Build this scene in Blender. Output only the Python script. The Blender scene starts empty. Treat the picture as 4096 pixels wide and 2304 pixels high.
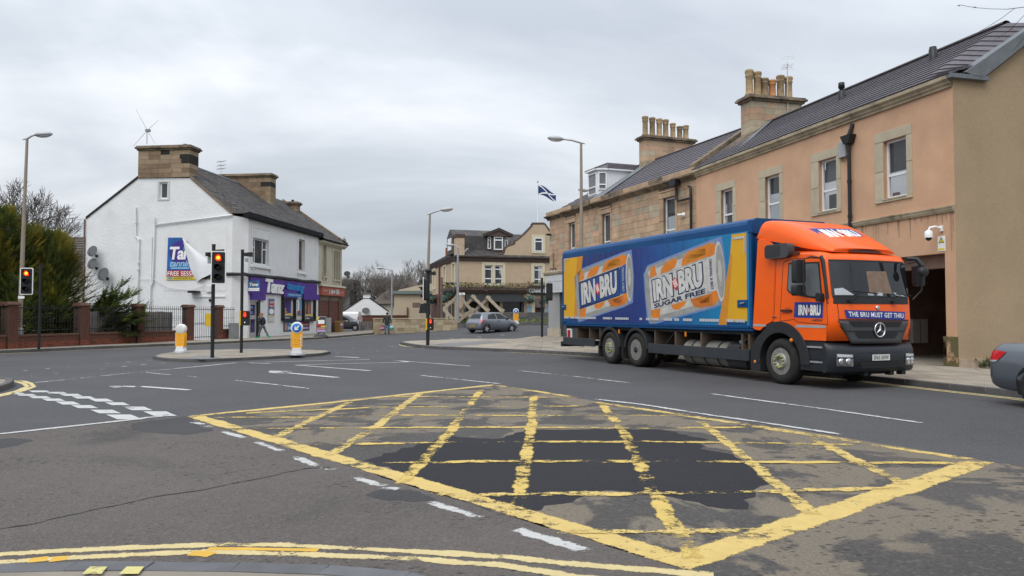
import bpy,bmesh,math,random
from mathutils import Vector,Matrix
R=math.radians
random.seed(7)
sc=bpy.context.scene
COL=sc.collection
CX,CY,F,HY,EYE=2048.0,1152.0,3020.0,1256.0,1.58
PITCH=math.atan((HY-CY)/F)
cam_d=bpy.data.cameras.new('camera')
cam=bpy.data.objects.new('camera',cam_d)
COL.objects.link(cam)
cam_d.sensor_width=36.0
cam_d.lens=36.0*F/4096.0
cam_d.clip_start=0.1
cam_d.clip_end=3000
cam.location=(0,0,EYE)
cam.rotation_euler=(math.pi/2+PITCH,0,0)
sc.camera=cam
SUN_EL,SUN_AZ=R(56),R(208)
world=bpy.data.worlds.new('World')
sc.world=world
world.use_nodes=True
nt=world.node_tree
nt.nodes.clear()
def wn(t,**k):
 n=nt.nodes.new(t)
 for a,b in k.items():setattr(n,a,b)
 return n
wo=wn('ShaderNodeOutputWorld');bg=wn('ShaderNodeBackground')
sky=wn('ShaderNodeTexSky',sky_type='NISHITA',sun_disc=False)
sky.sun_elevation=SUN_EL;sky.sun_rotation=SUN_AZ
tc=wn('ShaderNodeTexCoord')
sep=wn('ShaderNodeSeparateXYZ');nt.links.new(tc.outputs['Generated'],sep.inputs[0])
zc=wn('ShaderNodeClamp');nt.links.new(sep.outputs['Z'],zc.inputs[0])
m1=wn('ShaderNodeMath',operation='MULTIPLY_ADD');nt.links.new(zc.outputs[0],m1.inputs[0])
m1.inputs[1].default_value=11.0;m1.inputs[2].default_value=5.2
zz=wn('ShaderNodeMath',operation='MAXIMUM');nt.links.new(sep.outputs['Z'],zz.inputs[0]);zz.inputs[1].default_value=0.0
za=wn('ShaderNodeMath',operation='ADD');nt.links.new(zz.outputs[0],za.inputs[0]);za.inputs[1].default_value=0.22
dv=wn('ShaderNodeVectorMath',operation='DIVIDE')
cmb=wn('ShaderNodeCombineXYZ')
for i in range(3):nt.links.new(za.outputs[0],cmb.inputs[i])
nt.links.new(tc.outputs['Generated'],dv.inputs[0]);nt.links.new(cmb.outputs[0],dv.inputs[1])
n1=wn('ShaderNodeTexNoise');n1.inputs['Scale'].default_value=0.85;n1.inputs['Detail'].default_value=7;n1.inputs['Roughness'].default_value=0.52;n1.inputs['Distortion'].default_value=0.35
mp=wn('ShaderNodeMapping');mp.inputs['Location'].default_value=(3.2,1.3,0.0);mp.inputs['Scale'].default_value=(0.8,1.15,1)
nt.links.new(dv.outputs[0],mp.inputs[0]);nt.links.new(mp.outputs[0],n1.inputs[0])
cr=wn('ShaderNodeValToRGB')
cr.color_ramp.elements[0].position=0.36;cr.color_ramp.elements[0].color=(0.63,0.685,0.765,1)
cr.color_ramp.elements[1].position=0.65;cr.color_ramp.elements[1].color=(1.18,1.21,1.26,1)
e=cr.color_ramp.elements.new(0.5);e.color=(0.82,0.875,0.95,1)
nt.links.new(n1.outputs[0],cr.inputs[0])
vm=wn('ShaderNodeVectorMath',operation='SCALE');nt.links.new(cr.outputs[0],vm.inputs[0]);nt.links.new(m1.outputs[0],vm.inputs['Scale'])
mx=wn('ShaderNodeMix',data_type='RGBA');mx.inputs[0].default_value=0.90
nt.links.new(sky.outputs[0],mx.inputs[6]);nt.links.new(vm.outputs[0],mx.inputs[7])
bg.inputs[1].default_value=0.1
nt.links.new(mx.outputs[2],bg.inputs[0]);nt.links.new(bg.outputs[0],wo.inputs[0])
sun_d=bpy.data.lights.new('sun','SUN');sun_d.energy=1.5;sun_d.angle=R(40);sun_d.color=(1.0,0.965,0.92)
sun=bpy.data.objects.new('sun',sun_d);COL.objects.link(sun)
sd=Vector((math.sin(SUN_AZ)*math.cos(SUN_EL),math.cos(SUN_AZ)*math.cos(SUN_EL),math.sin(SUN_EL)))
sun.rotation_euler=sd.to_track_quat('Z','Y').to_euler()
vs=sc.view_settings
vs.view_transform='Standard';vs.look='None';vs.exposure=0.2;vs.gamma=1.0;vs.use_curve_mapping=False
_c,_s=math.cos(PITCH),math.sin(PITCH)
def ray(x,y):
 a=(x-CX)/F;b=(CY-y)/F
 return(a,_c-_s*b,_s+_c*b)
def G(x,y,z=0.0):
 d=ray(x,y);t=(z-EYE)/d[2]
 return(d[0]*t,d[1]*t)
def sstep(t):
 t=max(0.0,min(1.0,t));return t*t*(3-2*t)
def h(X,Y):
 return sstep((Y-46)/22.0)*max(0.0,min(1.0,(X+13)/14.0))*0.75
class Plane:
 def __init__(self,p0,p1):
  self.p=p0;self.L=math.hypot(p1[0]-p0[0],p1[1]-p0[1])
  self.d=((p1[0]-p0[0])/self.L,(p1[1]-p0[1])/self.L)
  self.n=(-self.d[1],self.d[0])
 def uz(self,x,y,depth=0.0):
  r=ray(x,y)
  t=(self.n[0]*self.p[0]+self.n[1]*self.p[1]+depth)/(self.n[0]*r[0]+self.n[1]*r[1])
  return((r[0]*t-self.p[0])*self.d[0]+(r[1]*t-self.p[1])*self.d[1],EYE+r[2]*t)
 def mat(self):
  return Matrix(((self.d[0],self.n[0],0,self.p[0]),(self.d[1],self.n[1],0,self.p[1]),(0,0,1,0),(0,0,0,1)))
 def P(self,u,d=0.0):return(self.p[0]+self.d[0]*u+self.n[0]*d,self.p[1]+self.d[1]*u+self.n[1]*d)
def Z(ox,oy,k):return lambda x,y:(ox+x*k,oy+y*k)
def link(o,parent=None):
 COL.objects.link(o)
 if parent is not None:o.parent=parent
 return o
def tag(o,label,cat,group=None):
 o['label']=label;o['category']=cat
 if group:o['group']=group
 return o
def thing(name,label,cat,loc=(0,0,0),rz=0.0,group=None,mw=None):
 o=bpy.data.objects.new(name,None);o.empty_display_size=0.2
 COL.objects.link(o)
 if mw is not None:o.matrix_world=mw
 else:o.location=loc;o.rotation_euler=(0,0,rz)
 return tag(o,label,cat,group)
def copy_tree(o,parent=None):
 c=o.copy();COL.objects.link(c)
 if parent is not None:c.parent=parent
 for ch in o.children:copy_tree(ch,c)
 return c
def structure(o):
 o['kind']='structure';return o
def stuff(o):
 o['kind']='stuff';return o
def sub(a,b):return(a[0]-b[0],a[1]-b[1],a[2]-b[2])
class MB:
 """collects shapes into one mesh"""
 def __init__(self):self.v=[];self.f=[];self.m=[];self.sm=[]
 def add(self,vs,fs,m=0,smooth=False):
  o=len(self.v);self.v+=[tuple(p)for p in vs]
  for f in fs:
   self.f.append(tuple(i+o for i in f));self.m.append(m);self.sm.append(smooth)
  return self
 def box(self,x0,x1,y0,y1,z0,z1,m=0):
  v=[(x0,y0,z0),(x1,y0,z0),(x1,y1,z0),(x0,y1,z0),(x0,y0,z1),(x1,y0,z1),(x1,y1,z1),(x0,y1,z1)]
  return self.add(v,[(0,3,2,1),(4,5,6,7),(0,1,5,4),(1,2,6,5),(2,3,7,6),(3,0,4,7)],m)
 def hexa(self,v,m=0):
  return self.add(v,[(0,3,2,1),(4,5,6,7),(0,1,5,4),(1,2,6,5),(2,3,7,6),(3,0,4,7)],m)
 def quad(self,*p,m=0):return self.add(p,[tuple(range(len(p)))],m)
 def prism(self,pts,a,b,axis='y',m=0,smooth=False):
  """polygon pts swept from a to b along axis; pts are (x,z) for y, (x,y) for z, (y,z) for x"""
  def P(p,t):return(p[0],t,p[1])if axis=='y' else((p[0],p[1],t)if axis=='z' else(t,p[0],p[1]))
  n=len(pts);v=[P(p,a)for p in pts]+[P(p,b)for p in pts]
  self.add(v,[tuple(range(n-1,-1,-1)),tuple(range(n,2*n))],m)
  self.add(v,[(i,(i+1)%n,n+(i+1)%n,n+i)for i in range(n)],m,smooth)
  return self
 def cyl(self,p,q,r0,r1=None,n=12,m=0,cap=True,smooth=True):
  r1=r0 if r1 is None else r1
  p=Vector(p);q=Vector(q);d=(q-p)
  if d.length<1e-6:return self
  a=d.normalized();b=a.orthogonal().normalized();c=a.cross(b)
  v=[]
  for k in range(n):
   t=2*math.pi*k/n;w=b*math.cos(t)+c*math.sin(t)
   v.append(p+w*r0);v.append(q+w*r1)
  self.add(v,[(2*k,2*((k+1)%n),2*((k+1)%n)+1,2*k+1)for k in range(n)],m,smooth)
  if cap:self.add(v,[tuple(2*k for k in range(n-1,-1,-1)),tuple(2*k+1 for k in range(n))],m)
  return self
 def tube(self,pts,r,n=8,m=0):
  """bent round bar through points; r a number or a list"""
  pts=[Vector(p)for p in pts];N=len(pts);rs=r if isinstance(r,(list,tuple))else[r]*N
  v=[];b=None
  for i in range(N):
   d=(pts[min(i+1,N-1)]-pts[max(i-1,0)]).normalized()
   b=d.orthogonal().normalized()if b is None else(b-d*b.dot(d)).normalized()
   c=d.cross(b)
   for k in range(n):
    t=2*math.pi*k/n;v.append(pts[i]+(b*math.cos(t)+c*math.sin(t))*rs[i])
  fs=[(i*n+k,i*n+(k+1)%n,(i+1)*n+(k+1)%n,(i+1)*n+k)for i in range(N-1)for k in range(n)]
  self.add(v,fs,m,True)
  self.add(v,[tuple(range(n-1,-1,-1)),tuple((N-1)*n+k for k in range(n))],m)
  return self
 def lathe(self,prof,c=(0,0,0),n=20,axis='z',m=0,smooth=True):
  """prof: (radius, height) pairs turned about an axis through c"""
  v=[]
  for r,z in prof:
   for k in range(n):
    t=2*math.pi*k/n;a,b=r*math.cos(t),r*math.sin(t)
    p=(a,b,z)if axis=='z' else((a,z,-b)if axis=='y' else(z,a,b))
    v.append((p[0]+c[0],p[1]+c[1],p[2]+c[2]))
  N=len(prof)
  self.add(v,[(i*n+k,i*n+(k+1)%n,(i+1)*n+(k+1)%n,(i+1)*n+k)for i in range(N-1)for k in range(n)],m,smooth)
  self.add(v,[tuple(range(n-1,-1,-1)),tuple((N-1)*n+k for k in range(n))],m)
  return self
 def ell(self,c,r,n=12,k=8,m=0):
  prof=[(max(1e-3,math.sin(math.pi*i/k)),-math.cos(math.pi*i/k))for i in range(k+1)]
  o=len(self.v);self.lathe(prof,n=n,m=m)
  for i in range(o,len(self.v)):
   p=self.v[i];self.v[i]=(c[0]+p[0]*r[0],c[1]+p[1]*r[1],c[2]+p[2]*r[2])
  return self
 def grid(self,fn,nu,nv,m=0,smooth=True,flip=False):
  v=[fn(i/nu,j/nv)for j in range(nv+1)for i in range(nu+1)]
  w=nu+1
  fs=[(j*w+i,j*w+i+1,(j+1)*w+i+1,(j+1)*w+i)for j in range(nv)for i in range(nu)]
  if flip:fs=[f[::-1]for f in fs]
  return self.add(v,fs,m,smooth)
 def mesh(self,name):
  me=bpy.data.meshes.new(name)
  me.from_pydata(self.v,[],self.f)
  if any(self.m):me.polygons.foreach_set('material_index',self.m)
  me.polygons.foreach_set('use_smooth',self.sm)
  me.update()
  return me
 def build(self,name,mats,parent=None,bev=0.0,fix=True,seg=2):
  me=self.mesh(name)
  if fix:
   bm=bmesh.new();bm.from_mesh(me);bmesh.ops.recalc_face_normals(bm,faces=bm.faces);bm.to_mesh(me);bm.free()
  for mt in(mats if isinstance(mats,(list,tuple))else[mats]):me.materials.append(mt)
  o=bpy.data.objects.new(name,me)
  link(o,parent)
  if bev:
   b=o.modifiers.new('bevel','BEVEL');b.width=bev;b.segments=seg;b.limit_method='ANGLE';b.angle_limit=R(35);b.harden_normals=True
   me.polygons.foreach_set('use_smooth',[True]*len(me.polygons))
  return o
def smooth_path(pts,k=6):
 """Catmull-Rom through points of any dimension"""
 out=[];n=len(pts)
 for i in range(n-1):
  p0=pts[max(i-1,0)];p1=pts[i];p2=pts[i+1];p3=pts[min(i+2,n-1)]
  for j in range(k):
   t=j/k
   out.append(tuple(0.5*(2*b+(c-a)*t+(2*a-5*b+4*c-d)*t*t+(3*b-a-3*c+d)*t**3)for a,b,c,d in zip(p0,p1,p2,p3)))
 out.append(tuple(pts[-1]))
 return out
def rrect(x0,x1,z0,z1,r,n=4):
 out=[]
 for cx,cz,a in((x1-r,z0+r,-90),(x1-r,z1-r,0),(x0+r,z1-r,90),(x0+r,z0+r,180)):
  for k in range(n+1):
   t=R(a+90*k/n);out.append((cx+r*math.cos(t),cz+r*math.sin(t)))
 return out
def circ(cx,cz,r,n=20,a0=0,a1=360):return[(cx+r*math.cos(R(a0+(a1-a0)*k/n)),cz+r*math.sin(R(a0+(a1-a0)*k/n)))for k in range(n+(0 if a1-a0==360 else 1))]
def bil(c,s,t):
 return tuple((c[3][i]*(1-s)+c[2][i]*s)*(1-t)+(c[0][i]*(1-s)+c[1][i]*s)*t for i in range(len(c[0])))
MATS={}
def mat(name,col,rough=0.8,metal=0.0,var=0.12,vs=3.0,bump=0.0,bs=40.0,spec=0.35,rnd=0.0,emit=None,es=1.0,coat=0.0,col2=None,c2s=1.0,c2t=(0.45,0.62),alpha=None,stretch=None,detail=5.0):
 """one procedural surface: base colour broken up by noise, optional second colour in patches, bump, per-object shift"""
 if name in MATS:return MATS[name]
 m=bpy.data.materials.new(name);m.use_nodes=True
 t=m.node_tree;N=t.nodes;L=t.links
 b=N['Principled BSDF']
 b.inputs['Roughness'].default_value=rough;b.inputs['Metallic'].default_value=metal
 b.inputs['Specular IOR Level'].default_value=spec
 if coat:b.inputs['Coat Weight'].default_value=coat;b.inputs['Coat Roughness'].default_value=0.06
 geo=N.new('ShaderNodeNewGeometry');pos=geo.outputs['Position']
 if stretch:
  mpn=N.new('ShaderNodeMapping');mpn.inputs['Scale'].default_value=stretch;L.new(pos,mpn.inputs[0]);pos=mpn.outputs[0]
 def noise(s,d=detail,r=0.6):
  n=N.new('ShaderNodeTexNoise');n.inputs['Scale'].default_value=s;n.inputs['Detail'].default_value=d;n.inputs['Roughness'].default_value=r
  L.new(pos,n.inputs['Vector']);return n.outputs[0]
 cur=None
 if col2 is not None:
  r=N.new('ShaderNodeValToRGB');r.color_ramp.elements[0].position=c2t[0];r.color_ramp.elements[1].position=c2t[1]
  r.color_ramp.elements[0].color=(*col,1);r.color_ramp.elements[1].color=(*col2,1)
  L.new(noise(c2s,8,0.65),r.inputs[0]);cur=r.outputs[0]
 if var or rnd:
  hv=N.new('ShaderNodeHueSaturation')
  if cur:L.new(cur,hv.inputs['Color'])
  else:hv.inputs['Color'].default_value=(*col,1)
  val=None
  if var:
   mr=N.new('ShaderNodeMapRange');mr.inputs[1].default_value=0.25;mr.inputs[2].default_value=0.75
   mr.inputs[3].default_value=1-var;mr.inputs[4].default_value=1+var
   L.new(noise(vs),mr.inputs[0]);val=mr.outputs[0]
  if rnd:
   oi=N.new('ShaderNodeObjectInfo');m2=N.new('ShaderNodeMapRange');m2.inputs[3].default_value=1-rnd;m2.inputs[4].default_value=1+rnd
   L.new(oi.outputs['Random'],m2.inputs[0])
   if val:
    mm=N.new('ShaderNodeMath');mm.operation='MULTIPLY';L.new(val,mm.inputs[0]);L.new(m2.outputs[0],mm.inputs[1]);val=mm.outputs[0]
   else:val=m2.outputs[0]
  L.new(val,hv.inputs['Value']);cur=hv.outputs[0]
 if cur:L.new(cur,b.inputs['Base Color'])
 else:b.inputs['Base Color'].default_value=(*col,1)
 if bump:
  bn=N.new('ShaderNodeBump');bn.inputs['Strength'].default_value=min(1.0,bump);bn.inputs['Distance'].default_value=0.02
  L.new(noise(bs,6),bn.inputs['Height']);L.new(bn.outputs[0],b.inputs['Normal'])
 if emit is not None:
  b.inputs['Emission Color'].default_value=(*emit,1);b.inputs['Emission Strength'].default_value=es
 MATS[name]=m
 return m
def glass_mat(name,col=(0.02,0.024,0.028),rough=0.04,spec=0.6):
 return mat(name,col,rough,var=0.0,spec=spec)
def paint_mat(name,col,wear=0.45,scale=6.0,hard=0.12):
 """road paint worn away in flakes: transparent where the noise is low"""
 if name in MATS:return MATS[name]
 m=mat(name,col,0.75,var=0.10,vs=7,bump=0.25,bs=60)
 t=m.node_tree;N=t.nodes;L=t.links;b=N['Principled BSDF']
 geo=N.new('ShaderNodeNewGeometry')
 n1=N.new('ShaderNodeTexNoise');n1.inputs['Scale'].default_value=scale;n1.inputs['Detail'].default_value=9;n1.inputs['Roughness'].default_value=0.72
 n2=N.new('ShaderNodeTexNoise');n2.inputs['Scale'].default_value=0.9;n2.inputs['Detail'].default_value=2
 n3=N.new('ShaderNodeTexNoise');n3.inputs['Scale'].default_value=55;n3.inputs['Detail'].default_value=3;L.new(geo.outputs['Position'],n3.inputs['Vector'])
 at=N.new('ShaderNodeAttribute');at.attribute_name='edge'
 L.new(geo.outputs['Position'],n1.inputs['Vector']);L.new(geo.outputs['Position'],n2.inputs['Vector'])
 mx=N.new('ShaderNodeMath');mx.operation='MULTIPLY_ADD';L.new(n2.outputs[0],mx.inputs[0]);mx.inputs[1].default_value=0.7;L.new(n1.outputs[0],mx.inputs[2])
 m2=N.new('ShaderNodeMath');m2.operation='MULTIPLY_ADD';L.new(n3.outputs[0],m2.inputs[0]);m2.inputs[1].default_value=0.30;L.new(mx.outputs[0],m2.inputs[2])
 m3=N.new('ShaderNodeMath');m3.operation='MULTIPLY_ADD';L.new(at.outputs['Fac'],m3.inputs[0]);m3.inputs[1].default_value=-0.34;L.new(m2.outputs[0],m3.inputs[2]);mx=m3
 r=N.new('ShaderNodeMapRange');r.inputs[1].default_value=wear+0.50;r.inputs[2].default_value=wear+0.50+hard
 L.new(mx.outputs[0],r.inputs[0]);L.new(r.outputs[0],b.inputs['Alpha'])
 return m
M_black=mat('black_metal',(0.018,0.018,0.02),0.45,var=0.15,vs=9)
M_blackplastic=mat('black_plastic',(0.022,0.023,0.025),0.5,var=0.1,vs=5)
M_rubber=mat('rubber',(0.022,0.021,0.02),0.85,var=0.3,vs=9)
M_glass=glass_mat('window_glass',(0.085,0.096,0.105),.07)
M_glass.node_tree.nodes['Principled BSDF'].inputs['Alpha'].default_value=.62
M_upvc=mat('white_upvc',(0.78,0.79,0.8),0.4,var=0.04)
M_steel=mat('steel',(0.55,0.56,0.57),0.35,metal=0.8,var=0.1)
M_white=mat('white_print',(0.82,0.82,0.80),0.5,var=0.03)
M_chrome=mat('chrome',(0.8,0.8,0.82),0.12,metal=1.0,var=0.0)
def leafy(m):
 """let some light through thin leaves"""
 t=m.node_tree;N=t.nodes;L=t.links;b=N['Principled BSDF'];tr=N.new('ShaderNodeBsdfTranslucent');mx=N.new('ShaderNodeMixShader');mx.inputs[0].default_value=.45
 src=b.inputs['Base Color'].links[0].from_socket;L.new(src,tr.inputs[0]);L.new(b.outputs[0],mx.inputs[1]);L.new(tr.outputs[0],mx.inputs[2])
 out=[n for n in N if n.type=='OUTPUT_MATERIAL'][0];L.new(mx.outputs[0],out.inputs[0]);return m
def print_mat(name,col):return mat('print_'+name,col,0.55,var=0.06,vs=6)
TXT={}
def letters(s,bold=0.0,shear=0.0,space=1.0):
 key=(s,bold,shear,space)
 if key in TXT:return TXT[key]
 cu=bpy.data.curves.new('t','FONT');cu.body=s;cu.offset=bold;cu.shear=shear;cu.space_character=space;cu.resolution_u=3
 o=bpy.data.objects.new('t',cu);COL.objects.link(o)
 me=bpy.data.meshes.new_from_object(o.evaluated_get(bpy.context.evaluated_depsgraph_get()))
 v=[(p.co.x,p.co.y)for p in me.vertices];f=[tuple(p.vertices)for p in me.polygons]
 x0=min(p[0]for p in v);x1=max(p[0]for p in v);y0=min(p[1]for p in v);y1=max(p[1]for p in v)
 v=[((p[0]-x0)/(x1-x0),(p[1]-y0)/(y1-y0))for p in v]
 bpy.data.objects.remove(o);bpy.data.curves.remove(cu);bpy.data.meshes.remove(me)
 TXT[key]=(v,f)
 return TXT[key]
for a in(('IRN',0.055,0,1.0),('BRU',0.055,0,1.0),('IRN',0.09,0,1.0),('BRU',0.09,0,1.0),('BARR',0.03,0,1),('SUGAR FREE',0.03,0,1),('ORIGINAL & BEST',0.01,0,1),('THE BRU MUST GET THRU',0.02,0,1.08),('SF63 UHW',0.012,0,1),('1824',0.03,0.25,1),('Tanz',0.035,0.12,0.9),('tanning',0.03,0.3,0.95),('Tan',0.03,0.15,0.9),('tannin',0.02,0.3,0.95),('FREE SESSI',0.01,0,1),('PLUS DISCOUNTED COU',0.02,0.15,1),('tanning into the future...',0.01,0.2,1),('COMMERCIAL',0.0,0,1.05),('MAIN',0.01,0,1),('STREET',0.01,0,1),('2007',0.01,0,1),('Perfection Wax',-0.005,0.25,0.95),('CCTV',0.02,0,1),('KEEP LEFT',0,0,1),('Vitamin D',0.02,0,1),('SUNSHINE',0.02,0,1)):
 letters(*a)
def put_text(s,corners,name,m,parent,bold=0.0,shear=0.0,space=1.0,thick=0.0,axis=None):
 """lettering stretched into a quad of 3-D corners TL, TR, BR, BL; thick pushes it out of the face"""
 v,f=letters(s,bold,shear,space)
 mb=MB();pts=[bil(corners,a,b)for a,b in v]
 mb.add(pts,f)
 o=mb.build(name,m,parent,fix=False)
 if thick:
  so=o.modifiers.new('thick','SOLIDIFY');so.thickness=thick;so.offset=0
 return o
def scribble(name,m,parent,corners,n,gap=0.35,seed=1):
 """print too small to read in the photo: uneven upright strokes"""
 rr=random.Random(seed);mb=MB();x=0.0;w=1.0/n
 for i in range(n):
  if rr.random()<0.12:continue
  a,b=i*w,i*w+w*(1-gap*rr.uniform(0.5,1.3));t=rr.choice((1.0,0.85,0.7));q=rr.choice((0,0,0.15))
  mb.quad(bil(corners,a,q),bil(corners,b,q),bil(corners,b,t),bil(corners,a,t))
 return mb.build(name,m,parent,fix=False)
def asphalt(name,base,chip,rough=0.82,chips=55.0,bump=0.5,patch=None,patch_scale=0.6,patch_t=(0.52,0.6),pits=0.0,contrast=0.3):
 m=bpy.data.materials.new(name);m.use_nodes=True
 t=m.node_tree;N=t.nodes;L=t.links;b=N['Principled BSDF']
 b.inputs['Specular IOR Level'].default_value=0.3
 geo=N.new('ShaderNodeNewGeometry');P=geo.outputs['Position']
 vo=N.new('ShaderNodeTexVoronoi');vo.inputs['Scale'].default_value=chips;L.new(P,vo.inputs['Vector'])
 n1=N.new('ShaderNodeTexNoise');n1.inputs['Scale'].default_value=0.35;n1.inputs['Detail'].default_value=7;n1.inputs['Roughness'].default_value=0.6;L.new(P,n1.inputs['Vector'])
 n2=N.new('ShaderNodeTexNoise');n2.inputs['Scale'].default_value=48;n2.inputs['Detail'].default_value=4;n2.inputs['Roughness'].default_value=0.7;L.new(P,n2.inputs['Vector'])
 r=N.new('ShaderNodeValToRGB');r.color_ramp.elements[0].position=0.15;r.color_ramp.elements[1].position=0.85
 r.color_ramp.elements[0].color=(*[c*(1-1.6*contrast)for c in base],1);r.color_ramp.elements[1].color=(*[c*(1+1.4*contrast)for c in base],1)
 ad=N.new('ShaderNodeMath');ad.operation='MULTIPLY_ADD';L.new(n2.outputs[0],ad.inputs[0]);ad.inputs[1].default_value=0.75;
 hf=N.new('ShaderNodeMath');hf.operation='MULTIPLY';L.new(n1.outputs[0],hf.inputs[0]);hf.inputs[1].default_value=0.5
 L.new(hf.outputs[0],ad.inputs[2]);sb=N.new('ShaderNodeMath');sb.operation='SUBTRACT';L.new(ad.outputs[0],sb.inputs[0]);sb.inputs[1].default_value=0.12
 L.new(sb.outputs[0],r.inputs[0])
 cm=N.new('ShaderNodeMix');cm.data_type='RGBA';L.new(r.outputs[0],cm.inputs[6]);cm.inputs[7].default_value=(*chip,1)
 sp=N.new('ShaderNodeSeparateColor');L.new(vo.outputs['Color'],sp.inputs[0])
 cr2=N.new('ShaderNodeMapRange');cr2.inputs[1].default_value=0.72;cr2.inputs[2].default_value=1.0;cr2.inputs[4].default_value=0.75;L.new(sp.outputs[0],cr2.inputs[0]);L.new(cr2.outputs[0],cm.inputs[0])
 col=cm.outputs[2]
 hgt=vo.outputs['Distance']
 if patch:
  n3=N.new('ShaderNodeTexNoise');n3.inputs['Scale'].default_value=patch_scale;n3.inputs['Detail'].default_value=9;n3.inputs['Roughness'].default_value=0.62;n3.inputs['Distortion'].default_value=0.6;L.new(P,n3.inputs['Vector'])
  pr=N.new('ShaderNodeMapRange');pr.inputs[1].default_value=patch_t[0];pr.inputs[2].default_value=patch_t[1];L.new(n3.outputs[0],pr.inputs[0])
  pc=N.new('ShaderNodeValToRGB');pc.color_ramp.elements[0].color=(*[c*0.75 for c in patch],1);pc.color_ramp.elements[1].color=(*[c*1.3 for c in patch],1);pc.color_ramp.elements[0].position=0.3;pc.color_ramp.elements[1].position=0.7
  L.new(n2.outputs[0],pc.inputs[0])
  pm=N.new('ShaderNodeMix');pm.data_type='RGBA';L.new(pr.outputs[0],pm.inputs[0]);L.new(col,pm.inputs[6]);L.new(pc.outputs[0],pm.inputs[7]);col=pm.outputs[2]
 if pits:
  pv=N.new('ShaderNodeTexVoronoi');pv.inputs['Scale'].default_value=13;mpv=N.new('ShaderNodeMapping');mpv.inputs['Scale'].default_value=(.8,1.2,1);L.new(P,mpv.inputs[0]);L.new(mpv.outputs[0],pv.inputs['Vector'])
  n4=N.new('ShaderNodeTexNoise');n4.inputs['Scale'].default_value=0.8;n4.inputs['Detail'].default_value=3;L.new(P,n4.inputs['Vector'])
  th=N.new('ShaderNodeMapRange');th.inputs[1].default_value=.36;th.inputs[2].default_value=.66;th.inputs[3].default_value=.03;th.inputs[4].default_value=.40;L.new(n4.outputs[0],th.inputs[0])
  lt=N.new('ShaderNodeMath');lt.operation='SUBTRACT';L.new(th.outputs[0],lt.inputs[0]);L.new(pv.outputs['Distance'],lt.inputs[1])
  pm2=N.new('ShaderNodeMapRange');pm2.inputs[1].default_value=0.0;pm2.inputs[2].default_value=.12;pm2.inputs[4].default_value=pits;L.new(lt.outputs[0],pm2.inputs[0])
  pk=N.new('ShaderNodeMix');pk.data_type='RGBA';L.new(pm2.outputs[0],pk.inputs[0]);L.new(col,pk.inputs[6]);pk.inputs[7].default_value=(*[c*.42 for c in base],1);col=pk.outputs[2]
 L.new(col,b.inputs['Base Color'])
 b.inputs['Roughness'].default_value=rough
 bn=N.new('ShaderNodeBump');bn.inputs['Strength'].default_value=bump;bn.inputs['Distance'].default_value=0.012
 hm=N.new('ShaderNodeMath');hm.operation='MULTIPLY_ADD';L.new(n2.outputs[0],hm.inputs[0]);hm.inputs[1].default_value=0.9;L.new(hgt,hm.inputs[2])
 L.new(hm.outputs[0],bn.inputs['Height']);L.new(bn.outputs[0],b.inputs['Normal'])
 return m
M_asph=asphalt('smooth_asphalt',(0.070,0.070,0.074),(0.125,0.125,0.125),chips=70,bump=0.25,contrast=.34)
M_old=asphalt('old_chipped_asphalt',(0.110,0.097,0.088),(0.155,0.13,0.12),chips=40,bump=0.9,patch=(0.062,0.058,0.056),patch_scale=0.33,patch_t=(0.56,0.70),pits=.85,contrast=.42)
M_worn=asphalt('worn_asphalt',(0.078,0.072,0.068),(0.12,0.11,0.10),chips=38,bump=0.8,patch=(0.172,0.146,0.112),patch_scale=0.8,patch_t=(0.472,0.512),pits=.75,contrast=.42)
M_dark=asphalt('dark_asphalt_patch',(0.029,0.030,0.034),(0.042,0.038,0.042),chips=80,bump=0.25,contrast=.3)
M_dark.node_tree.nodes['Principled BSDF'].inputs['Specular IOR Level'].default_value=.15
M_grass=mat('grass',(0.05,0.075,0.025),0.9,var=0.4,vs=2,bump=0.5)
M_flag=mat('flagstone',(0.30,0.26,0.205),0.8,var=0.22,vs=1.3,bump=0.3,bs=60,rnd=0.17,col2=(0.22,0.20,0.17),c2s=0.5)
M_tarpave=mat('pavement_tarmac',(0.25,0.22,0.18),0.85,var=0.2,vs=1.2,bump=0.3,bs=70)
M_kerb=mat('kerb_stone',(0.105,0.10,0.098),0.85,var=0.25,vs=3.5,bump=0.5,bs=50,rnd=0.12)
M_kerbtop=mat('worn_kerb',(0.125,0.127,0.135),0.8,var=0.18,vs=4,bump=0.35,bs=60,rnd=0.1)
M_tact=mat('tactile_grey',(0.19,0.19,0.19),0.85,var=0.15,vs=8)
M_mid=asphalt('old_asphalt_patch',(0.052,0.05,0.052),(0.07,0.07,0.07),chips=60,bump=0.4,contrast=.35)
M_yel=paint_mat('yellow_road_paint',(0.56,0.415,0.14),wear=0.41,scale=7)
M_yel2=paint_mat('faded_yellow_paint',(0.57,0.42,0.145),wear=0.285,scale=6)
M_wht=paint_mat('white_road_paint',(0.48,0.48,0.465),wear=0.28,scale=8)
M_wht2=paint_mat('worn_white_paint',(0.54,0.54,0.53),wear=0.41,scale=7)
M_yelw=paint_mat('worn_yellow_paint',(0.58,0.42,0.12),wear=0.43,scale=5)
M_yelline=paint_mat('cream_yellow_line',(0.56,0.46,0.23),wear=0.20,scale=6)
xs=sorted(set([-900,-400,-200,-110]+[-70+2.0*i for i in range(71)]+[110,200,400,900]))
ys=sorted(set([-300,-80,-30,-12]+[-6+2.0*i for i in range(75)]+[170,240,400,1000]))
mb=MB()
mb.add([(x,y,-0.12+h(x,y))for y in ys for x in xs],[(j*len(xs)+i,j*len(xs)+i+1,(j+1)*len(xs)+i+1,(j+1)*len(xs)+i)for j in range(len(ys)-1)for i in range(len(xs)-1)],0,True)
structure(mb.build('ground',M_grass,fix=False))
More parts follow.
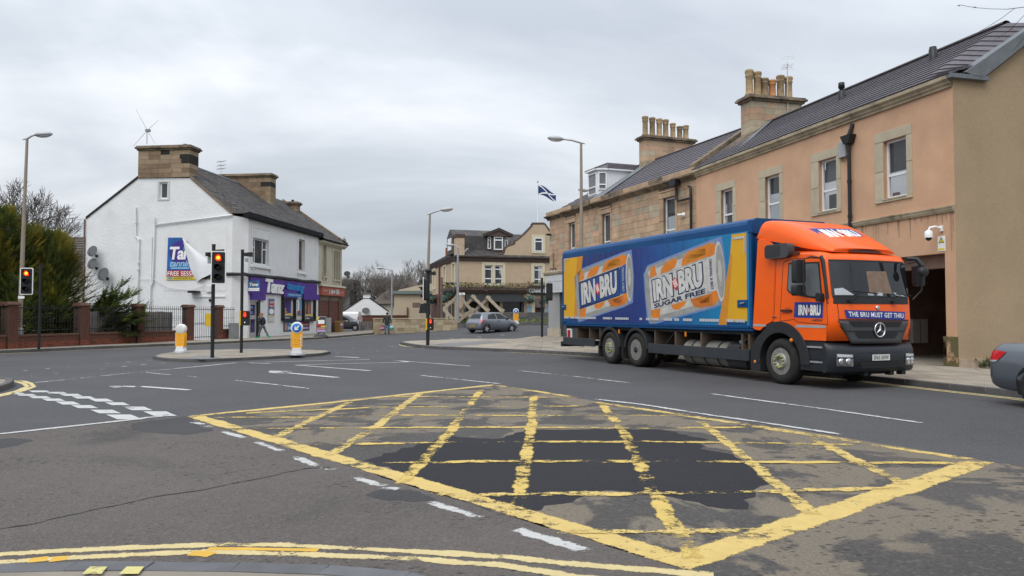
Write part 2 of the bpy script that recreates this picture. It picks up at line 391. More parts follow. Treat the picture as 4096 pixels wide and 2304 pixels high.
xs=[-60+1.5*i for i in range(81)];ys=[-12+1.5*i for i in range(101)]
mb=MB()
mb.add([(x,y,h(x,y))for y in ys for x in xs],[(j*len(xs)+i,j*len(xs)+i+1,(j+1)*len(xs)+i+1,(j+1)*len(xs)+i)for j in range(len(ys)-1)for i in range(len(xs)-1)],0,True)
road=structure(mb.build('road',M_asph,fix=False))
def sheet(pts,z):return[(x,y,z)for x,y in pts]
def wobble(pts,amp,step=0.25,seed=3,closed=True):
 rr=random.Random(seed);out=[]
 n=len(pts)
 for i in range(n if closed else n-1):
  a=pts[i];b=pts[(i+1)%n];L=math.hypot(b[0]-a[0],b[1]-a[1]);k=max(1,int(L/step))
  for j in range(k):
   t=j/k;o=rr.uniform(-amp,amp);d=((b[0]-a[0])/L,(b[1]-a[1])/L)if L else(0,0)
   out.append((a[0]+(b[0]-a[0])*t-d[1]*o,a[1]+(b[1]-a[1])*t+d[0]*o))
 if not closed:out.append(pts[-1])
 return out
g1=Z(0,1300,0.77640);g2=Z(2000,1400,0.81366)
def G1(x,y,z=0.0):return G(*g1(x,y),z)
def G2(x,y,z=0.0):return G(*g2(x,y),z)
BL,BT,BR_,BB=G(745,1668),G(1975,1540),G(3985,1853),G(2755,2283)
pts=[(-14,G(0,1740)[1]-0.6),G(0,1740),G(700,1668),BL,G(1400,1870),BB,(1.3,3.4),(-1.0,3.15),(-14,3.4)]
old=structure(MB().quad(*sheet(wobble(pts,0.035,0.3),0.004)).build('old_road_surface',M_old,fix=False))
pts=[BL,G(1360,1600),BT,G(2330,1598),G(3100,1705),BR_,G(4096,1862),(7.5,7.7),(8.5,6.3),(8.5,1.5),(-9,1.5),(-9,3.0),(-1.0,3.1),(1.3,3.35),BB,G(1400,1870)]
worn=structure(MB().quad(*sheet(wobble(pts,0.03,0.3,5),0.004)).build('worn_road_surface',M_worn,fix=False))
pt=[G1(1870,700),G1(1990,665),G1(2200,605),G1(2330,575),G2(0,440),G2(120,395),G2(430,390),G2(800,393),G2(1010,440),G2(1000,485),G2(1130,515),G2(1250,565),G2(1290,625),G2(1330,660),G2(1230,705),G2(1205,780),G2(1085,785),G2(900,742),G2(840,722),G2(500,690),G2(380,735),G2(140,800),G1(2350,860),G1(2170,800),G1(1960,725)]
structure(MB().quad(*sheet(wobble(pt,0.05,0.12,9),0.0052)).build('road_patch',M_dark,worn,fix=False))
structure(MB().quad(*sheet(wobble([G1(660,510),G1(880,480),G1(960,470),G1(1090,545),G1(940,570),G1(700,545)],0.06,0.15,4),0.0052)).build('road_patch',M_mid,old,fix=False))
structure(MB().quad(*sheet(wobble([G1(1890,880),G1(1960,850),G1(2130,850),G1(2250,905),G1(2130,912),G1(1990,905)],0.03,0.1,6),0.0052)).build('road_patch',M_mid,old,fix=False))
structure(MB().quad(*sheet(wobble([G1(-20,590),G1(120,585),G1(185,600),G1(80,622),G1(-20,640)],0.04,0.15,8),0.0052)).build('road_patch',M_mid,old,fix=False))
cp=wobble([G1(0,1058),G1(200,1020),G1(500,952),G1(850,880),G1(1050,850),G1(1300,800),G1(1560,745),G1(1700,735)],0.018,0.07,2,closed=False)
mb=MB()
for i in range(len(cp)-1):
 a,b=cp[i],cp[i+1];w=0.012+0.012*abs(math.sin(i*1.7))
 mb.quad((a[0],a[1]-w,0.0056),(b[0],b[1]-w,0.0056),(b[0],b[1]+w,0.0056),(a[0],a[1]+w,0.0056))
M_crack=mat('crack',(0.02,0.019,0.018),0.9)
mb.build('crack',M_crack,old,fix=False)
def stripe(pts,w,z,name,m,parent,seed=1,ragged=0.006):
 """a painted line along ground points with slightly ragged edges"""
 rr=random.Random(seed);q=[]
 for i in range(len(pts)-1):
  a,b=pts[i],pts[i+1];L=math.hypot(b[0]-a[0],b[1]-a[1]);k=max(1,int(L/0.16))
  for j in range(k+(1 if i==len(pts)-2 else 0)):q.append((a[0]+(b[0]-a[0])*j/k,a[1]+(b[1]-a[1])*j/k))
 v=[];ed_=[]
 for i,p in enumerate(q):
  a,b=q[max(0,i-1)],q[min(len(q)-1,i+1)];L=math.hypot(b[0]-a[0],b[1]-a[1])or 1
  n=(-(b[1]-a[1])/L,(b[0]-a[0])/L);l,r=w/2+rr.uniform(-ragged,ragged),w/2+rr.uniform(-ragged,ragged)
  for o,e_ in((l+.02,1),(l-.03 if w>.15 else l*.55,0),(-r+.03 if w>.15 else-r*.55,0),(-r-.02,1)):v.append((p[0]+n[0]*o,p[1]+n[1]*o,z+h(*p)));ed_.append(e_ if 0<i<len(q)-1 else max(e_,.45))
 o=MB().add(v,[(4*i+k,4*i+k+1,4*i+k+5,4*i+k+4)for i in range(len(q)-1)for k in range(3)]).build(name,m,parent,fix=True)
 at_=o.data.attributes.new('edge','FLOAT','POINT');at_.data.foreach_set('value',[float(e_)for e_ in ed_])
 return o
def ext(P,a,b):
 def out(p,q,d):L=math.hypot(p[0]-q[0],p[1]-q[1]);return(p[0]+(p[0]-q[0])/L*d,p[1]+(p[1]-q[1])/L*d)
 return[out(P[0],P[1],a)]+P[1:-1]+[out(P[-1],P[-2],b)]
def inset(a,b,d):
 L=math.hypot(b[0]-a[0],b[1]-a[1]);n=(-(b[1]-a[1])/L*d,(b[0]-a[0])/L*d);return[(a[0]+n[0],a[1]+n[1]),(b[0]+n[0],b[1]+n[1])]
stripe(inset(BL,BB,0.12),0.25,0.0060,'yellow_stripe',M_yel2,worn,1,0.012)
stripe(inset(BB,BR_,0.12),0.27,0.0063,'yellow_stripe',M_yel2,worn,2,0.012)
stripe([G(2345,1604),G(2800,1672),G(3400,1765),G(3960,1852)],0.20,0.0066,'yellow_stripe',M_yel,worn,3,0.02)
stripe([BL,G(1360,1608),BT],0.19,0.0069,'yellow_stripe',M_yel2,worn,4,0.015)
stripe([BT,G(2290,1589)],0.17,0.0072,'yellow_stripe',M_yel,worn,5,0.015)
for i,l in enumerate(([(1118,1742),(1397,1610)],[(1335,1812),(1480,1725),(1677,1576)],[(1622,1921),(1790,1740),(1925,1560)],[(2065,2051),(2122,1734),(2135,1587)],[(2757,2214),(2602,1953),(2504,1742),(2407,1616)],[(3220,2035),(2990,1840),(2814,1697)],[(3578,1921),(3253,1758)])):
 stripe(ext([G(*p)for p in l],.22,.22),0.17,0.0075+0.0003*i,'yellow_stripe',(M_yel,M_yel,M_yelw,M_yelw,M_yelw,M_yel,M_yel)[i],worn,20+i,0.02)
for i,l in enumerate(([(1550,1588),(2313,1591)],[(1010,1653),(1537,1630),(2313,1626)],[(885,1672),(1242,1671),(1591,1663),(2000,1664),(2708,1664)],[(1040,1716),(2000,1711),(2626,1716),(3080,1709)],[(1258,1781),(2000,1770),(2650,1770),(3400,1781)],[(1522,1855),(2000,1848),(2895,1850),(3863,1856)],[(1770,1983),(2000,1982),(2800,1976),(3416,1961)],[(2293,2132),(2936,2128)])):
 stripe(ext([G(*p)for p in l],.12 if i>5 else .25,.45 if i>4 else .1),0.155,0.0097+0.0003*i,'yellow_stripe',(M_yelw,M_yelw,M_yelw,M_yelw,M_yelw,M_yelw,M_yel,M_yel)[i],worn,40+i,0.03)
for i,(a,b)in enumerate((((980,500),(1045,514)),((1045,520),(1092,529)),((1132,549),(1262,582)),((1313,604),(1460,652)),((1520,681),(1640,730)),((1650,738),(1735,746)),((1823,786),(1975,832)),((1965,842),(2052,848)),((2200,910),(2478,998)))):
 stripe([G1(*a),G1(*b)],0.115,0.0066,'white_dash',M_wht,old,60+i,0.008)
stripe([G2(78,886),G2(430,994)],0.12,0.0066,'white_dash',M_wht,old,70,0.008)
for i,l in enumerate(([(-60,1190),(0,1186),(350,1165),(700,1150),(1130,1136),(1440,1136),(1830,1156),(2200,1175),(2576,1196)],[(-60,1230),(0,1226),(230,1211),(700,1187),(1040,1172),(1430,1181),(1800,1194),(2100,1207),(2576,1241)])):
 P=[G1(*p)for p in l]+([G2(300,1050),G2(760,1088),G2(1050,1112)]if i==0 else[G2(330,1112),G2(700,1160)])
 cuts=(0,4,6,8,len(P)-1)if i==0 else(0,3,5,7,len(P)-1)
 for a,b in zip(cuts[:-1],cuts[1:]):stripe(P[a:b+1],0.085,0.0062+0.0004*i,'yellow_line',M_yelline,old,80+i*7+a,0.006)
stripe([G1(980,1180),G1(1050,1182),G1(1095,1188)],0.05,0.0072,'yellow_line',mat('orange_paint',(0.60,0.36,0.05),0.7),old,5,0.012)
stripe([G1(150,1218),G1(245,1208)],0.05,0.0072,'yellow_line',MATS['orange_paint'],old,5,0.012)
stripe([G1(262,1213),G1(345,1206)],0.06,0.0072,'yellow_line',MATS['orange_paint'],old,6,0.012)
stripe([G1(1070,1158),G1(1250,1158),G1(1430,1160),G1(1640,1164)],0.022,0.0072,'yellow_line',MATS['orange_paint'],old,6,0.008)
stripe([G(-30,1740),G(0,1737),G1(450,514),G1(700,487),G1(760,478),G1(890,467)],0.11,0.0066,'white_line',M_wht,old,8,0.006)
for i,(x,y,w,hh)in enumerate(((205,344,95,9),(290,351,95,9),(365,362,95,11),(430,375,95,12),(522,389,95,15),(605,408,95,15),(710,432,110,19),(825,459,120,24),(95,355,60,8),(135,362,90,9),(205,374,95,11),(275,387,95,12),(350,404,95,16),(437,423,105,16),(545,448,115,19),(640,476,130,25))):
 k=hh*2.4
 q=[G1(x-w/2+k/2,y+hh/2),G1(x+w/2+k/2,y+hh/2),G1(x+w/2-k/2,y-hh/2),G1(x-w/2-k/2,y-hh/2)]
 MB().quad(*sheet(q,0.0075)).build('give_way_dash',M_wht,road,fix=False)
for i,(l,w,m)in enumerate((([(180,298),(330,284),(510,265)],0.09,M_wht2),([(510,265),(720,243),(890,227)],0.07,M_wht2),([(885,227),(1050,212),(1220,195)],0.13,M_wht),([(712,242),(860,256),(1025,270)],0.10,M_wht2),([(1188,284),(1400,306),(1610,331)],0.10,M_wht2),([(1520,207),(1910,237)],0.13,M_wht),([(2020,182),(2425,213)],0.12,M_wht),([(1280,195),(1395,200)],0.12,M_wht),([(1730,163),(1850,170)],0.12,M_wht),([(1360,192),(1905,178)],0.12,M_wht),([(1530,206),(2115,192)],0.12,M_wht),([(2160,260),(2576,304)],0.10,M_wht2),([(715,317),(1000,338)],0.17,M_wht2),([(1470,247),(1745,272)],0.19,M_wht))):
 stripe([G1(*p)for p in l],w,0.0075,'white_line',m,road,100+i,0.008)
for q in([(560,316),(600,314),(705,316),(690,321),(640,320),(590,324)],[(1378,243),(1392,236),(1508,238),(1494,244),(1450,242),(1475,249),(1455,252),(1410,249)]):
 MB().quad(*sheet([G1(*p)for p in q],0.0056)).build('arrow_head',M_wht2,road,fix=False)
for i,(l,w,m)in enumerate(([[(80,101),(360,130),(640,163)],0.11,M_wht2],[[(1000,212),(1100,224)],0.10,M_wht2],[[(1100,225),(1600,292),(2072,360)],0.10,M_wht],[[(462,243),(700,270),(930,306)],0.11,M_wht],[[(930,307),(1300,360),(1678,418)],0.11,M_wht])):
 stripe([G2(*p)for p in l],w,0.0095 if i>2 else 0.0075,'white_line',m,road,130+i,0.006)
for(x,y)in((165,263),(290,251),(415,238),(530,228),(640,214),(740,205),(840,197),(130,237),(245,226),(360,216),(460,209),(560,200),(660,192),(770,182),(30,277),(930,187)):
 stripe([G1(x-11,y+1),G1(x+11,y-1)],0.12,0.0075,'crossing_stud',M_wht,road,x,0.0)
k1=Z(1300,700,0.5176)
for(x,y)in((80,1355),(185,1365),(220,1342),(300,1365),(355,1345),(450,1330),(405,1362),(355,1338),(495,1358),(530,1350),(585,1352),(455,1388),(590,1340),(675,1347),(755,1346),(215,1381),(100,1377),(640,1330)):
 a=k1(x-9,y);b=k1(x+9,y);stripe([G(*a),G(*b)],0.11,0.0075,'crossing_stud',M_wht,road,x,0.0)
for l in([(75,1402),(265,1412)],[(515,1431),(660,1449)],[(480,1325),(560,1326)],[(1350,1250),(1385,1252)],[(1170,1257),(1210,1260)],[(965,1267),(1000,1270)],[(760,1281),(785,1283)]):
 stripe([G(*k1(*p))for p in l],0.12,0.0075,'white_line',M_wht,road,9,0.0)
def kerb_run(name,pts,parent,w=0.15,z0=-0.06,z1=0.125,step=0.92,m=None,flush=False,limit=300):
 """single kerb stones laid along the line; the pavement lies to the left of the direction of travel"""
 m=m or M_kerb;out=[]
 for i in range(len(pts)-1):
  a,b=pts[i],pts[i+1];L=math.hypot(b[0]-a[0],b[1]-a[1]);k=max(1,round(L/step));d=((b[0]-a[0])/L,(b[1]-a[1])/L);n=(-d[1],d[0])
  for j in range(k):
   t0,t1=L*j/k+0.004,L*(j+1)/k-0.004
   c=[(a[0]+d[0]*t+n[0]*o,a[1]+d[1]*t+n[1]*o)for t,o in((t0,0),(t1,0),(t1,w),(t0,w))]
   cz=[h(*p)for p in c];jz=random.uniform(-0.004,0.004)
   mb=MB().hexa([(p[0],p[1],z0+z)for p,z in zip(c,cz)]+[(p[0],p[1],z1+z+jz)for p,z in zip(c,cz)])
   out.append(mb.build(name,m,parent,bev=0.012 if not flush else 0.006))
 return out
near_k=[G1(-150,1262),G1(0,1246),G1(400,1238),G1(800,1236),G1(1240,1241),G1(1700,1256),G1(2120,1290),(0.35,3.92),(1.0,3.62),(1.5,3.2),(1.7,2.7)]
npv=structure(MB().quad(*sheet([(p[0],p[1]-0.14)for p in near_k]+[(1.7,1.0),(-4,1.0),(-4.5,3.5)],0.016)).build('near_pavement',M_tarpave,fix=False))
kerb_run('kerb_stone',near_k[::-1],npv,w=0.16,z0=-0.05,z1=0.026,step=0.95,m=M_kerbtop,flush=True)
for x in(485,675):
 q=[G1(x-62,1284,.03),G1(x+38,1284,.03),G1(x+68,1246,.03),G1(x-22,1246,.03)]
 MB().quad(*[(p[0],p[1],0.0325)for p in q]).build('yellow_kerb_mark',paint_mat('pale_yellow_paint',(0.56,0.50,0.2),wear=0.36,scale=9),npv,fix=False)
LK=[G(-260,1432),G(0,1414),G(380,1397),G(776,1380),G(1040,1368),G(1273,1357),G(1450,1344),G(1600,1334.5),(-6.6,62.6),(-3.8,64.2),(1.5,66.2),(12,69.5)]
FA,FD=(-21.2,31.3),(0.3085,0.9512)
def fence_pt(t,d=0.0):return(FA[0]+FD[0]*t-FD[1]*d,FA[1]+FD[1]*t+FD[0]*d)
WC=(-16.275,46.5)
back=[fence_pt(-7),fence_pt(0),fence_pt(5),fence_pt(10.5),fence_pt(14.2),(-15.9,50),(-15.3,55.5),(-14.2,64),(-12,67),(-5.6,68.6),(1,71.5),(12,74.5)]
mb=MB()
for i in range(len(LK)-1):
 for s in range(6):
  for c in range(2):
   def pt(a,b):
    k=(LK[i][0]+(LK[i+1][0]-LK[i][0])*a,LK[i][1]+(LK[i+1][1]-LK[i][1])*a);q=(back[i][0]+(back[i+1][0]-back[i][0])*a,back[i][1]+(back[i+1][1]-back[i][1])*a)
    x,y=k[0]+(q[0]-k[0])*b,k[1]+(q[1]-k[1])*b;return(x,y,h(x,y)+0.118)
   mb.quad(pt(s/6,c/2+.0),pt((s+1)/6,c/2),pt((s+1)/6,c/2+.5),pt(s/6,c/2+.5))
lpv=structure(mb.build('left_pavement',M_tarpave,fix=True))
kerb_run('kerb_stone',LK,lpv,step=0.95)
for i,l in enumerate((LK[:5],LK[4:8],LK[7:])):
 stripe([(p[0]+0.28,p[1]-0.16)for p in l],0.07,0.006,'yellow_line',M_yelline,road,200+i,0.004)
kz=Z(600,850,0.4348)
isl=[G(*kz(*p))for p in((28,1345),(60,1358),(140,1368),(300,1376),(500,1378),(800,1365),(1100,1350),(1400,1332),(1580,1318),(1660,1303),(1655,1292),(1500,1284),(1300,1279),(1050,1276),(850,1277),(600,1282),(350,1290),(200,1303),(90,1322))]
cx_=sum(p[0]for p in isl)/len(isl);cy_=sum(p[1]for p in isl)/len(isl)
inner=[(p[0]+(cx_-p[0])*0.03,p[1]+(cy_-p[1])*0.04)for p in isl]
island=structure(MB().quad(*sheet(inner,0.098)).build('traffic_island',M_flag,fix=False))
n=len(isl)
for i in range(n):
 a,b=isl[i],isl[(i+1)%n];c,d=inner[i],inner[(i+1)%n]
 MB().hexa([(p[0],p[1],-0.05)for p in(a,b,d,c)]+[(p[0],p[1],0.105)for p in(a,b,d,c)]).build('kerb_stone',M_kerb,island,bev=0.015)
MB().quad(*sheet([G(*kz(*p),.1)for p in((330,1345),(480,1352),(640,1340),(600,1318),(450,1316))],0.103)).build('tactile_paving',M_tact,island,fix=False)
RK=[G(1600,1378),G(1660,1389),G(1745,1397),G(1890,1402),G(2035,1408),G(2300,1421),G(2620,1443),G(3196,1500),G(3463,1523),G(3800,1560),G(4096,1592),(10.05,9.0),(10.6,5.0),(10.9,0.0)]
C0=(12.300,20.873);J0=(8.563,34.923);S0=(2.534,50.623)
OF=Plane(J0,C0);SF=Plane(S0,J0);GF=Plane(C0,(C0[0]+9.64,C0[1]+2.56))
RB=[G(1640,1372),G(1740,1362,.1),G(1850,1356,.1),(0.2,44.5),(1.6,50.0),(2.6,50.5),(5.0,44.2),(9.6,31.0),(10.6,27.3),(11.6,23.5),(12.45,20.4),(15.2,14.0),(15.6,7),(16,0)]
mb=MB();slabs=[]
def lerp2(A,i,a):return(A[i][0]+(A[i+1][0]-A[i][0])*a,A[i][1]+(A[i+1][1]-A[i][1])*a)
def cell(i,a0,a1,b0,b1):
 out=[]
 for a,b in((a0,b0),(a1,b0),(a1,b1),(a0,b1)):
  k,q=lerp2(RK,i,a),lerp2(RB,i,a);out.append((k[0]+(q[0]-k[0])*b,k[1]+(q[1]-k[1])*b))
 return out
rpv=None
mb=MB()
for i in range(len(RK)-1):mb.quad(*[(x,y,0.096)for x,y in cell(i,0,1,0,1)])
rpv=structure(mb.build('right_pavement',mat('mortar',(0.14,0.125,0.10),0.9,var=0.2),fix=True))
kerb_run('kerb_stone',RK[:11],rpv,z1=0.13)
far_slabs=MB();cnt=0
for i in range(len(RK)-1):
 ks=math.hypot(RK[i+1][0]-RK[i][0],RK[i+1][1]-RK[i][1]);wd=math.hypot(RB[i][0]-RK[i][0],RB[i][1]-RK[i][1])
 na=max(1,round(ks/(0.9 if 4<=i<=10 else 1.1)));nb=max(1,round(wd/0.75))
 for a in range(na):
  for b in range(nb):
   q=cell(i,a/na,(a+1)/na,b/nb,(b+1)/nb);cx2=sum(p[0]for p in q)/4;cy2=sum(p[1]for p in q)/4
   q=[(p[0]+(cx2-p[0])*0.012,p[1]+(cy2-p[1])*0.012)for p in q];zt=0.122+random.uniform(-0.003,0.003)
   mm=MB()if 4<=i<=10 and cnt<300 else far_slabs
   mm.hexa([(p[0],p[1],0.05)for p in q]+[(p[0],p[1],zt)for p in q])
   if mm is not far_slabs:cnt+=1;mm.build('paving_slab',M_flag,rpv)
stuff(far_slabs.build('paving_slabs',M_flag,rpv))
MB().quad(*sheet([G(*k1(*p),.12)for p in((820,1313),(980,1328),(1290,1300),(1420,1292),(1250,1283),(900,1303))],0.129)).build('tactile_paving',M_tact,rpv,fix=False)
for i,(o,l)in enumerate(((0.22,RK[4:12]),(0.38,RK[7:12]))):
 stripe([(p[0]-o,p[1]-o*0.35)for p in l],0.07,0.0068,'yellow_line',M_yelline,road,220+i,0.004)
stripe([G(*k1(*p))for p in((575,1312),(620,1300),(660,1303))],0.1,0.006,'yellow_line',M_yelline,road,230,0.0)
stripe([G(*k1(*p))for p in((575,1314),(630,1326),(720,1330))],0.1,0.007,'yellow_line',M_yelline,road,231,0.0)
zl=[G1(-200,378),G1(-80,362),G1(0,344),G1(55,325),G1(72,309),G1(55,300),G1(0,294),G1(-150,290),G1(-300,300)]
cpv=structure(MB().quad(*sheet(zl,0.10)).build('corner_pavement',M_tarpave,fix=False))
kerb_run('kerb_stone',zl[:7],cpv,w=0.13,step=0.6)
for o,nm in((9,0),(24,1)):
 stripe([G1(-60,370+o*.4),G1(30,350+o*.5),G1(90+o,336+o*.25),G1(118+o*2.4,318),G1(105+o*2.2,305-o*.1),G1(70+o*2,296-o*.3),G1(0,290-o*.2)],0.09,0.0065+.001*nm,'yellow_line',M_yelline,road,240+nm,0.004)
def holes_wall(mb,u0,u1,z0,z1,holes,thick=0.25,m=0,d0=0.0):
 """wall face with real openings and reveals; holes are (u0,u1,z0,z1)"""
 us=sorted(set([u0,u1]+[x for hh in holes for x in hh[:2]if u0<x<u1]));zs=sorted(set([z0,z1]+[x for hh in holes for x in hh[2:4]if z0<x<z1]))
 for i in range(len(us)-1):
  for j in range(len(zs)-1):
   cu,cz=(us[i]+us[i+1])/2,(zs[j]+zs[j+1])/2
   if any(a<cu<b and c<cz<d for a,b,c,d in holes):continue
   mb.quad((us[i],d0,zs[j]),(us[i+1],d0,zs[j]),(us[i+1],d0,zs[j+1]),(us[i],d0,zs[j+1]),m=m)
 for a,b,c,d in holes:
  t=d0+thick
  mb.quad((a,d0,c),(a,t,c),(a,t,d),(a,d0,d),m=m);mb.quad((b,d0,c),(b,d0,d),(b,t,d),(b,t,c),m=m)
  mb.quad((a,d0,d),(a,t,d),(b,t,d),(b,d0,d),m=m);mb.quad((a,d0,c),(b,d0,c),(b,t,c),(a,t,c),m=m)
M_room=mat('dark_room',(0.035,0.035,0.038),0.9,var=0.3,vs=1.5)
M_curtain=mat('net_curtain',(0.32,0.32,0.31),0.9,var=0.15,vs=8)
def window(parent,u0,u1,z0,z1,d=0.12,fr=0.065,transoms=(),mullions=(),m=None,label=None,name='window',glass=None):
 """frame (part) with its pane (sub-part); transoms / mullions as fractions of height / width"""
 m=m or M_upvc;mb=MB()
 mb.box(u0,u1,d,d+0.07,z0,z0+fr);mb.box(u0,u1,d,d+0.07,z1-fr,z1)
 mb.box(u0,u0+fr,d,d+0.07,z0+fr,z1-fr);mb.box(u1-fr,u1,d,d+0.07,z0+fr,z1-fr)
 for t in transoms:
  zc_=z0+(z1-z0)*t;mb.box(u0+fr,u1-fr,d-0.006,d+0.066,zc_-fr*.55,zc_+fr*.55)
 for t in mullions:
  uc=u0+(u1-u0)*t;mb.box(uc-fr*.5,uc+fr*.5,d+0.004,d+0.074,z0+fr,z1-fr)
 o=mb.build(name,m,parent)
 if label:o['label']=label
 g=MB().quad((u0+fr*.5,d+0.05,z0+fr*.5),(u1-fr*.5,d+0.05,z0+fr*.5),(u1-fr*.5,d+0.05,z1-fr*.5),(u0+fr*.5,d+0.05,z1-fr*.5)).build('pane',glass or M_glass,o,fix=False)
 return o
def roof_courses(parent,u0,u1,d0,z0,d1,z1,n,m,over=0.03,th=0.035,u0b=None,u1b=None,name='tile_course'):
 """overlapping courses of tiles from the eaves (d0,z0) up to the ridge (d1,z1); ends may slope in"""
 out=[]
 u0b=u0 if u0b is None else u0b;u1b=u1 if u1b is None else u1b
 L=math.hypot(d1-d0,z1-z0);nd,nz=-(z1-z0)/L,(d1-d0)/L
 for i in range(n):
  a,b=i/n,min(1.0,(i+1.12)/n)
  def q(t,u,o):return(u,d0+(d1-d0)*t+nd*o,z0+(z1-z0)*t+nz*o)
  ua0,ua1=u0+(u0b-u0)*a,u1+(u1b-u1)*a;ub0,ub1=u0+(u0b-u0)*b,u1+(u1b-u1)*b
  mb=MB().hexa([q(a,ua0,0.008),q(a,ua1,0.008),q(b,ub1,-0.02),q(b,ub0,-0.02),q(a,ua0,th+0.016),q(a,ua1,th+0.016),q(b,ub1,0.004),q(b,ub0,0.004)])
  out.append(mb.build(name,m,parent))
 return out
M_orange=mat('salmon_render',(0.61,0.375,0.235),0.9,var=0.10,vs=0.9,bump=0.25,bs=90,col2=(0.54,0.33,0.21),c2s=0.7,c2t=(0.4,0.7))
M_harl=mat('tan_roughcast',(0.43,0.32,0.205),0.95,var=0.14,vs=26,bump=0.6,bs=60,col2=(0.37,0.275,0.175),c2s=0.6,c2t=(0.4,0.7))
M_cast=mat('cast_stone',(0.48,0.415,0.30),0.85,var=0.12,vs=3,bump=0.2,rnd=0.06)
M_caststain=mat('stained_cast_stone',(0.42,0.355,0.25),0.85,var=0.3,vs=2,bump=0.3,rnd=0.08,col2=(0.14,0.115,0.085),c2s=1.8,c2t=(0.52,0.75))
M_tile=mat('dark_concrete_tile',(0.13,0.12,0.135),0.75,var=0.2,vs=5,bump=0.3,bs=30,rnd=0.12)
M_ridge=mat('ridge_tile',(0.095,0.085,0.088),0.75,var=0.2,vs=4,rnd=0.1)
M_lead=mat('grey_lead',(0.16,0.175,0.19),0.6,var=0.2,vs=3)
z4=Z(2900,100,0.690);z3=Z(2100,200,0.5522);z6=Z(2950,850,0.552)
ob=thing('terraced_house','salmon rendered two storey house with stone window surrounds and dark tiled roof, behind the lorry','house',mw=OF.mat())
OL=OF.L
wins=[(2.20,3.15),(5.515,6.45),(8.76,9.69),(11.87,12.82)]
sur=[(1.77,3.40),(5.08,6.66),(8.35,9.91),(11.51,13.04)]
holes=[(a,b,5.15,6.96)for a,b in wins]+[(9.2,14.16,-0.1,3.30)]
mb=MB();holes_wall(mb,0,OL,-0.1,7.97,holes,thick=0.22);mb.build('front_wall',M_orange,ob,fix=False)
for(a,b),(sa,sb)in zip(wins,sur):
 parts=[(sa,sb,6.96,7.27),(sa,sb,5.045,5.15),(sa,a,6.03,6.955),(sa,a,5.155,6.02),(b,sb,6.16,6.955),(b,sb,5.155,6.15)]
 for k,(x0,x1,q0,q1)in enumerate(parts):
  MB().box(x0,x1,-0.05 if k==1 else-0.025,0.10,q0+0.003,q1-0.003).build('surround_stone',M_cast,ob,bev=0.008)
 MB().box(a-0.02,b+0.02,-0.07,0.12,5.115,5.155).build('window_sill',M_cast,ob)
 window(ob,a,b,5.155,6.955,d=0.13,transoms=(0.40,))
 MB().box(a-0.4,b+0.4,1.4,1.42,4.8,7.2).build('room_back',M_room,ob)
nst=9
for i in range(nst):
 a,b=OL*i/nst+0.004,OL*(i+1)/nst-0.004
 MB().prism([(-0.02,7.93),(-0.07,7.93),(-0.07,7.99),(-0.13,8.03),(-0.13,8.08),(-0.22,8.14),(-0.22,8.24),(-0.02,8.24)],a,b,'x').build('cornice_stone',M_caststain,ob)
for i in range(9):
 a,b=OL*i/9+0.004,OL*(i+1)/9-0.004
 MB().prism([(-0.003,4.43),(-0.05,4.43),(-0.09,4.50),(-0.09,4.52),(-0.12,4.57),(-0.12,4.60),(-0.003,4.62)],a,b,'x').build('string_course_stone',M_caststain,ob)
M_drip=mat('dirt_streak',(0.36,0.225,0.145),0.9,var=0.3,vs=12)
rr=random.Random(31)
for k in range(26):
 u=rr.uniform(10.0,14.5);w=rr.uniform(.012,.035);l=rr.uniform(.12,.65)if u<14.3 else rr.uniform(.6,1.3);MB().quad((u-w,-.0025,4.43),(u-w*.3,-.0025,4.43-l),(u+w*.3,-.0025,4.43-l*.95),(u+w,-.0025,4.43)).build('dirt_streak',M_drip,ob,fix=False)
def curtain(parent,u0,u1,z0,z1,d,m=None):
 n=max(4,int((u1-u0)/.05));mb=MB();v=[]
 for i in range(n+1):v+=[(u0+(u1-u0)*i/n,d+(.03 if i%2 else 0),z0),(u0+(u1-u0)*i/n,d+(.03 if i%2 else 0),z1)]
 return mb.add(v,[(2*i,2*i+2,2*i+3,2*i+1)for i in range(n)],0,True).build('curtain',m or M_curtain,parent,fix=False)
curtain(ob,8.8,9.65,6.2,6.9,.26);curtain(ob,2.25,2.6,5.2,6.9,.26);curtain(ob,6.1,6.42,5.2,6.9,.26)
MB().box(11.95,12.15,.25,.35,5.17,5.35).build('ornament',mat('red_ornament',(.5,.06,.05),.5),ob);MB().box(8.9,9.5,.3,.5,5.17,5.75).build('stacked_papers',M_curtain,ob)
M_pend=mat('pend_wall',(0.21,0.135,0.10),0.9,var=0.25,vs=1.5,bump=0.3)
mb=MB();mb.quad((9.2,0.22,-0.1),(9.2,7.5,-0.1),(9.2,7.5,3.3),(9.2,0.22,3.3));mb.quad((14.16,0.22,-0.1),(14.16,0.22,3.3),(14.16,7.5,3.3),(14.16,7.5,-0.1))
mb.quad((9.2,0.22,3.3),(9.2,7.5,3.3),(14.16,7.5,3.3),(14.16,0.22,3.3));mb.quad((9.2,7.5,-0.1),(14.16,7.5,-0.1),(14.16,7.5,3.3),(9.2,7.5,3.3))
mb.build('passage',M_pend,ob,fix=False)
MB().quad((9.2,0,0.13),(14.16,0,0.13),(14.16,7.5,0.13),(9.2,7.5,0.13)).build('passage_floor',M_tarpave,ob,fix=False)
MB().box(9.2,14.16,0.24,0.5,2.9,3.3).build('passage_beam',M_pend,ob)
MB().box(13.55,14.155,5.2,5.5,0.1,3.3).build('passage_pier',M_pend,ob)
cb=MB().box(9.21,9.38,3.3,3.95,0.55,1.40).build('meter_cabinet',mat('offwhite_board',(0.55,0.52,0.48),0.6),ob,bev=0.01)
MB().box(9.38,9.384,3.6,3.62,0.57,1.38).build('door_gap',M_black,cb)
gw=MB();vg=0.70;D=3.1;zr=8.24+vg*D
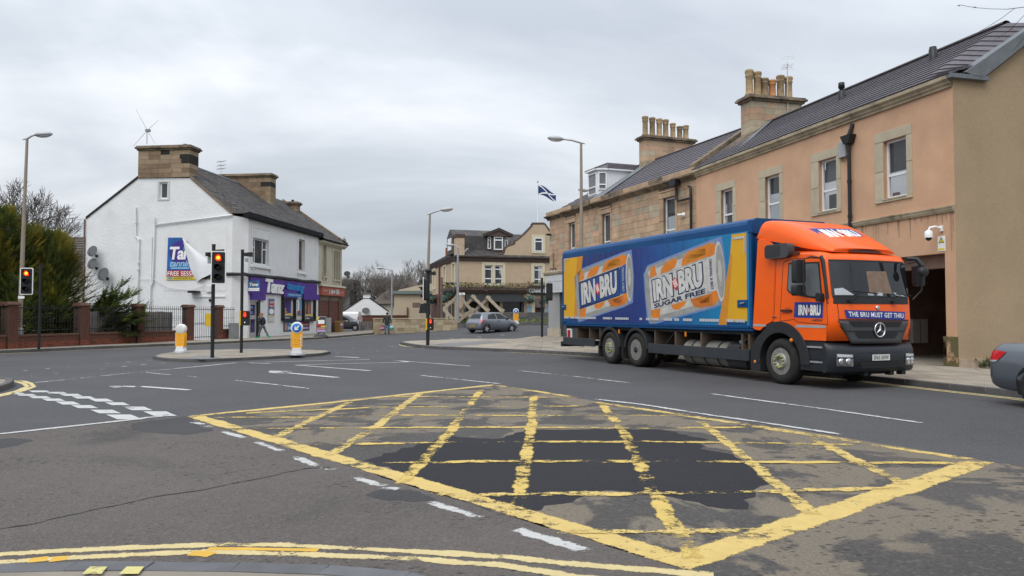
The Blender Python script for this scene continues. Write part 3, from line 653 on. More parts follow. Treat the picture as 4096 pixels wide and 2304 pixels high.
GLn=9.6
pts=[(0.002,-0.1),(GLn,-0.1),(GLn,8.2),(0.25+D+1.5,10.92),(1.05,8.22),(0.002,8.22)]
gb=MB()
def og(u,d,z):
 return(OL-0.0,u,z)
gb.add([(OL,p[0],p[1])for p in pts]+[(OL-0.3,p[0],p[1])for p in pts],[(0,1,2,3,4,5),(11,10,9,8,7,6)]+[(i,6+i,6+(i+1)%6,(i+1)%6)for i in range(6)])
gb.build('gable_wall',M_harl,ob)
MB().box(OL+0.002,OL+0.05,0.02,GLn,-0.1,0.34).build('gable_plinth',mat('tan_plinth',(0.44,0.34,0.24),0.9,var=0.2,vs=6,bump=0.4),ob)
MB().box(OL-0.5,OL+0.003,-0.004,0.02,0.1,0.95).build('moss_stain',paint_mat('mossy_stain',(0.13,0.115,0.05),wear=.36,scale=3),ob)
rf=MB();rf.add([(-0.0,-0.18,8.24),(OL-1.0,-0.18,8.24),(OL-1.0,D,zr-0.01),(0,D,zr-0.01),(OL-1.0,2*D+3,8.24),(0,2*D+3,8.24),(0,0,8.1),(OL+0.03,0,8.1)],[(0,1,2,3),(3,2,4,5)])
orf=rf.build('roof',M_tile,ob,fix=False)
roof_courses(orf,-0.05,OL-1.0,-0.22,8.25,D,zr,13,M_tile,th=0.028)
for c_ in roof_courses(orf,OL-1.0,OL+.1,-0.22,8.25,D,zr,13,M_tile,th=0.028):
 for v_ in c_.data.vertices:
  if v_.co.x>OL-.5:v_.co.z-=min(.40,max(0,v_.co.y+.1)*.4)
rt=16
for i in range(rt):
 a,b=(OL-1.0)*i/rt,(OL-1.0)*(i+1)/rt-0.01
 MB().add([(x,D+0.16*math.cos(R(t)),zr-0.02+0.11*math.sin(R(t)))for x in(a,b)for t in(0,36,72,108,144,180)],[(k,k+1,k+7,k+6)for k in range(5)]+[(0,6,11,5)],0,True).build('ridge_tile',M_ridge,orf)
mb=MB()
mb.hexa([(OL-.2,.85,8.16),(OL+0.16,.85,8.16),(OL+0.16,D+.9,8.16+.71*(D+.05)),(OL-.2,D+.9,8.16+.71*(D+.05)),(OL-.2,.30,8.36),(OL+0.16,.30,8.32),(OL+0.16,D+.9,8.46+.71*(D+.05)),(OL-.2,D+.9,8.46+.71*(D+.05))])
mb.build('verge',M_lead,orf)
MB().box(OL-0.03,OL+0.16,-0.2,1.1,8.14,8.26).build('gutter_return',M_lead,orf)
for px,zt in(((675,335),0),((1205,128),0)):
 u,zt_=OF.uz(*z4(*px),depth=1.9 if px[0]<900 else 2.3);dd=1.9 if px[0]<900 else 2.3;zb_=8.25+0.7*dd
 mb=MB();mb.lathe([(0.13,zb_-0.25),(0.13,zb_+0.35),(0.09,zb_+0.38),(0.09,zt_-0.5),(0.12,zt_-0.5),(0.12,zt_-0.4),(0.08,zt_-0.4),(0.08,zt_-0.2),(0.12,zt_-0.2),(0.11,zt_),(0.02,zt_+0.01)],(u,dd,0),12)
 mb.build('roof_vent',M_black,orf)
u=10.46
mb=MB();mb.cyl((u,-0.12,0.1),(u,-0.12,7.2),0.06,n=10)
mb.cyl((u+0.02,-0.12,7.5),(u+0.08,-0.02,7.85),0.07,n=10)
mb.hexa([(u-.12,-.24,7.2),(u+.12,-.24,7.2),(u+.12,-.02,7.2),(u-.12,-.02,7.2),(u-.24,-.28,7.48),(u+.24,-.28,7.48),(u+.24,-.02,7.48),(u-.24,-.02,7.48)])
for q in(5.9,4.75,3.2):mb.cyl((u,-0.12,q),(u,-0.12,q+0.1),0.075,n=10)
mb.build('downpipe',M_black,ob)
MB().box(9.88,10.26,-0.10,-0.003,6.83,7.36).build('alarm_box',mat('grey_box',(0.36,0.37,0.38),0.5),ob,bev=0.02)
MB().tube([(10.0,-0.02,6.83),(10.05,-0.05,6.7),(10.2,-0.05,6.72),(10.36,-0.05,6.9)],0.012,5).build('cable',M_black,ob)
t=thing('security_camera','white dome security camera on a bracket over the dark passage','camera',mw=OF.mat())
mb=MB().box(14.03,14.13,-0.06,-0.002,3.92,4.08);mb.tube([(14.08,-0.05,4.0),(14.06,-0.22,4.05),(13.99,-0.34,4.02),(13.97,-0.36,3.93)],0.035,8);mb.build('bracket',M_white,t)
MB().lathe([(0.03,0.22),(0.10,0.18),(0.11,0.06),(0.11,0.0)],(13.97,-0.36,3.74),14).build('housing',M_white,t);MB().ell((13.97,-0.36,3.735),(0.085,0.085,0.085),12,8).build('dome',M_black,t)
t=thing('warning_sign','small white and yellow triangle warning sign at the top corner of the passage','sign',mw=OF.mat())
MB().box(13.93,14.19,-0.015,-0.002,3.36,3.79).build('board',M_white,t)
MB().prism([(13.955,3.59),(14.165,3.59),(14.06,3.77)],-0.018,-0.0155).build('triangle',M_black,t);MB().prism([(13.98,3.605),(14.14,3.605),(14.06,3.742)],-0.020,-0.0185).build('yellow_field',print_mat('yellow',(0.70,0.62,0.04)),t)
MB().quad((14.03,-.0205,3.665),(14.085,-.0205,3.695),(14.08,-.0205,3.71),(14.025,-.0205,3.68)).build('camera_symbol',M_black,t,fix=False)
put_text('CCTV',[(14.015,-.0205,3.645),(14.105,-.0205,3.645),(14.105,-.0205,3.615),(14.015,-.0205,3.615)],'lettering',M_black,t,0.02)
MB().box(13.95,14.17,-0.018,-0.0155,3.385,3.44).build('yellow_band',MATS['print_yellow'],t)
M_stone=mat('sandstone',(0.47,0.335,0.22),0.9,var=0.22,vs=2.0,bump=0.45,bs=35,rnd=0.11,col2=(0.37,0.25,0.165),c2s=1.1,c2t=(0.42,0.66))
M_stonep=mat('pink_sandstone',(0.47,0.305,0.205),0.9,var=0.22,vs=2.0,bump=0.45,bs=35,rnd=0.14)
M_stoneg=mat('grey_sandstone',(0.39,0.325,0.235),0.9,var=0.25,vs=2.0,bump=0.45,bs=35,rnd=0.14)
M_stonedark=mat('weathered_sandstone',(0.23,0.175,0.12),0.9,var=0.4,vs=1.6,bump=0.5,bs=30,rnd=0.15,col2=(0.09,0.075,0.06),c2s=1.4,c2t=(0.45,0.62))
M_mortar=mat('lime_mortar',(0.21,0.165,0.12),0.95,var=0.2)
sb_=thing('stone_tenement','sandstone block terrace with tall chimney stack and white dormer, left of the salmon house','building',mw=SF.mat())
SL=SF.L
swin=[(3.03,3.95),(7.53,8.55),(14.02,15.10)]
holes=[(a,b,5.05,7.33)for a,b in swin]
mb=MB();holes_wall(mb,0.0,SL,-0.15,8.0,holes,thick=0.25,d0=0.03);mb.quad((0,0.03,-0.15),(0,0.03,8),(0,9,8),(0,9,-0.15));mb.build('wall',M_mortar,sb_,fix=False)
rr=random.Random(11);rows=11;z0=4.1;z1=7.86
surr=[(2.44,4.06),(7.17,8.70),(13.65,15.30)]
for r_ in range(rows):
 a,b=z0+(z1-z0)*r_/rows,z0+(z1-z0)*(r_+1)/rows;u=-0.01
 segs=[(0.0,surr[0][0]),(surr[0][1],surr[1][0]),(surr[1][1],surr[2][0]),(surr[2][1],SL)]if b>5.0 and a<7.65 else[(0.0,SL)]
 for s0,s1 in segs:
  u=s0+0.0
  while u<s1-0.05:
   w=rr.uniform(0.55,1.15);v=min(s1,u+w)
   if s1-v<0.3:v=s1
   MB().box(u+0.006,v-0.006,rr.uniform(-0.012,0.0),0.05,a+0.006,b-0.006).build('stone',rr.choice((M_stone,M_stone,M_stone,M_stonep,M_stoneg)),sb_)
   u=v
curtain(sb_,7.56,7.95,5.1,7.3,.27);curtain(sb_,14.05,15.05,6.6,7.3,.27);curtain(sb_,3.06,3.4,5.1,7.3,.27)
for(a,b),(sa,sb2)in zip(swin,surr):
 for x0,x1,q0,q1,pd in((sa,sb2,7.34,7.62,.06),(sa+.1,sb2-.1,7.62,7.70,.10),(sa,a,6.2,7.335,.04),(sa,a,5.05,6.19,.04),(b,sb2,6.4,7.335,.04),(b,sb2,5.05,6.39,.04),(sa,sb2,4.9,5.045,.08)):
  MB().box(x0,x1,-pd,0.10,q0+.003,q1-.003).build('surround_stone',M_stone,sb_,bev=0.008)
 window(sb_,a,b,5.06,7.32,d=0.14,transoms=(0.30,))
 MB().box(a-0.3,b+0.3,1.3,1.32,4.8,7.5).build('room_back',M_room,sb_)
nst=13
for i in range(nst):
 a,b=-0.3+(SL+0.3)*i/nst+0.004,-0.3+(SL+0.3)*(i+1)/nst-0.004
 MB().prism([(0.02,7.86),(-0.06,7.86),(-0.06,7.95),(-0.20,8.02),(-0.32,8.04),(-0.32,8.12),(-0.05,8.14),(0.02,8.14)],a,b,'x').build('cornice_stone',M_stonedark,sb_)
 MB().box(a,b,-0.16,0.25,8.143,8.40).build('parapet_stone',M_stonedark if rr.random()<0.4 else M_stone,sb_,bev=0.012)
D2=4.2;zr2=8.3+0.65*D2
rf=MB();rf.add([(-0.1,0.1,8.3),(SL,0.1,8.3),(SL+0.5,D2,zr2),(4.6,D2,zr2),(-0.1,8.3,8.3),(SL,8.3,8.3)],[(0,1,2,3),(3,4,0),(2,5,4,3)])
srf=rf.build('roof',M_tile,sb_,fix=False)
roof_courses(srf,-0.1,SL+0.3,0.08,8.31,D2,zr2,14,M_tile,th=0.028,u0b=4.6,u1b=SL+0.5)
for i in range(13):
 a,b=4.6+(SL-4.6)*i/13,4.6+(SL-4.6)*(i+1)/13-0.01
 MB().add([(x,D2+0.14*math.cos(R(t)),zr2-0.02+0.1*math.sin(R(t)))for x in(a,b)for t in(0,45,90,135,180)],[(k,k+1,k+6,k+5)for k in range(4)]+[(0,5,9,4)],0,True).build('ridge_tile',M_ridge,srf)
def pot(c,hgt,r,m,parent,n=8):
 return MB().lathe([(r*1.28,0),(r*1.28,hgt*.10),(r*1.0,hgt*.16),(r*.95,hgt*.72),(r*1.12,hgt*.76),(r*1.12,hgt*.80),(r*0.98,hgt*.84),(r*1.2,hgt*.90),(r*1.2,hgt*.97),(r*1.05,hgt),(r*0.8,hgt),(r*0.75,hgt*.8)],c,n*2).build('chimney_pot',m,parent)
M_pot=mat('buff_chimney_pot',(0.33,0.24,0.135),0.85,var=0.4,vs=5,rnd=0.15)
M_pot2=mat('sooty_chimney_pot',(0.25,0.18,0.11),0.85,var=0.4,vs=5,rnd=0.15)
M_pot3=mat('terracotta_pot',(0.45,0.21,0.09),0.85,var=0.2,vs=5)
def stack(parent,plane,uc,thick,d0,d1,zb,zt,rows,m,seedn,skew=0.0):
 """chimney stack built stone by stone with a two-step cope"""
 rr=random.Random(seedn)
 ch=MB().box(uc-thick/2+.02,uc+thick/2-.02,d0+.02,d1-.02,zb,zt).build('chimney',M_mortar,parent)
 for r_ in range(rows):
  a,b=zb+(zt-zb)*r_/rows,zb+(zt-zb)*(r_+1)/rows
  u=d0
  while u<d1-0.02:
   v=min(d1,u+rr.uniform(0.45,0.95));v=d1 if d1-v<0.25 else v
   MB().box(uc-thick/2,uc+thick/2,u+.004,v-.004,a+.004,b-.004).build('chimney_stone',rr.choice(m),ch)
   u=v
 for e,q0,q1 in((0.10,zt,zt+0.1),(0.20,zt+0.1,zt+0.2),(0.14,zt+0.2,zt+0.27)):
  MB().box(uc-thick/2-e,uc+thick/2+e,d0-e,d1+e,q0+.001,q1).build('cope_stone',M_stonedark,ch,bev=0.015)
 return ch
c1=stack(sb_,SF,6.33,0.75,3.4,6.85,9.6,12.2,8,(M_stone,M_stone,M_stonep,M_stoneg),4)
for k,(dd,hh,m)in enumerate(((3.62,1.25,M_pot),(4.12,1.22,M_pot2),(4.62,1.2,M_pot),(5.08,1.18,M_pot),(5.6,1.0,M_pot),(6.1,0.85,M_pot2),(6.55,0.95,M_pot))):
 pot((6.33,dd,12.46),hh,0.17 if k not in(4,)else 0.16,m,c1)
for d_ in(4.85,5.6):MB().lathe([(0.1,-0.02),(0.12,0.0),(0.02,0.01)],(6.72,d_,10.95),10,axis='x').build('iron_plate',mat('rusty_iron',(0.10,0.05,0.035),0.8),c1)
def on_roof(u,d,o=0.07):return(u,d,8.3+0.65*d+o)
mb=MB();mb.quad(on_roof(5.6,0.15),on_roof(7.2,0.15),on_roof(6.75,3.5),on_roof(5.6,3.5));mb.build('lead_valley',M_lead,srf,fix=False)
mb=MB();mb.hexa([on_roof(16.35,-0.1,0),on_roof(16.85,-0.1,0),on_roof(16.85,4.3,0),on_roof(16.35,4.3,0),on_roof(16.35,-0.1,.34),on_roof(16.85,-0.1,.34),on_roof(16.85,4.3,.34),on_roof(16.35,4.3,.34)]);mb.build('skew_stone',M_stonedark,srf,bev=0.02)
dm=MB();top=10.42
plan=[(3.85,2.0),(4.0,0.9),(5.2,0.9),(5.38,1.5),(5.38,4.3),(3.85,4.3)]
mb=MB();mb.prism(plan,8.8,top,'z');dorm=mb.build('dormer',mat('white_boarding',(0.72,0.73,0.75),0.55,var=0.05),sb_)
for k in range(7):
 zz_=9.35+k*0.15;MB().box(5.382,5.40,max(1.62,(zz_-8.25)/0.65),4.2,zz_,zz_+0.142).build('cladding_board',MATS['white_boarding'],dorm)
def facewin(p,q,za_,zb_,parent,tr=()):
 L=math.hypot(q[0]-p[0],q[1]-p[1]);a=Matrix.Translation((p[0],p[1],0))@Matrix.Rotation(math.atan2(q[1]-p[1],q[0]-p[0]),4,'Z')
 w=window(parent,0.05,L-0.05,za_,zb_,d=-0.06,transoms=tr,fr=0.07);w.matrix_local=a
 return w
facewin(plan[1],plan[2],8.95,10.3,dorm,(0.35,));facewin(plan[2],plan[3],9.2,10.3,dorm,(0.3,))
mb=MB();ev=[(3.7,2.0),(3.85,0.72),(5.28,0.72),(5.55,1.45),(5.55,4.3),(3.7,4.3)]
mb.prism(ev,top+0.001,top+0.09,'z');mb.build('dormer_fascia',M_upvc,dorm)
mb=MB();a1,a2=(4.62,1.9,11.0),(4.62,4.6,11.0);e=[(p[0],p[1],top+0.09)for p in ev]
for i in range(3):mb.quad(e[i],e[i+1],a1)
mb.quad(e[3],e[4],a2,a1);mb.quad(e[5],e[0],a1,a2);drf=mb.build('dormer_roof',M_tile,dorm)
for k in range(4):
 t0,t1=k/4,(k+1)/4
 L3=lambda a,b,t:tuple(a[i]+(b[i]-a[i])*t for i in range(3))
 p0,p1,p2,p3=L3(e[3],a1,t0),L3(e[4],a2,t0),L3(e[4],a2,t1),L3(e[3],a1,t1)
 MB().hexa([p0,p1,p2,p3]+[(p[0]+.02,p[1],p[2]+o)for p,o in((p0,.07),(p1,.07),(p2,.02),(p3,.02))]).build('tile_course',M_tile,drf)
for p in(e[1],e[2],e[3]):MB().cyl(p,a1,0.06,n=6).build('hip_tile',M_ridge,drf)
MB().cyl(a1,a2,0.07,n=6).build('hip_tile',M_ridge,drf)
u=16.55
mb=MB();mb.cyl((u,-0.12,0.1),(u,-0.12,7.1),0.06,n=8);mb.tube([(u,-0.12,7.05),(u,-0.14,7.55),(u-0.1,-0.2,7.55)],0.06,8);mb.tube([(u,-0.12,7.0),(u-1.0,-0.14,7.0),(u-1.15,-0.15,7.1),(u-1.15,-0.15,7.7)],0.06,8)
mb.box(u-1.45,u-0.9,-0.4,-0.1,7.75,8.0);mb.build('downpipe',M_black,sb_)
mb=MB();mb.lathe([(0.11,0.0),(0.11,-0.06),(0.05,-0.07)],(15.85,-0.02,6.3),12,axis='y');mb.cyl((15.85,-0.08,6.3),(15.7,-0.3,6.3),0.06,n=8);mb.build('floodlight',M_white,sb_)
u_,z_=SF.uz(*z3(193,1337));MB().cyl((0.25,-0.02,z_),(0.25,-0.35,z_),0.07,n=8).build('floodlight',M_black,sb_)
MB().box(0.62,0.75,-0.06,-0.015,4.15,5.6).build('rust_streak_pipe',mat('rust_pipe',(0.25,0.13,0.08),0.8),sb_)
zs=Z(2150,1000,0.2623)
uS=lambda x,y:SF.uz(*zs(x,y))
fz1,fz0=uS(160,400)[1],uS(165,645)[1]
M_grey=mat('grey_painted_render',(0.37,0.365,0.36),0.8,var=0.06,vs=4)
M_dgrey=mat('charcoal_frame',(0.045,0.055,0.06),0.5)
mb=MB();mb.prism([(-0.02,fz1+.003),(-0.30,fz1+.003),(-0.36,fz1+0.1),(-0.38,fz1+0.22),(-0.1,fz1+0.30),(-0.02,fz1+0.30)],-0.25,12.0,'x');mb.build('shop_cornice',M_caststain,sb_)
fas=MB().box(-0.15,12.0,-0.28,-0.02,fz0,fz1).build('fascia_board',mat('pale_grey_sign',(0.56,0.575,0.585),0.5,var=0.03),sb_)
MB().box(-0.16,12.0,-0.29,-0.01,fz0-0.05,fz0-.001).build('fascia_trim',M_upvc,fas)
a,b,c,d=uS(180,450),uS(385,445),uS(385,520),uS(180,540)
zt_,zb_=0.5*(a[1]+b[1]),0.5*(c[1]+d[1])
put_text('Perfection Wax',[(0.25,-0.284,fz1-.38),(5.6,-0.284,fz1-.38),(5.6,-0.284,fz0+.62),(0.25,-0.284,fz0+.62)],'lettering',mat('grey_lettering',(0.20,0.205,0.22),0.6),fas,-0.005,0.25,0.95)
scribble('small_print',MATS['grey_lettering'],fas,[(3.6,-0.284,fz0+.52),(5.6,-0.284,fz0+.52),(5.6,-0.284,fz0+.28),(3.6,-0.284,fz0+.28)],9,seed=4)
MB().box(0.0,1.75,-0.10,-0.0,0.62,fz0-0.05).build('pilaster',M_grey,sb_,bev=0.01)
MB().box(-0.06,1.85,-0.16,-0.0,-0.2,0.62).build('plinth',mat('worn_cream_plinth',(0.47,0.41,0.31),0.85,var=0.2,vs=5),sb_,bev=0.015)
fr_=MB();fr_.box(1.75,1.9,-0.05,0.02,0.1,fz0-.05);fr_.box(3.2,3.35,-0.05,0.02,0.1,fz0-.05);fr_.box(1.9,3.2,-0.05,0.02,2.35,2.5);fr_.box(1.9,3.2,-0.05,0.02,.1,.3);fr_.box(1.9,2.05,-0.05,0.02,.3,2.35);fr_.box(3.05,3.2,-0.05,0.02,.3,2.35);fr_.box(2.05,3.05,-.05,.02,1.05,1.2)
dr=fr_.build('door',M_dgrey,sb_);MB().quad((1.9,-0.01,.1),(3.2,-0.01,.1),(3.2,-0.01,fz0-.05),(1.9,-0.01,fz0-.05)).build('pane',M_glass,dr,fix=False)
for k in range(4):
 x0=3.35+k*2.2;f2=MB();f2.box(x0,x0+2.2,-0.05,0.02,.1,.75);f2.box(x0+2.1,x0+2.2,-0.05,0.02,.75,fz0-.05);f2.box(x0,x0+2.1,-0.05,0.02,fz0-.2,fz0-.05)
 w=f2.build('shop_window',M_dgrey,sb_);MB().quad((x0,-0.01,.75),(x0+2.1,-0.01,.75),(x0+2.1,-0.01,fz0-.2),(x0,-0.01,fz0-.2)).build('pane',M_glass,w,fix=False)
MB().box(12.0,SL,-0.012,0.03,-0.1,4.1).build('lower_wall',M_stone,sb_)
MB().box(-0.0,0.02,0.06,9,-0.2,8.3).build('side_wall',M_stone,sb_)
t=thing('street_sign','small dark street name plate on the sandstone corner above the beauty shop fascia','sign',mw=SF.mat())
a=SF.uz(2201,1079);b=SF.uz(2225,1079)
MB().box(0.1,1.05,-0.045,-0.015,4.33,4.62).build('board',mat('dark_sign',(0.05,0.045,0.045),0.6),t)
scribble('lettering',M_white,t,[(0.16,-0.047,4.54),(0.56,-0.047,4.54),(0.56,-0.047,4.40),(0.16,-0.047,4.40)],6,seed=2);scribble('lettering',M_white,t,[(0.66,-0.047,4.54),(1.0,-0.047,4.54),(1.0,-0.047,4.40),(0.66,-0.047,4.40)],4,seed=3)
c2=stack(ob,OF,0.87,0.85,2.1,4.78,9.3,11.35,7,(M_stone,M_stonep,M_stoneg,M_stoneg),8)
for dd,hh,m in((2.3,1.28,M_pot),(2.72,1.22,M_pot),(3.1,0.95,M_pot2),(3.5,0.9,M_pot3),(3.95,1.15,M_pot),(4.38,1.12,M_pot)):
 pot((0.87,dd,11.61),hh,0.17,m,c2)
mb=MB();mb.quad((2.9,-0.1,8.32),(3.45,-0.1,8.32),(1.7,3.0,10.45),(1.3,3.0,10.45));mb.build('lead_valley',M_lead,orf,fix=False)
mb=MB();mb.quad((0.0,-0.1,8.30),(3.0,-0.1,8.30),(1.4,2.95,10.40),(0.0,2.95,10.40));mb.build('rubble_skew',M_stonedark,orf,fix=False)
def yagi(name,label,plane,u,d,z0,z1,n,w,L,ang=0,lean=0.0,group=None):
 t=thing(name,label,'aerial',mw=plane.mat(),group=group)
 MB().cyl((u,d,z0),(u+lean,d,z1),0.022,n=6).build('mast',M_steel,t)
 mb=MB();a=Vector((math.cos(R(ang)),math.sin(R(ang)),0.12));b=Vector((-a.y,a.x,0));o=Vector((u+lean,d,z1-0.15));mb.cyl(o-a*L*.3,o+a*L*.7,0.014,n=5)
 for i in range(n):p=o+a*(L*(i/(n-1))-L*.3);mb.cyl(p-b*w/2,p+b*w/2,0.008,n=4)
 for k in(-.25,.25):
  p=o-a*L*.3+Vector((0,0,k));mb.cyl(p-b*w*.55,p+b*w*.55,0.01,n=4);mb.cyl(p-b*w*.55+Vector((0,0,.1)),p+b*w*.55+Vector((0,0,.1)),0.01,n=4)
 mb.build('boom',M_steel,t);return t
yagi('tv_aerial','thin television aerial strapped to the nearer sandstone chimney with the six pots',OF,1.34,4.0,10.6,13.25,9,0.5,1.3,150)
za_=Z(0,400,0.7592);zb_p=Z(600,850,0.4348);zd=Z(980,1090,0.2001)
FW=Plane(WC,(WC[0]+.1166*17.3,WC[1]+17.3))
GWr=(-17.09,46.0);GWl=(GWr[0]-9.57,GWr[1]+1.1)
GW=Plane(GWl,GWr);GL=GW.L
M_whitew=mat('white_painted_harl',(0.74,0.75,0.75),0.85,var=0.06,vs=1.2,bump=1.0,bs=7,col2=(0.68,0.69,0.685),c2s=0.8,c2t=(0.45,0.75))
M_whitef=mat('white_painted_wall',(0.72,0.725,0.72),0.8,var=0.06,vs=2,bump=0.35,bs=14,col2=(0.62,0.61,0.585),c2s=0.7,c2t=(0.55,0.8))
M_slate=mat('grey_slate',(0.062,0.058,0.058),0.75,var=0.38,vs=5,bump=0.3,bs=20,col2=(0.105,0.095,0.085),c2s=1.2)
M_slatel=mat('light_slate',(0.09,0.083,0.078),0.75,var=0.3,vs=6)
M_gutter=mat('black_gutter',(0.012,0.013,0.016),0.7,spec=.15)
M_brownst=mat('sooty_stone',(0.22,0.155,0.10),0.9,var=0.25,vs=2.2,bump=0.4,rnd=0.2)
M_brownst2=mat('buff_stone',(0.275,0.205,0.135),0.9,var=0.2,vs=2.2,bump=0.4,rnd=0.12)
M_soot=mat('soot_black_stone',(0.03,0.028,0.026),0.95,var=0.3)
def slates(parent,fn,nu,nv,m,seed=1,name='slates',lift=.022):
 """small overlapping slates, too many to pick apart, as one joined mesh; fn(a, b) -> point on the roof, a along, b up"""
 rr=random.Random(seed);mb=MB()
 p0,p1,p2=Vector(fn(0,0)),Vector(fn(1,0)),Vector(fn(0,1));nrm=(p1-p0).cross(p2-p0).normalized()
 if nrm.z<0:nrm=-nrm
 for j in range(nv):
  off=(j%2)*.5
  for i in range(-1,nu):
   a0,a1=max(0,(i+off+.02)/nu),min(1,(i+off+.98)/nu)
   if a1<=a0:continue
   b0,b1=j/nv+rr.uniform(-.06,.06)/nv,min(1,(j+1.15)/nv);l=lift*rr.uniform(.7,1.5)
   v=[Vector(fn(a0,b0))+nrm*l,Vector(fn(a1,b0))+nrm*l,Vector(fn(a1,b1))+nrm*.004,Vector(fn(a0,b1))+nrm*.004,Vector(fn(a0,b0)),Vector(fn(a1,b0))]
   mb.add(v,[(0,1,2,3),(4,5,1,0)],rr.choice((0,0,0,1)))
 return stuff(mb.build(name,m,parent,fix=False))
wb=thing('corner_shop_house','white painted two storey gabled corner building with purple tanning shop below','building',mw=FW.mat())
fx_=lambda u,d,z:(u,d,z)
INV=FW.mat().inverted()
def gloc(u,z,o=0.0):
 x,y=GW.P(u,-o);return tuple(INV@Vector((x,y,z)))
EZ=7.55;RZ=11.33
aw=(4.86,5.40,8.70,9.74)
mb=MB()
def gq(*pts):mb.quad(*[gloc(*p)for p in pts])
def rk(u):return 7.55+.727*u if u<5.2 else 7.64+.835*(GL-u)
gq((0,-.1),(GL,-.1),(GL,rk(GL)),(aw[1],rk(GL-4.78)if False else aw[2]),(aw[0],aw[2]),(0,rk(0)))
gq((0,rk(0)),(aw[0],aw[2]),(aw[0],aw[3]),(3.46,rk(3.46)));gq((aw[1],aw[2]),(GL,rk(GL)),(6.85,rk(6.85)),(aw[1],aw[3]));gq((aw[0],aw[3]),(aw[1],aw[3]),(6.85,rk(6.85)),(3.46,rk(3.46)))
for a,b in(((aw[0],aw[2]),(aw[1],aw[2])),((aw[1],aw[2]),(aw[1],aw[3])),((aw[1],aw[3]),(aw[0],aw[3])),((aw[0],aw[3]),(aw[0],aw[2]))):
 mb.quad(gloc(*a),gloc(*b),gloc(b[0],b[1],-.2),gloc(a[0],a[1],-.2))
mb.build('gable_wall',M_whitew,wb,fix=True)
def on_gable(o):o.matrix_local=INV@GW.mat();return o
on_gable(window(wb,aw[0],aw[1],aw[2],aw[3],d=.08,fr=.09));f_=MB()
for x0,x1,q0,q1 in((aw[0]-.12,aw[0],aw[2]-.1,aw[3]+.08),(aw[1],aw[1]+.12,aw[2]-.1,aw[3]+.08),(aw[0],aw[1],aw[3],aw[3]+.08),(aw[0],aw[1],aw[2]-.1,aw[2])):f_.box(x0,x1,-.03,.0,q0,q1)
on_gable(f_.build('window_surround',mat('grey_white_trim',(.52,.53,.52),.7),wb))
fwin=[(0.57,2.83,4.74,6.36),(7.79,8.90,4.70,7.0)]
shop_holes=[(0.25,1.75,.1,2.36),(4.95,6.95,1.25,2.62),(8.5,10.7,1.2,2.62)]
UE=11.72
mb=MB();holes_wall(mb,0,UE,-.1,7.5,fwin+shop_holes,thick=.28)
cpt=gloc(GL,0);mb.quad((cpt[0],cpt[1],-.1),(0,0,-.1),(0,0,7.5),(cpt[0],cpt[1],7.6));lft=gloc(0,0)
mb.build('front_wall',M_whitef,wb,fix=False);mb=MB();mb.quad((UE,9.6,-.1),(lft[0],lft[1],-.1),(lft[0],lft[1],7.6),(UE,9.6,7.6))
mb.build('back_wall',M_whitef,wb,fix=False)
w1=window(wb,.57,2.83,4.76,6.34,d=.13,fr=.06,mullions=(.24,.74))
for a,b in((.57,1.11),(2.24,2.83)):MB().box(a+.06,b-.03,.12,.19,5.72,5.79).build('transom',M_upvc,w1)
curtain(wb,.62,1.05,4.8,6.3,.25);curtain(wb,7.9,8.8,5.9,6.9,.3)
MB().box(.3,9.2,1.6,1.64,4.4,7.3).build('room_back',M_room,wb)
M_sheer=mat('cream_frame',(.52,.48,.38),.6)
window(wb,7.79,8.90,4.72,6.98,d=.16,fr=.10,m=M_sheer)
for s0,s1,z_ in((.3,3.3,4.55),(7.55,9.3,4.52)):
 MB().box(s0,s1,-.12,.0,z_-.06,z_+.08).build('window_sill',M_whitef,wb,bev=.015)
 for x in(s0+.15,s1-.35):MB().box(x,x+.2,-.09,.0,z_-.18,z_-.061).build('sill_bracket',M_whitef,wb)
for a,b,c,d in((.35,.56,4.74,7.1),(2.84,3.1,4.74,7.1),(.57,2.83,7.0,7.12),(7.55,7.78,4.7,7.15),(8.91,9.15,4.7,7.15)):MB().box(a,b,-.035,.0,c,d).build('window_margin',M_whitef,wb,bev=.008)
MB().prism([(.57,6.40),(2.83,6.40),(2.83,6.95),(2.2,6.90),(1.2,6.97),(.57,6.92)],-.03,.0).build('lintel_panel',M_whitef,wb,bev=.01)
mb=MB();pth=smooth_path([(u,-.10+random.uniform(-.03,.02),3.99+random.uniform(-.03,.03))for u in(-.75,-.3,.1,1,2,3,4,5,6,7,8,9,10,11,11.75)],2)
mb.tube(pth,.115,7);mb.build('string_course',mat('black_lead_flashing',(.03,.032,.036),.7,var=.4),wb)
gp=[]
for k in range(3):gp.append(gloc(GL-.35+k*.2,4.02,.06))
MB().tube([tuple(p)for p in gp]+[(-.35,-.1,4.0)],.1,7).build('string_course',MATS['black_lead_flashing'],wb)
MB().prism([(-.36,7.50),(-.24,7.44),(-.05,7.44),(-.0,7.50),(-.0,7.76),(-.36,7.80)],-.65,UE+.05,'x').build('gutter',M_gutter,wb)
RD=5.28;lft_u=gloc(0,0)
def wroof(a,b):u0=gloc(GL,0)[0]-.05;return(u0+(UE-u0)*a+(.55*b if a<.001 else 0),-.25+(RD+.25)*b,7.62+(RZ-7.62)*b)
g_r=gloc(5.2,RZ,.04)
def wroof(a,b):
 gx=gloc(GL,0,.04);k=.075
 lo=(gx[0]+(-.1-gx[0])*a/k,gx[1]+(-.28-gx[1])*a/k)if a<k else(-.1+(UE+.1)*(a-k)/(1-k),-.28)
 hi=(g_r[0]+(UE-g_r[0])*a,g_r[1]+(RD-g_r[1])*a);return(lo[0]+(hi[0]-lo[0])*b,lo[1]+(hi[1]-lo[1])*b,7.74+(RZ-7.74)*b)
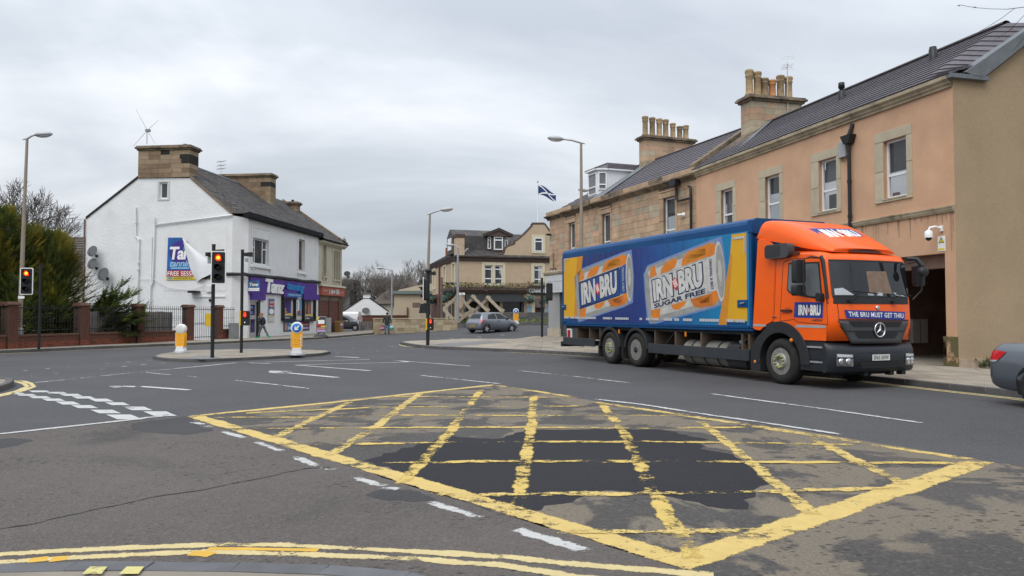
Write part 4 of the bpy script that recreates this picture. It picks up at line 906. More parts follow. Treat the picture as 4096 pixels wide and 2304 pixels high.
mb=MB();mb.quad(wroof(0,0),wroof(.075,0),wroof(.075,1),wroof(0,1));mb.quad(wroof(.075,0),wroof(1,0),wroof(1,1),wroof(.075,1));e0=gloc(-.1,7.55);mb.quad(wroof(0,1),wroof(1,1),(UE,10,7.4),e0)
wrf=mb.build('roof',M_slate,wb,fix=False)
slates(wrf,wroof,44,24,(M_slate,M_slatel),3)
mb=MB();mb.cyl(wroof(0,1),wroof(1,1),.11,n=8);mb.build('ridge',M_lead,wrf)
for s0,s1 in((0,3.46),(GL,6.85)):
 n_=7
 for k in range(n_):
  a,b=s0+(s1-s0)*k/n_,s0+(s1-s0)*(k+.985)/n_
  q=[gloc(a,rk(a)-.02,.06),gloc(b,rk(b)-.02,.06),gloc(b,rk(b)-.02,-.30),gloc(a,rk(a)-.02,-.30)]
  mb=MB().hexa(q+[(p[0],p[1],p[2]+.14)for p in q]);mb.build('skew_stone',M_brownst if s0 else M_soot,wrf)
MB().cyl(gloc(-.06,.2,.05),gloc(-.06,7.5,.05),.06,n=8).build('corner_pipe',mat('old_brown_pipe',(.16,.11,.09),.7,var=.4),wb)
def ashlar_stack(loc_fn,u0,u1,dep,zb2,zt2,rows,parent,seed,blacks,cope=True,cap_m=None):
 rr=random.Random(seed);o8=lambda a,b,c,d,e,f:[loc_fn(a,c,e),loc_fn(b,c,e),loc_fn(b,c,f),loc_fn(a,c,f),loc_fn(a,d,e),loc_fn(b,d,e),loc_fn(b,d,f),loc_fn(a,d,f)]
 ch=MB().hexa(o8(u0+.03,u1-.03,zb2,zt2,.03,dep-.03)).build('chimney',M_mortar,parent)
 cnt_=0
 for r_ in range(rows):
  a,b=zb2+(zt2-zb2)*r_/rows,zb2+(zt2-zb2)*(r_+1)/rows;u=u0;step=rr.uniform(.5,.8)
  while u<u1-.02:
   v=min(u1,u+rr.uniform(.5,.95));v=u1 if u1-v<.3 else v
   m=M_soot if cnt_ in blacks else rr.choice((M_brownst,M_brownst2,M_brownst2,M_brownst))
   MB().hexa(o8(u+.005,v-.005,a+.005,b-.005,.0,dep)).build('chimney_stone',m,ch);u=v;cnt_+=1
 for e,q0,q1 in((.07,zt2,zt2+.10),(.16,zt2+.10,zt2+.22),(.10,zt2+.22,zt2+.30)):
  MB().hexa(o8(u0-e,u1+e,q0+.001,q1,-e,dep+e)).build('cope_stone',cap_m or M_stonedark,ch,bev=.02)
 return ch
gfn=lambda u,z,d:gloc(u,z,.09-d)
c3=ashlar_stack(gfn,3.46,6.85,1.05,10.02,11.72,6,wb,6,(18,23,26))
MB().cyl(gloc(6.2,12.02,-.5),gloc(6.2,12.2,-.5),.12,n=8).build('chimney_pot',M_soot,c3)
SB=Plane(FW.P(9.3,4.78+2.05),FW.P(9.3,4.78-1.95))
lf2=lambda u,z,d:tuple(INV@Vector((*SB.P(u,d),z)))
c4=ashlar_stack(lf2,0.0,4.0,.9,9.0,11.8,8,wb,16,(33,29,37))
MB().quad(*[tuple(INV@Vector((*FW.P(8.7,4.4),0)))[:2]+(10.72,),(9.25,4.5,10.75),(9.25,2.2,9.42),(8.9,2.2,9.42)]).build('lead_flashing',M_lead,c4,fix=False)
def gpipe(pts,r=.05,m=None,name='drainpipe'):return MB().tube([gloc(u,z,.09)for u,z in pts],r,7).build(name,m or mat('white_pipe',(.78,.79,.79),.6,var=.05),wb)
p_=gpipe([(3.33,8.21),(3.35,7.5),(3.36,6.45),(3.40,6.36),(3.54,6.28),(3.58,6.2),(3.57,4.6),(3.56,1.5)],.065)
for z_ in(7.2,6.1,4.7,4.3):MB().cyl(gloc(3.35 if z_>6.4 else 3.575,z_,.09),gloc(3.35 if z_>6.4 else 3.575,z_+.12,.09),.09,n=8).build('pipe_collar',MATS['white_pipe'],p_)
gpipe([(4.62,7.6),(4.63,7.2),(4.62,7.08),(9.66,7.62)],.045);gpipe([(4.62,7.08),(4.58,5),(4.55,3.5),(4.42,3.3),(4.40,1.5)],.05);gpipe([(4.45,6.36),(4.44,3.5)],.05)
gpipe([(3.6,3.75),(4.6,3.75),(5.6,3.2),(7.0,3.05),(7.9,3.35)],.012,name='cable')
MB().prism(rrect(5.2,9.27,3.0,6.95,.1),-.012,-.001).build('banner_field',M_whitef,on_gable(MB().box(5.19,9.28,-.001,.0,2.99,6.96).build('smooth_panel',M_whitef,wb)))
on_gable(MB().prism([(7.15,2.6),(9.25,2.6),(9.25,2.70),(7.15,2.70)],-.05,-.0).build('blocked_door_ledge',M_whitef,wb))
on_gable(MB().prism([(7.05,2.86),(7.65,2.92),(7.6,3.0),(7.1,3.0)],-.5,-.02).build('canopy_lamp',M_black,wb))
on_gable(MB().prism(rrect(8.02,8.38,2.92,3.3,.08),-.12,-.0).build('alarm_box',mat('alarm_white',(.7,.7,.68),.5),wb,bev=.02))
on_gable(MB().ell((8.28,-.05,2.42),(.09,.08,.09)).build('round_lamp',M_black,wb))
def dish(label,plane,u,z,r,tilt,off=.35,group=None,m=None):
 t=thing('satellite_dish',label,'dish',mw=plane.mat(),group=group)
 N_=18;mb=MB();prof=[(0.01,-.0),(.35,.02),(.7,.08),(1.0,.17)]
 mb.lathe([(a*r,-b*r*.9)for a,b in prof],(0,0,0),N_,axis='y');mb.lathe([(a*r,-b*r*.9-.012)for a,b in prof],(0,0,0),N_,axis='y')
 d_=mb.build('reflector',m or mat('grey_dish',(.10,.105,.11),.6,var=.1),t,fix=True);d_.location=(u,-off,z);d_.rotation_euler=(R(-14),0,R(tilt));d_.scale=(1.0,1,.84)
 arm=MB().tube([(u,-off-.02,z-r*.75),(u+.05,-off-r*.9,z-r*.55),(u+.05,-off-r*1.0,z-r*.2)],.018,6);arm.cyl((u,-off+.03,z-.1),(u,-.0,z-.25),.03,n=6);arm.cyl((u,0,z-.25),(u,-.04,z-.25),.09,n=8);arm.build('bracket_arm',M_black,t)
dish('topmost of three grey satellite dishes by the left corner of the white gable',GW,.76,5.45,.42,-16)
dish('middle of three grey satellite dishes by the left corner of the white gable',GW,.77,4.68,.41,-16)
dish('lowest and largest of three grey satellite dishes on the white gable, behind the bush',GW,1.52,4.02,.50,-20)
t=thing('tv_aerial','large bare crossed television aerial above the chimney of the white gable','aerial',mw=GW.mat())
P3=lambda x,y,d=-.5:(GW.uz(*za_(x,y),depth=.5)[0],.5,GW.uz(*za_(x,y),depth=.5)[1])
MB().cyl(P3(774,232),P3(775,152),.03,n=6).build('mast',M_steel,t)
mb=MB();c_=P3(776,160)
for q in((718,52),(836,106),(702,244),(817,230)):mb.cyl(c_,P3(*q),.014,.008,n=5)
mb.box(P3(768,190)[0],P3(790,190)[0],.42,.58,P3(0,190)[2],P3(0,178)[2]);mb.build('rods',mat('dull_aluminium',(.25,.255,.26),.5,metal=.5),t)
t=thing('tv_aerial','small television aerial beside the second chimney of the white building','aerial',mw=SB.mat())
MB().cyl((-.15,.4,11.6),(-.15,.4,13.2),.02,n=6).build('mast',M_steel,t);mb=MB()
for z_ in(13.15,12.85,12.6):mb.cyl((-.5,.4,z_-.05),(.25,.4,z_+.05),.02,n=5);mb.cyl((-.3,.2,z_),(0,.6,z_),.015,n=4)
mb.build('rods',MATS['dull_aluminium'],t)
t=thing('advertising_banner','blue and red tanning banner on the white gable, torn loose and folded over','banner',mw=GW.mat())
MB().quad((5.43,-.05,3.66),(8.35,-.05,3.70),(8.38,-.05,4.2),(7.0,-.05,4.6),(6.45,-.05,6.28),(5.49,-.05,6.29)).build('printed_face',mat('print_sea_blue',(.02,.11,.36),.5,var=.35,vs=1.2),t,fix=False)
bn_=t
MB().quad((5.46,-.056,4.26),(7.3,-.056,4.26),(7.3,-.056,3.9),(5.44,-.056,3.88)).build('red_band',P_red_:=mat('print_banner_red',(.42,.03,.03),.5),t,fix=False)
MB().quad((5.44,-.056,3.87),(8.35,-.056,3.87),(8.35,-.056,3.70),(5.43,-.056,3.665)).build('yellow_band',mat('print_banner_yellow',(.66,.52,.03),.5),t,fix=False)
MB().quad((7.85,-.058,3.90),(8.36,-.058,3.92),(8.35,-.058,3.72),(7.6,-.058,3.70)).build('navy_corner',P_navy_:=mat('print_dark_navy',(.03,.035,.07),.5),t,fix=False)
disc=[(6.40+.80*math.cos(R(a)),5.36+.74*math.sin(R(a)))for a in range(60,301,12)]
MB().quad(*[(p[0],-.056,p[1])for p in disc]).build('purple_disc',mat('print_purple',(.055,.03,.24),.5),t,fix=False)
put_text('Tan',[(5.62,-.06,5.72),(6.98,-.06,5.72),(6.98,-.06,4.92),(5.62,-.06,4.92)],'lettering',M_white,t,.03,.15,.9)
put_text('tannin',[(5.64,-.06,4.87),(7.0,-.06,4.87),(7.0,-.06,4.49),(5.64,-.06,4.49)],'lettering',mat('print_pale_cyan',(.30,.55,.72),.5),t,.02,.3,.95)
MB().quad((5.7,-.06,4.44),(6.9,-.06,4.44),(6.9,-.06,4.36),(5.7,-.06,4.36)).build('small_print_bar',MATS['print_pale_cyan'],t,fix=False)
put_text('FREE SESSI',[(5.50,-.06,4.20),(7.12,-.06,4.20),(7.12,-.06,3.93),(5.50,-.06,3.93)],'lettering',M_white,t,.01)
put_text('PLUS DISCOUNTED COU',[(5.9,-.06,3.83),(7.15,-.06,3.83),(7.15,-.06,3.73),(5.9,-.06,3.73)],'lettering',P_navy_,t,.02,.15)
MB().quad(*[(5.67+.17*math.cos(R(a)),-.06,3.78+.075*math.sin(R(a)))for a in range(0,360,24)]).build('oval_mark',print_mat('palm_blue',(.16,.30,.5)),t,fix=False)
pm_=MB();
for a in range(0,360,40):pm_.quad((6.72,-.0585,5.62),(6.72+.2*math.cos(R(a-10)),-.0585,5.60+.17*math.sin(R(a-10))),(6.72+.24*math.cos(R(a+10)),-.0585,5.58+.2*math.sin(R(a+10))))
pm_.build('palm_tree_mark',print_mat('mint',(.10,.50,.42)),t,fix=False)
def foldpt(a,b):
 top=(6.45,6.29);crease=smooth_path([(6.45,6.29),(6.62,5.6),(6.85,4.85),(7.05,4.2),(7.45,3.54)],4);edge=smooth_path([(6.45,6.29),(7.0,5.75),(7.8,5.2),(8.4,4.82),(8.40,4.05)],4)
 def at(L,t):k=t*(len(L)-1);i=min(int(k),len(L)-2);f=k-i;return(L[i][0]+(L[i+1][0]-L[i][0])*f,L[i][1]+(L[i+1][1]-L[i][1])*f)
 c,e=at(crease,b),at(edge,b);bul=math.sin(math.pi*min(1,a*1.1))*(.04+.09*b)+.03*math.sin(a*9+b*5)*b
 return(c[0]+(e[0]-c[0])*a,-.09-bul,c[1]+(e[1]-c[1])*a)
MB().grid(foldpt,14,14).build('white_back',mat('white_vinyl',(.74,.75,.76),.5,var=.04),t,fix=False)
M_purple=mat('purple_sign',(.075,.030,.27),.4,var=.06)
M_sblack=mat('black_shop_frame',(.02,.02,.022),.5)
sh=wb
fa=MB().hexa([(.05,-.14,2.85),(11.1,-.14,2.95),(11.1,-.0,2.95),(.05,-.0,2.85),(.05,-.14,3.86),(11.1,-.14,3.86),(11.1,-.0,3.86),(.05,-.0,3.86)]).build('fascia_board',M_purple,wb)
MB().box(.25,2.2,-.16,-.0,2.46,2.84).build('door_header',M_purple,fa,bev=.01);MB().box(4.85,7.2,-.24,-.141,2.72,3.25).build('shutter_box',M_purple,fa,bev=.01);MB().box(8.3,11.25,-.24,-.145,2.62,3.06).build('shutter_box',M_purple,fa,bev=.01);MB().box(4.9,7.2,-.22,-.02,2.64,2.72).build('shutter_box',M_sblack,fa)
tz=lambda x,y:FW.uz(*zd(x,y))
put_text('Tanz',[(2.05,-.20,3.86),(5.0,-.20,3.80),(4.85,-.20,2.92),(2.05,-.20,2.96)],'lettering',M_white,fa,.035,.12,.9,thick=.09)
put_text('tanning',[(5.25,-.255,3.78),(8.35,-.255,3.72),(8.3,-.255,2.98),(5.25,-.255,3.12)],'lettering',mat('print_sky_blue',(.02,.21,.52),.4),fa,.03,.3,.95,thick=.05)
MB().box(5.35,7.95,-.252,-.245,2.79,3.02).build('strapline_panel',MATS['print_sky_blue'],fa)
put_text('tanning into the future...',[(5.6,-.256,2.97),(7.75,-.256,2.96),(7.75,-.256,2.84),(5.6,-.256,2.86)],'lettering',M_white,fa,.01,.2)
MB().box(.24,.34,-.02,.3,.1,2.4).build('door_jamb',mat('grey_aluminium',(.42,.43,.44),.4,metal=.3),wb)
d_=MB();d_.box(.34,.5,.08,.13,.1,2.36);d_.box(1.2,1.36,.08,.13,.1,2.36);d_.box(.5,1.2,.08,.13,2.16,2.36);d_.box(.5,1.2,.08,.13,.1,.42);d_.box(.5,1.2,.08,.13,1.25,1.5)
do_=d_.build('door',MATS['grey_aluminium'],wb);MB().quad((.4,.12,.2),(1.3,.12,.2),(1.3,.12,2.3),(.4,.12,2.3)).build('pane',mat('purple_glass',(.035,.02,.11),.08,spec=.6),do_,fix=False)
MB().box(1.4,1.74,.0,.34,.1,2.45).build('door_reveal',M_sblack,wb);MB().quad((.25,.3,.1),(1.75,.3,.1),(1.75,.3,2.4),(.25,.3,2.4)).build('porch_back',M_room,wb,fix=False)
for k,(x,z_)in enumerate(((.78,2.0),(.75,1.68))):MB().quad((x-.15,.115,z_-.1),(x+.15,.115,z_-.1),(x+.15,.115,z_+.08),(x-.15,.115,z_+.08)).build('door_sticker',print_mat('door_blue',(.12,.22,.5)),do_,fix=False)
for k,(a,b,z0_,z1_)in enumerate(((4.9,7.0,1.2,2.66),(8.45,10.75,1.13,2.66))):
 mb=MB();mb.box(a,a+.14,-.22,.05,z0_,z1_);mb.box(b-.14,b,-.22,.05,z0_,z1_);mb.box(a,b,-.22,.05,z0_-.1,z0_+.08);mb.box(a+.14,b-.14,-.22,.05,z1_-.06,z1_)
 f_=mb.build('shop_window',M_sblack,wb)
 MB().quad((a+.1,-.05,z0_),(b-.1,-.05,z0_),(b-.1,-.05,z1_),(a+.1,-.05,z1_)).build('pane',mat('poster_purple_glass',(.05,.032,.19),.15,spec=.5,var=.3,vs=1.5)if k==0 else mat('poster_grey_glass',(.12,.12,.14),.15,spec=.5,var=.4,vs=1.5),f_,fix=False)
 ps=lambda name,pts,m,o=.052:MB().quad(*[(a+p[0]*(b-a),-o,z0_+p[1]*(z1_-z0_))for p in pts]).build(name,m,f_,fix=False)
 ps('sand_band',[(.08,.16),(.9,.10),(.9,.30),(.5,.30),(.08,.24)],print_mat('sand',(.62,.48,.18)));ps('navy_band',[(.08,.02),(.92,.02),(.92,.14),(.6,.20),(.08,.16)],print_mat('poster_navy',(.05,.075,.12)),.053)
 ps('white_side_strip',[(.74,.05),(.90,.05),(.90,.97),(.74,.97)],print_mat('strip_grey',(.52,.50,.49)),.051)
 skin=print_mat('tanned_skin',(.46,.24,.12))
 if k==0:
  ps('sunbather',[(.08,.27),(.30,.29),(.42,.33),(.40,.40),(.33,.38),(.36,.48),(.30,.56),(.22,.55),(.15,.60),(.12,.50),(.17,.42),(.08,.40)],skin,.054)
 else:
  ps('figure',[(.26,.26),(.30,.26),(.33,.50),(.38,.62),(.34,.72),(.30,.76),(.26,.70),(.25,.5)],skin,.054);ps('figure',[(.48,.26),(.53,.26),(.56,.48),(.58,.70),(.53,.74),(.48,.66)],skin,.054)
  ps('surfboard',[(.56,.24),(.62,.3),(.66,.6),(.64,.9),(.58,.97),(.54,.7)],print_mat('red_board',(.46,.07,.03)),.055);ps('dark_board',[(.34,.3),(.42,.26),(.46,.6),(.42,.95),(.36,.9)],M_black,.055);ps('green_block',[(.12,.28),(.24,.28),(.24,.42),(.12,.42)],print_mat('lime',(.22,.48,.03)),.055)
 scribble('web_address',M_white,f_,[(a+.1*(b-a),-.056,z0_+.12*(z1_-z0_)),(a+.62*(b-a),-.056,z0_+.12*(z1_-z0_)),(a+.62*(b-a),-.056,z0_+.05*(z1_-z0_)),(a+.1*(b-a),-.056,z0_+.05*(z1_-z0_))],16,seed=k+5)
def poster(name,label,a,b,z0_,z1_,bg_,parts,frame=None,y=-.02):
 t=thing(name,label,'poster',mw=FW.mat())
 MB().box(a-.05,b+.05,y-.02,.0,z0_-.05,z1_+.05).build('frame',frame or mat('poster_frame',(.45,.45,.44),.5),t);MB().quad((a,y-.024,z0_),(b,y-.024,z0_),(b,y-.024,z1_),(a,y-.024,z1_)).build('sheet',bg_,t,fix=False)
 for i,(nm,pts,m)in enumerate(parts):MB().quad(*[(a+p[0]*(b-a),y-.026-.002*i,z0_+p[1]*(z1_-z0_))for p in pts]).build(nm,m,t,fix=False)
 return t
RQ=lambda x0,x1,z0_,z1_:[(x0,z0_),(x1,z0_),(x1,z1_),(x0,z1_)]
pb=print_mat('poster_blue',(.03,.15,.38));pr_=print_mat('poster_red',(.50,.03,.035));pw=M_white;psd=print_mat('sand',(.62,.48,.18));pgrey=print_mat('poster_grey',(.55,.56,.56))
t=poster('wall_poster','blue and red vitamin poster on the white wall between shop door and window',2.86,3.72,1.1,2.56,pb,[('grey_foot',RQ(0,1,0,.20),pgrey),('sand_band',RQ(0,1,.20,.28),psd),('red_box',RQ(.15,.85,.62,.93),pr_),('white_ellipse',[(.5+.42*math.cos(R(q)),.44+.13*math.sin(R(q)))for q in range(0,360,24)],pw)])
put_text('SUNSHINE',[(3.0,-.06,2.42),(3.58,-.06,2.42),(3.58,-.06,2.28),(3.0,-.06,2.28)],'lettering',M_white,t,.02);put_text('Vitamin D',[(3.0,-.06,2.18),(3.58,-.06,2.18),(3.58,-.06,2.04),(3.0,-.06,2.04)],'lettering',M_white,t,.02)
t=poster('wall_poster','narrow pale blue sunbed poster between the two black shop windows',7.2,8.25,1.2,2.60,print_mat('pale_blue',(.12,.34,.6)),[('grey_foot',RQ(0,1,0,.12),pgrey),('sand_band',RQ(0,1,.12,.24),psd),('blue_block',RQ(.35,.95,.18,.34),pb),('sunbed',[(.10,.3),(.3,.25),(.62,.4),(.66,.95),(.5,.99),(.15,.97)],pw),('dark_line',RQ(.32,.40,.45,.92),print_mat('poster_navy',(.05,.075,.12))),('red_tag',[(.3,.28),(.85,.34),(.85,.47),(.3,.41)],pr_)])
t=poster('wall_poster','long dark framed blue and purple price poster under the shop windows',5.35,9.85,.42,1.06,print_mat('price_blue',(.03,.18,.42)),[('skin_figure',[(.02,.05),(.10,.02),(.12,.4),(.08,.95),(.03,.9)],print_mat('tanned_skin',(.46,.24,.12))),('yellow_words',RQ(.18,.42,.62,.80),print_mat('banner_lime',(.55,.55,.06))),('white_mark',RQ(.14,.24,.12,.45),print_mat('pale',(.45,.55,.7))),('yellow_price',RQ(.27,.33,.15,.4),MATS['print_banner_lime']),('purple_half',RQ(.6,1,.02,.98),print_mat('dull_purple',(.09,.03,.12))),('photo',RQ(.68,.95,.45,.88),print_mat('photo_dark',(.14,.06,.07))),('pink_strip',RQ(.68,.95,.52,.66),print_mat('pink',(.5,.2,.2))),('pale_words',RQ(.66,.96,.1,.32),print_mat('lilac',(.42,.36,.58)))],frame=M_sblack)
t=thing('projecting_sign','small square blue and white sign on black brackets left of the purple fascia','sign',mw=FW.mat())
sg=Matrix.Translation((.05,-.15,0))
MB().box(-.03,.0,-.75,-.05,3.0,3.62).build('board',print_mat('sign_blue',(.03,.16,.42)),t)
bx_=lambda y0,y1,z0_,z1_,m,nm,o:MB().quad((-.03-o,y0,z0_),(-.03-o,y1,z0_),(-.03-o,y1,z1_),(-.03-o,y0,z1_)).build(nm,m,t,fix=False)
bx_(-.75,-.05,3.0,3.18,pw,'white_foot',.002);MB().quad(*[(-.034,-.40+.28*math.cos(R(a)),3.40+.19*math.sin(R(a)))for a in range(0,360,24)]).build('navy_disc',print_mat('poster_navy',(.05,.075,.12)),t,fix=False)
put_text('Tanz',[(-.037,-.10,3.50),(-.037,-.70,3.50),(-.037,-.70,3.30),(-.037,-.10,3.30)][::1],'lettering',M_white,t,.035,.12,.9)
for v_ in t.children[-1].data.vertices:v_.co.y=-.80-v_.co.y
for z_ in(3.08,3.55):MB().cyl((-.015,-.85,z_),(-.015,.0,z_),.02,n=6).build('bracket',M_black,t)
cbg=thing('cream_building','cream two storey building with brown shuttered shop, right of the tanning shop','building',mw=FW.mat())
M_cream=mat('cream_painted_wall',(.50,.46,.36),.85,var=.12,vs=1.5,bump=.4,bs=18,col2=(.43,.38,.28),c2s=.9,c2t=(.5,.75))
U0,U1=UE+.01,17.0
cw=[(12.62,13.3,4.55,6.95),(14.95,15.42,4.4,6.75),(15.52,15.99,4.4,6.75),(16.09,16.5,4.4,6.75)]
mb=MB();holes_wall(mb,U0,U1,3.0,7.2,cw,thick=.3);mb.quad((U1,0,-.1),(U1,9.6,-.1),(U1,9.6,7.3),(U1,0,7.3));mb.build('front_wall',M_cream,cbg,fix=False)
M_dwin=mat('weathered_frame',(.30,.28,.22),.8)
for a,b,z0_,z1_ in cw:window(cbg,a,b,z0_,z1_,d=.2,fr=.05,m=M_dwin,transoms=(.55,))
for a,b,z_ in((12.45,13.5,4.5),(14.8,16.65,4.35)):
 MB().box(a,b,-.14,0,z_-.08,z_+.04).build('window_sill',M_cream,cbg,bev=.01);MB().box(a+.1,a+.3,-.1,0,z_-.25,z_-.081).build('sill_bracket',M_cream,cbg);MB().box(b-.3,b-.1,-.1,0,z_-.25,z_-.081).build('sill_bracket',M_cream,cbg)
for x in(12.45,13.31,14.8,15.43,16.0,16.52):MB().box(x,x+(.16 if x in(12.45,13.31,14.8,16.52)else .08),-.04,0,4.45,7.0).build('window_mullion',M_cream,cbg)
MB().prism([(0,7.02),(-.12,7.02),(-.2,7.12),(-.34,7.16),(-.34,7.28),(0,7.30)],U0,U1+.35,'x').build('cornice',M_cream,cbg);MB().prism([(-.36,7.29),(-.46,7.33),(-.46,7.42),(-.3,7.42)],U0,U1+.4,'x').build('gutter',M_gutter,cbg)
MB().box(U1,U1+.35,-.0,5,7.05,7.28).build('cornice',M_cream,cbg)
def croof(a,b):return(U0+(U1+.3-.15*b-U0)*a,-.38+(RD+.38)*b,7.42+(RZ-.1-7.42)*b)
mb=MB();mb.quad(croof(0,0),croof(1,0),croof(1,1),croof(0,1));mb.quad(croof(0,1),croof(1,1),(U1,10,7.4),(U0,10,7.4));mb.quad((U1-.02,-.2,7.2),(U1-.02,RD,RZ-.2),(U1-.02,9.8,7.2));crf=mb.build('roof',M_slate,cbg,fix=False);slates(crf,croof,22,22,(M_slate,M_slatel),5)
for k in range(8):
 a,b=croof(1,k/8),croof(1,(k+.97)/8);MB().hexa([(a[0]-.2,a[1],a[2]),(a[0]+.1,a[1],a[2]),(b[0]+.1,b[1],b[2]),(b[0]-.2,b[1],b[2]),(a[0]-.2,a[1],a[2]+.16),(a[0]+.1,a[1],a[2]+.16),(b[0]+.1,b[1],b[2]+.16),(b[0]-.2,b[1],b[2]+.16)]).build('skew_stone',M_brownst,crf)
SC=Plane(FW.P(16.4,4.78+.9),FW.P(16.4,4.78-1.0));lf3=lambda u,z,d:tuple(INV@Vector((*SC.P(u,d),z)))
c5=ashlar_stack(lf3,.9,1.9,.8,9.6,10.75,4,cbg,26,(2,5));MB().cyl(lf3(1.4,11.0,.4),lf3(1.4,11.25,.4),.12,n=8).build('chimney_pot',M_soot,c5)
def weed(name,label,at,n,hgt,m,seed,spread=.5,cat='plant',group=None):
 rr=random.Random(seed);t=thing(name,label,cat,at,group=group);sm=MB();lm=MB()
 for i in range(n):
  a=rr.uniform(0,6.28);r_=rr.uniform(0,spread);tip=(r_*math.cos(a),r_*math.sin(a),hgt*rr.uniform(.45,1));sm.cyl((r_*.2*math.cos(a),r_*.2*math.sin(a),0),tip,.008,.004,n=4)
  for k in range(9):
   q=rr.uniform(.2,1.05);c=[tip[j]*q+rr.uniform(-.1,.1)*hgt for j in range(3)];s=rr.uniform(.04,.09)*(hgt+.3);d1=Vector((rr.uniform(-1,1),rr.uniform(-1,1),rr.uniform(-.6,1))).normalized()*s;d2=d1.orthogonal().normalized()*s*.5
   c=Vector(c);c.z=max(.02,c.z);lm.quad(c,c+d1*.5+d2,c+d1,c+d1*.5-d2)
 sm.build('stems',mat('green_stem',(.07,.08,.03),.8),t);stuff(lm.build('leaves',m,t,fix=False));return t
M_leaf=leafy(mat('weed_leaf',(.06,.11,.025),.7,var=.3,vs=9))
x,y=FW.P(16.9,-.2);weed('roof_weed','small green bush growing out of the gutter at the end of the cream building',(x,y,7.4),12,.75,M_leaf,3,.3)
fb=MB().box(U0+.15,17.1,-.25,0,3.04,3.72).build('fascia_board',mat('faded_red_sign',(.36,.105,.07),.6,var=.12,vs=3),cbg);MB().prism([(0,3.74),(-.34,3.74),(-.3,3.86),(0,3.92)],U0,17.2,'x').build('shop_cornice',M_cream,cbg)
scribble('shop_name',pgrey,fb,[(13.4,-.256,3.60),(15.75,-.256,3.60),(15.75,-.256,3.18),(13.4,-.256,3.18)],12,.2,6);scribble('small_print',print_mat('pale_pink',(.55,.4,.36)),fb,[(12.2,-.256,3.48),(13.0,-.256,3.48),(13.0,-.256,3.34),(12.2,-.256,3.34)],8,seed=7);scribble('small_print',MATS['print_pale_pink'],fb,[(16.1,-.256,3.42),(16.9,-.256,3.42),(16.9,-.256,3.30),(16.1,-.256,3.30)],8,seed=8)
M_brown=mat('brown_painted_timber',(.105,.062,.042),.7,var=.15,vs=3)
MB().box(U0,12.0,-.12,0,-.1,3.0).build('pilaster',M_brown,cbg);MB().box(13.82,14.2,-.12,0,-.1,3.0).build('pilaster',M_brown,cbg);MB().box(16.05,U1,-.12,0,-.1,3.0).build('pilaster',M_brown,cbg);MB().box(12.0,16.05,-.08,0,2.62,3.0).build('transom_panel',mat('brown_grey_panel',(.14,.12,.095),.7,var=.2,vs=6),cbg)
M_shut=mat('maroon_shutter',(.155,.062,.050),.55,var=.12,vs=3)
for a,b in((12.0,13.82),(14.2,16.05)):
 s_=MB().box(a,b,-.02,0,.05,2.62).build('roller_shutter',M_shut,cbg)
 for k in range(24):MB().prism([(-.02,.06+k*.107),(-.055,.09+k*.107),(-.055,.13+k*.107),(-.02,.16+k*.107)],a+.02,b-.02,'x').build('shutter_slat',M_shut,s_)
dish('dark grey satellite dish standing out from the far corner of the cream building',Plane(FW.P(17.2,.5),FW.P(17.2,-.5)),1.0,4.95,.27,12,.3)
FP=Plane(fence_pt(-7),fence_pt(14.9))
def ft(t):return t+7
M_brick=mat('red_brown_brick',(.115,.05,.034),.9,var=.25,vs=9,bump=.4,bs=50,rnd=.12)
M_brickr=mat('bright_red_brick',(.21,.065,.04),.9,var=.3,vs=9,bump=.4,bs=50)
M_mort2=mat('dark_mortar',(.07,.045,.036),.95)
M_cope=mat('brick_coping',(.115,.058,.042),.9,var=.2,vs=6)
wl=thing('brick_wall','low red brick wall with square piers and black iron railings, left pavement','wall',mw=FP.mat())
def bricks(mb,u0,u1,d,z0,z1,seed,side=None):
 rr=random.Random(seed);c=0.075;n=max(1,round((z1-z0)/c));c=(z1-z0)/n
 for j in range(n):
  u=u0-(.11 if j%2 else 0)
  while u<u1:
   a,b=max(u0,u)+.004,min(u1,u+.225)-.004
   if b-a>.02:mb.box(a,b,d-rr.uniform(.008,.014),d+.01,z0+j*c+.004,z0+(j+1)*c-.004,1 if(z0+j*c)<.36 and rr.random()<.85 else 0)
   u+=.225
 return mb
piers=[-3.0,.52,4.07,7.44,11.0,13.4]
prev=-7
pw_=.23
spans=[]
for p in piers:
 spans.append((prev,p-pw_));prev=p+pw_
spans.append((prev,14.9))
bb=MB()
for i,(a,b)in enumerate(spans):
 if i==5:continue
 MB().box(ft(a),ft(b),.0,.22,-.1,.60).build('wall_base',M_mort2,wl);bricks(bb,ft(a),ft(b),.0,.09,.60,i)
 n_=max(1,round((b-a)/.9))
 for k in range(n_):MB().box(ft(a)+(b-a)*k/n_+.004,ft(a)+(b-a)*(k+1)/n_-.004,-.05,.27,.603,.70).build('coping_stone',M_cope,wl,bev=.02)
for i,p in enumerate(piers):
 MB().box(ft(p)-pw_+.01,ft(p)+pw_-.01,-.09,.34,-.1,1.93).build('pier',M_mort2,wl);bricks(bb,ft(p)-pw_,ft(p)+pw_,-.10,.09,1.93,50+i)
 for j in range(24):
  for k in range(2):bb.box(ft(p)+pw_-.01,ft(p)+pw_+.01,-.1+k*.225+(.11 if j%2 else 0)*(1 if k==0 else 1),min(.34,-.1+k*.225+.21+(.11 if j%2 else 0)),.10+j*.0763,.10+j*.0763+.068)
 MB().prism([(-.14,1.933),(.38,1.933),(.40,1.98),(.30,2.10),(-.06,2.10),(-.16,1.98)],ft(p)-pw_-.06,ft(p)+pw_+.06,'x').build('pier_cap',M_cope,wl,bev=.02)
stuff(bb.build('bricks',(M_brick,M_brickr),wl))
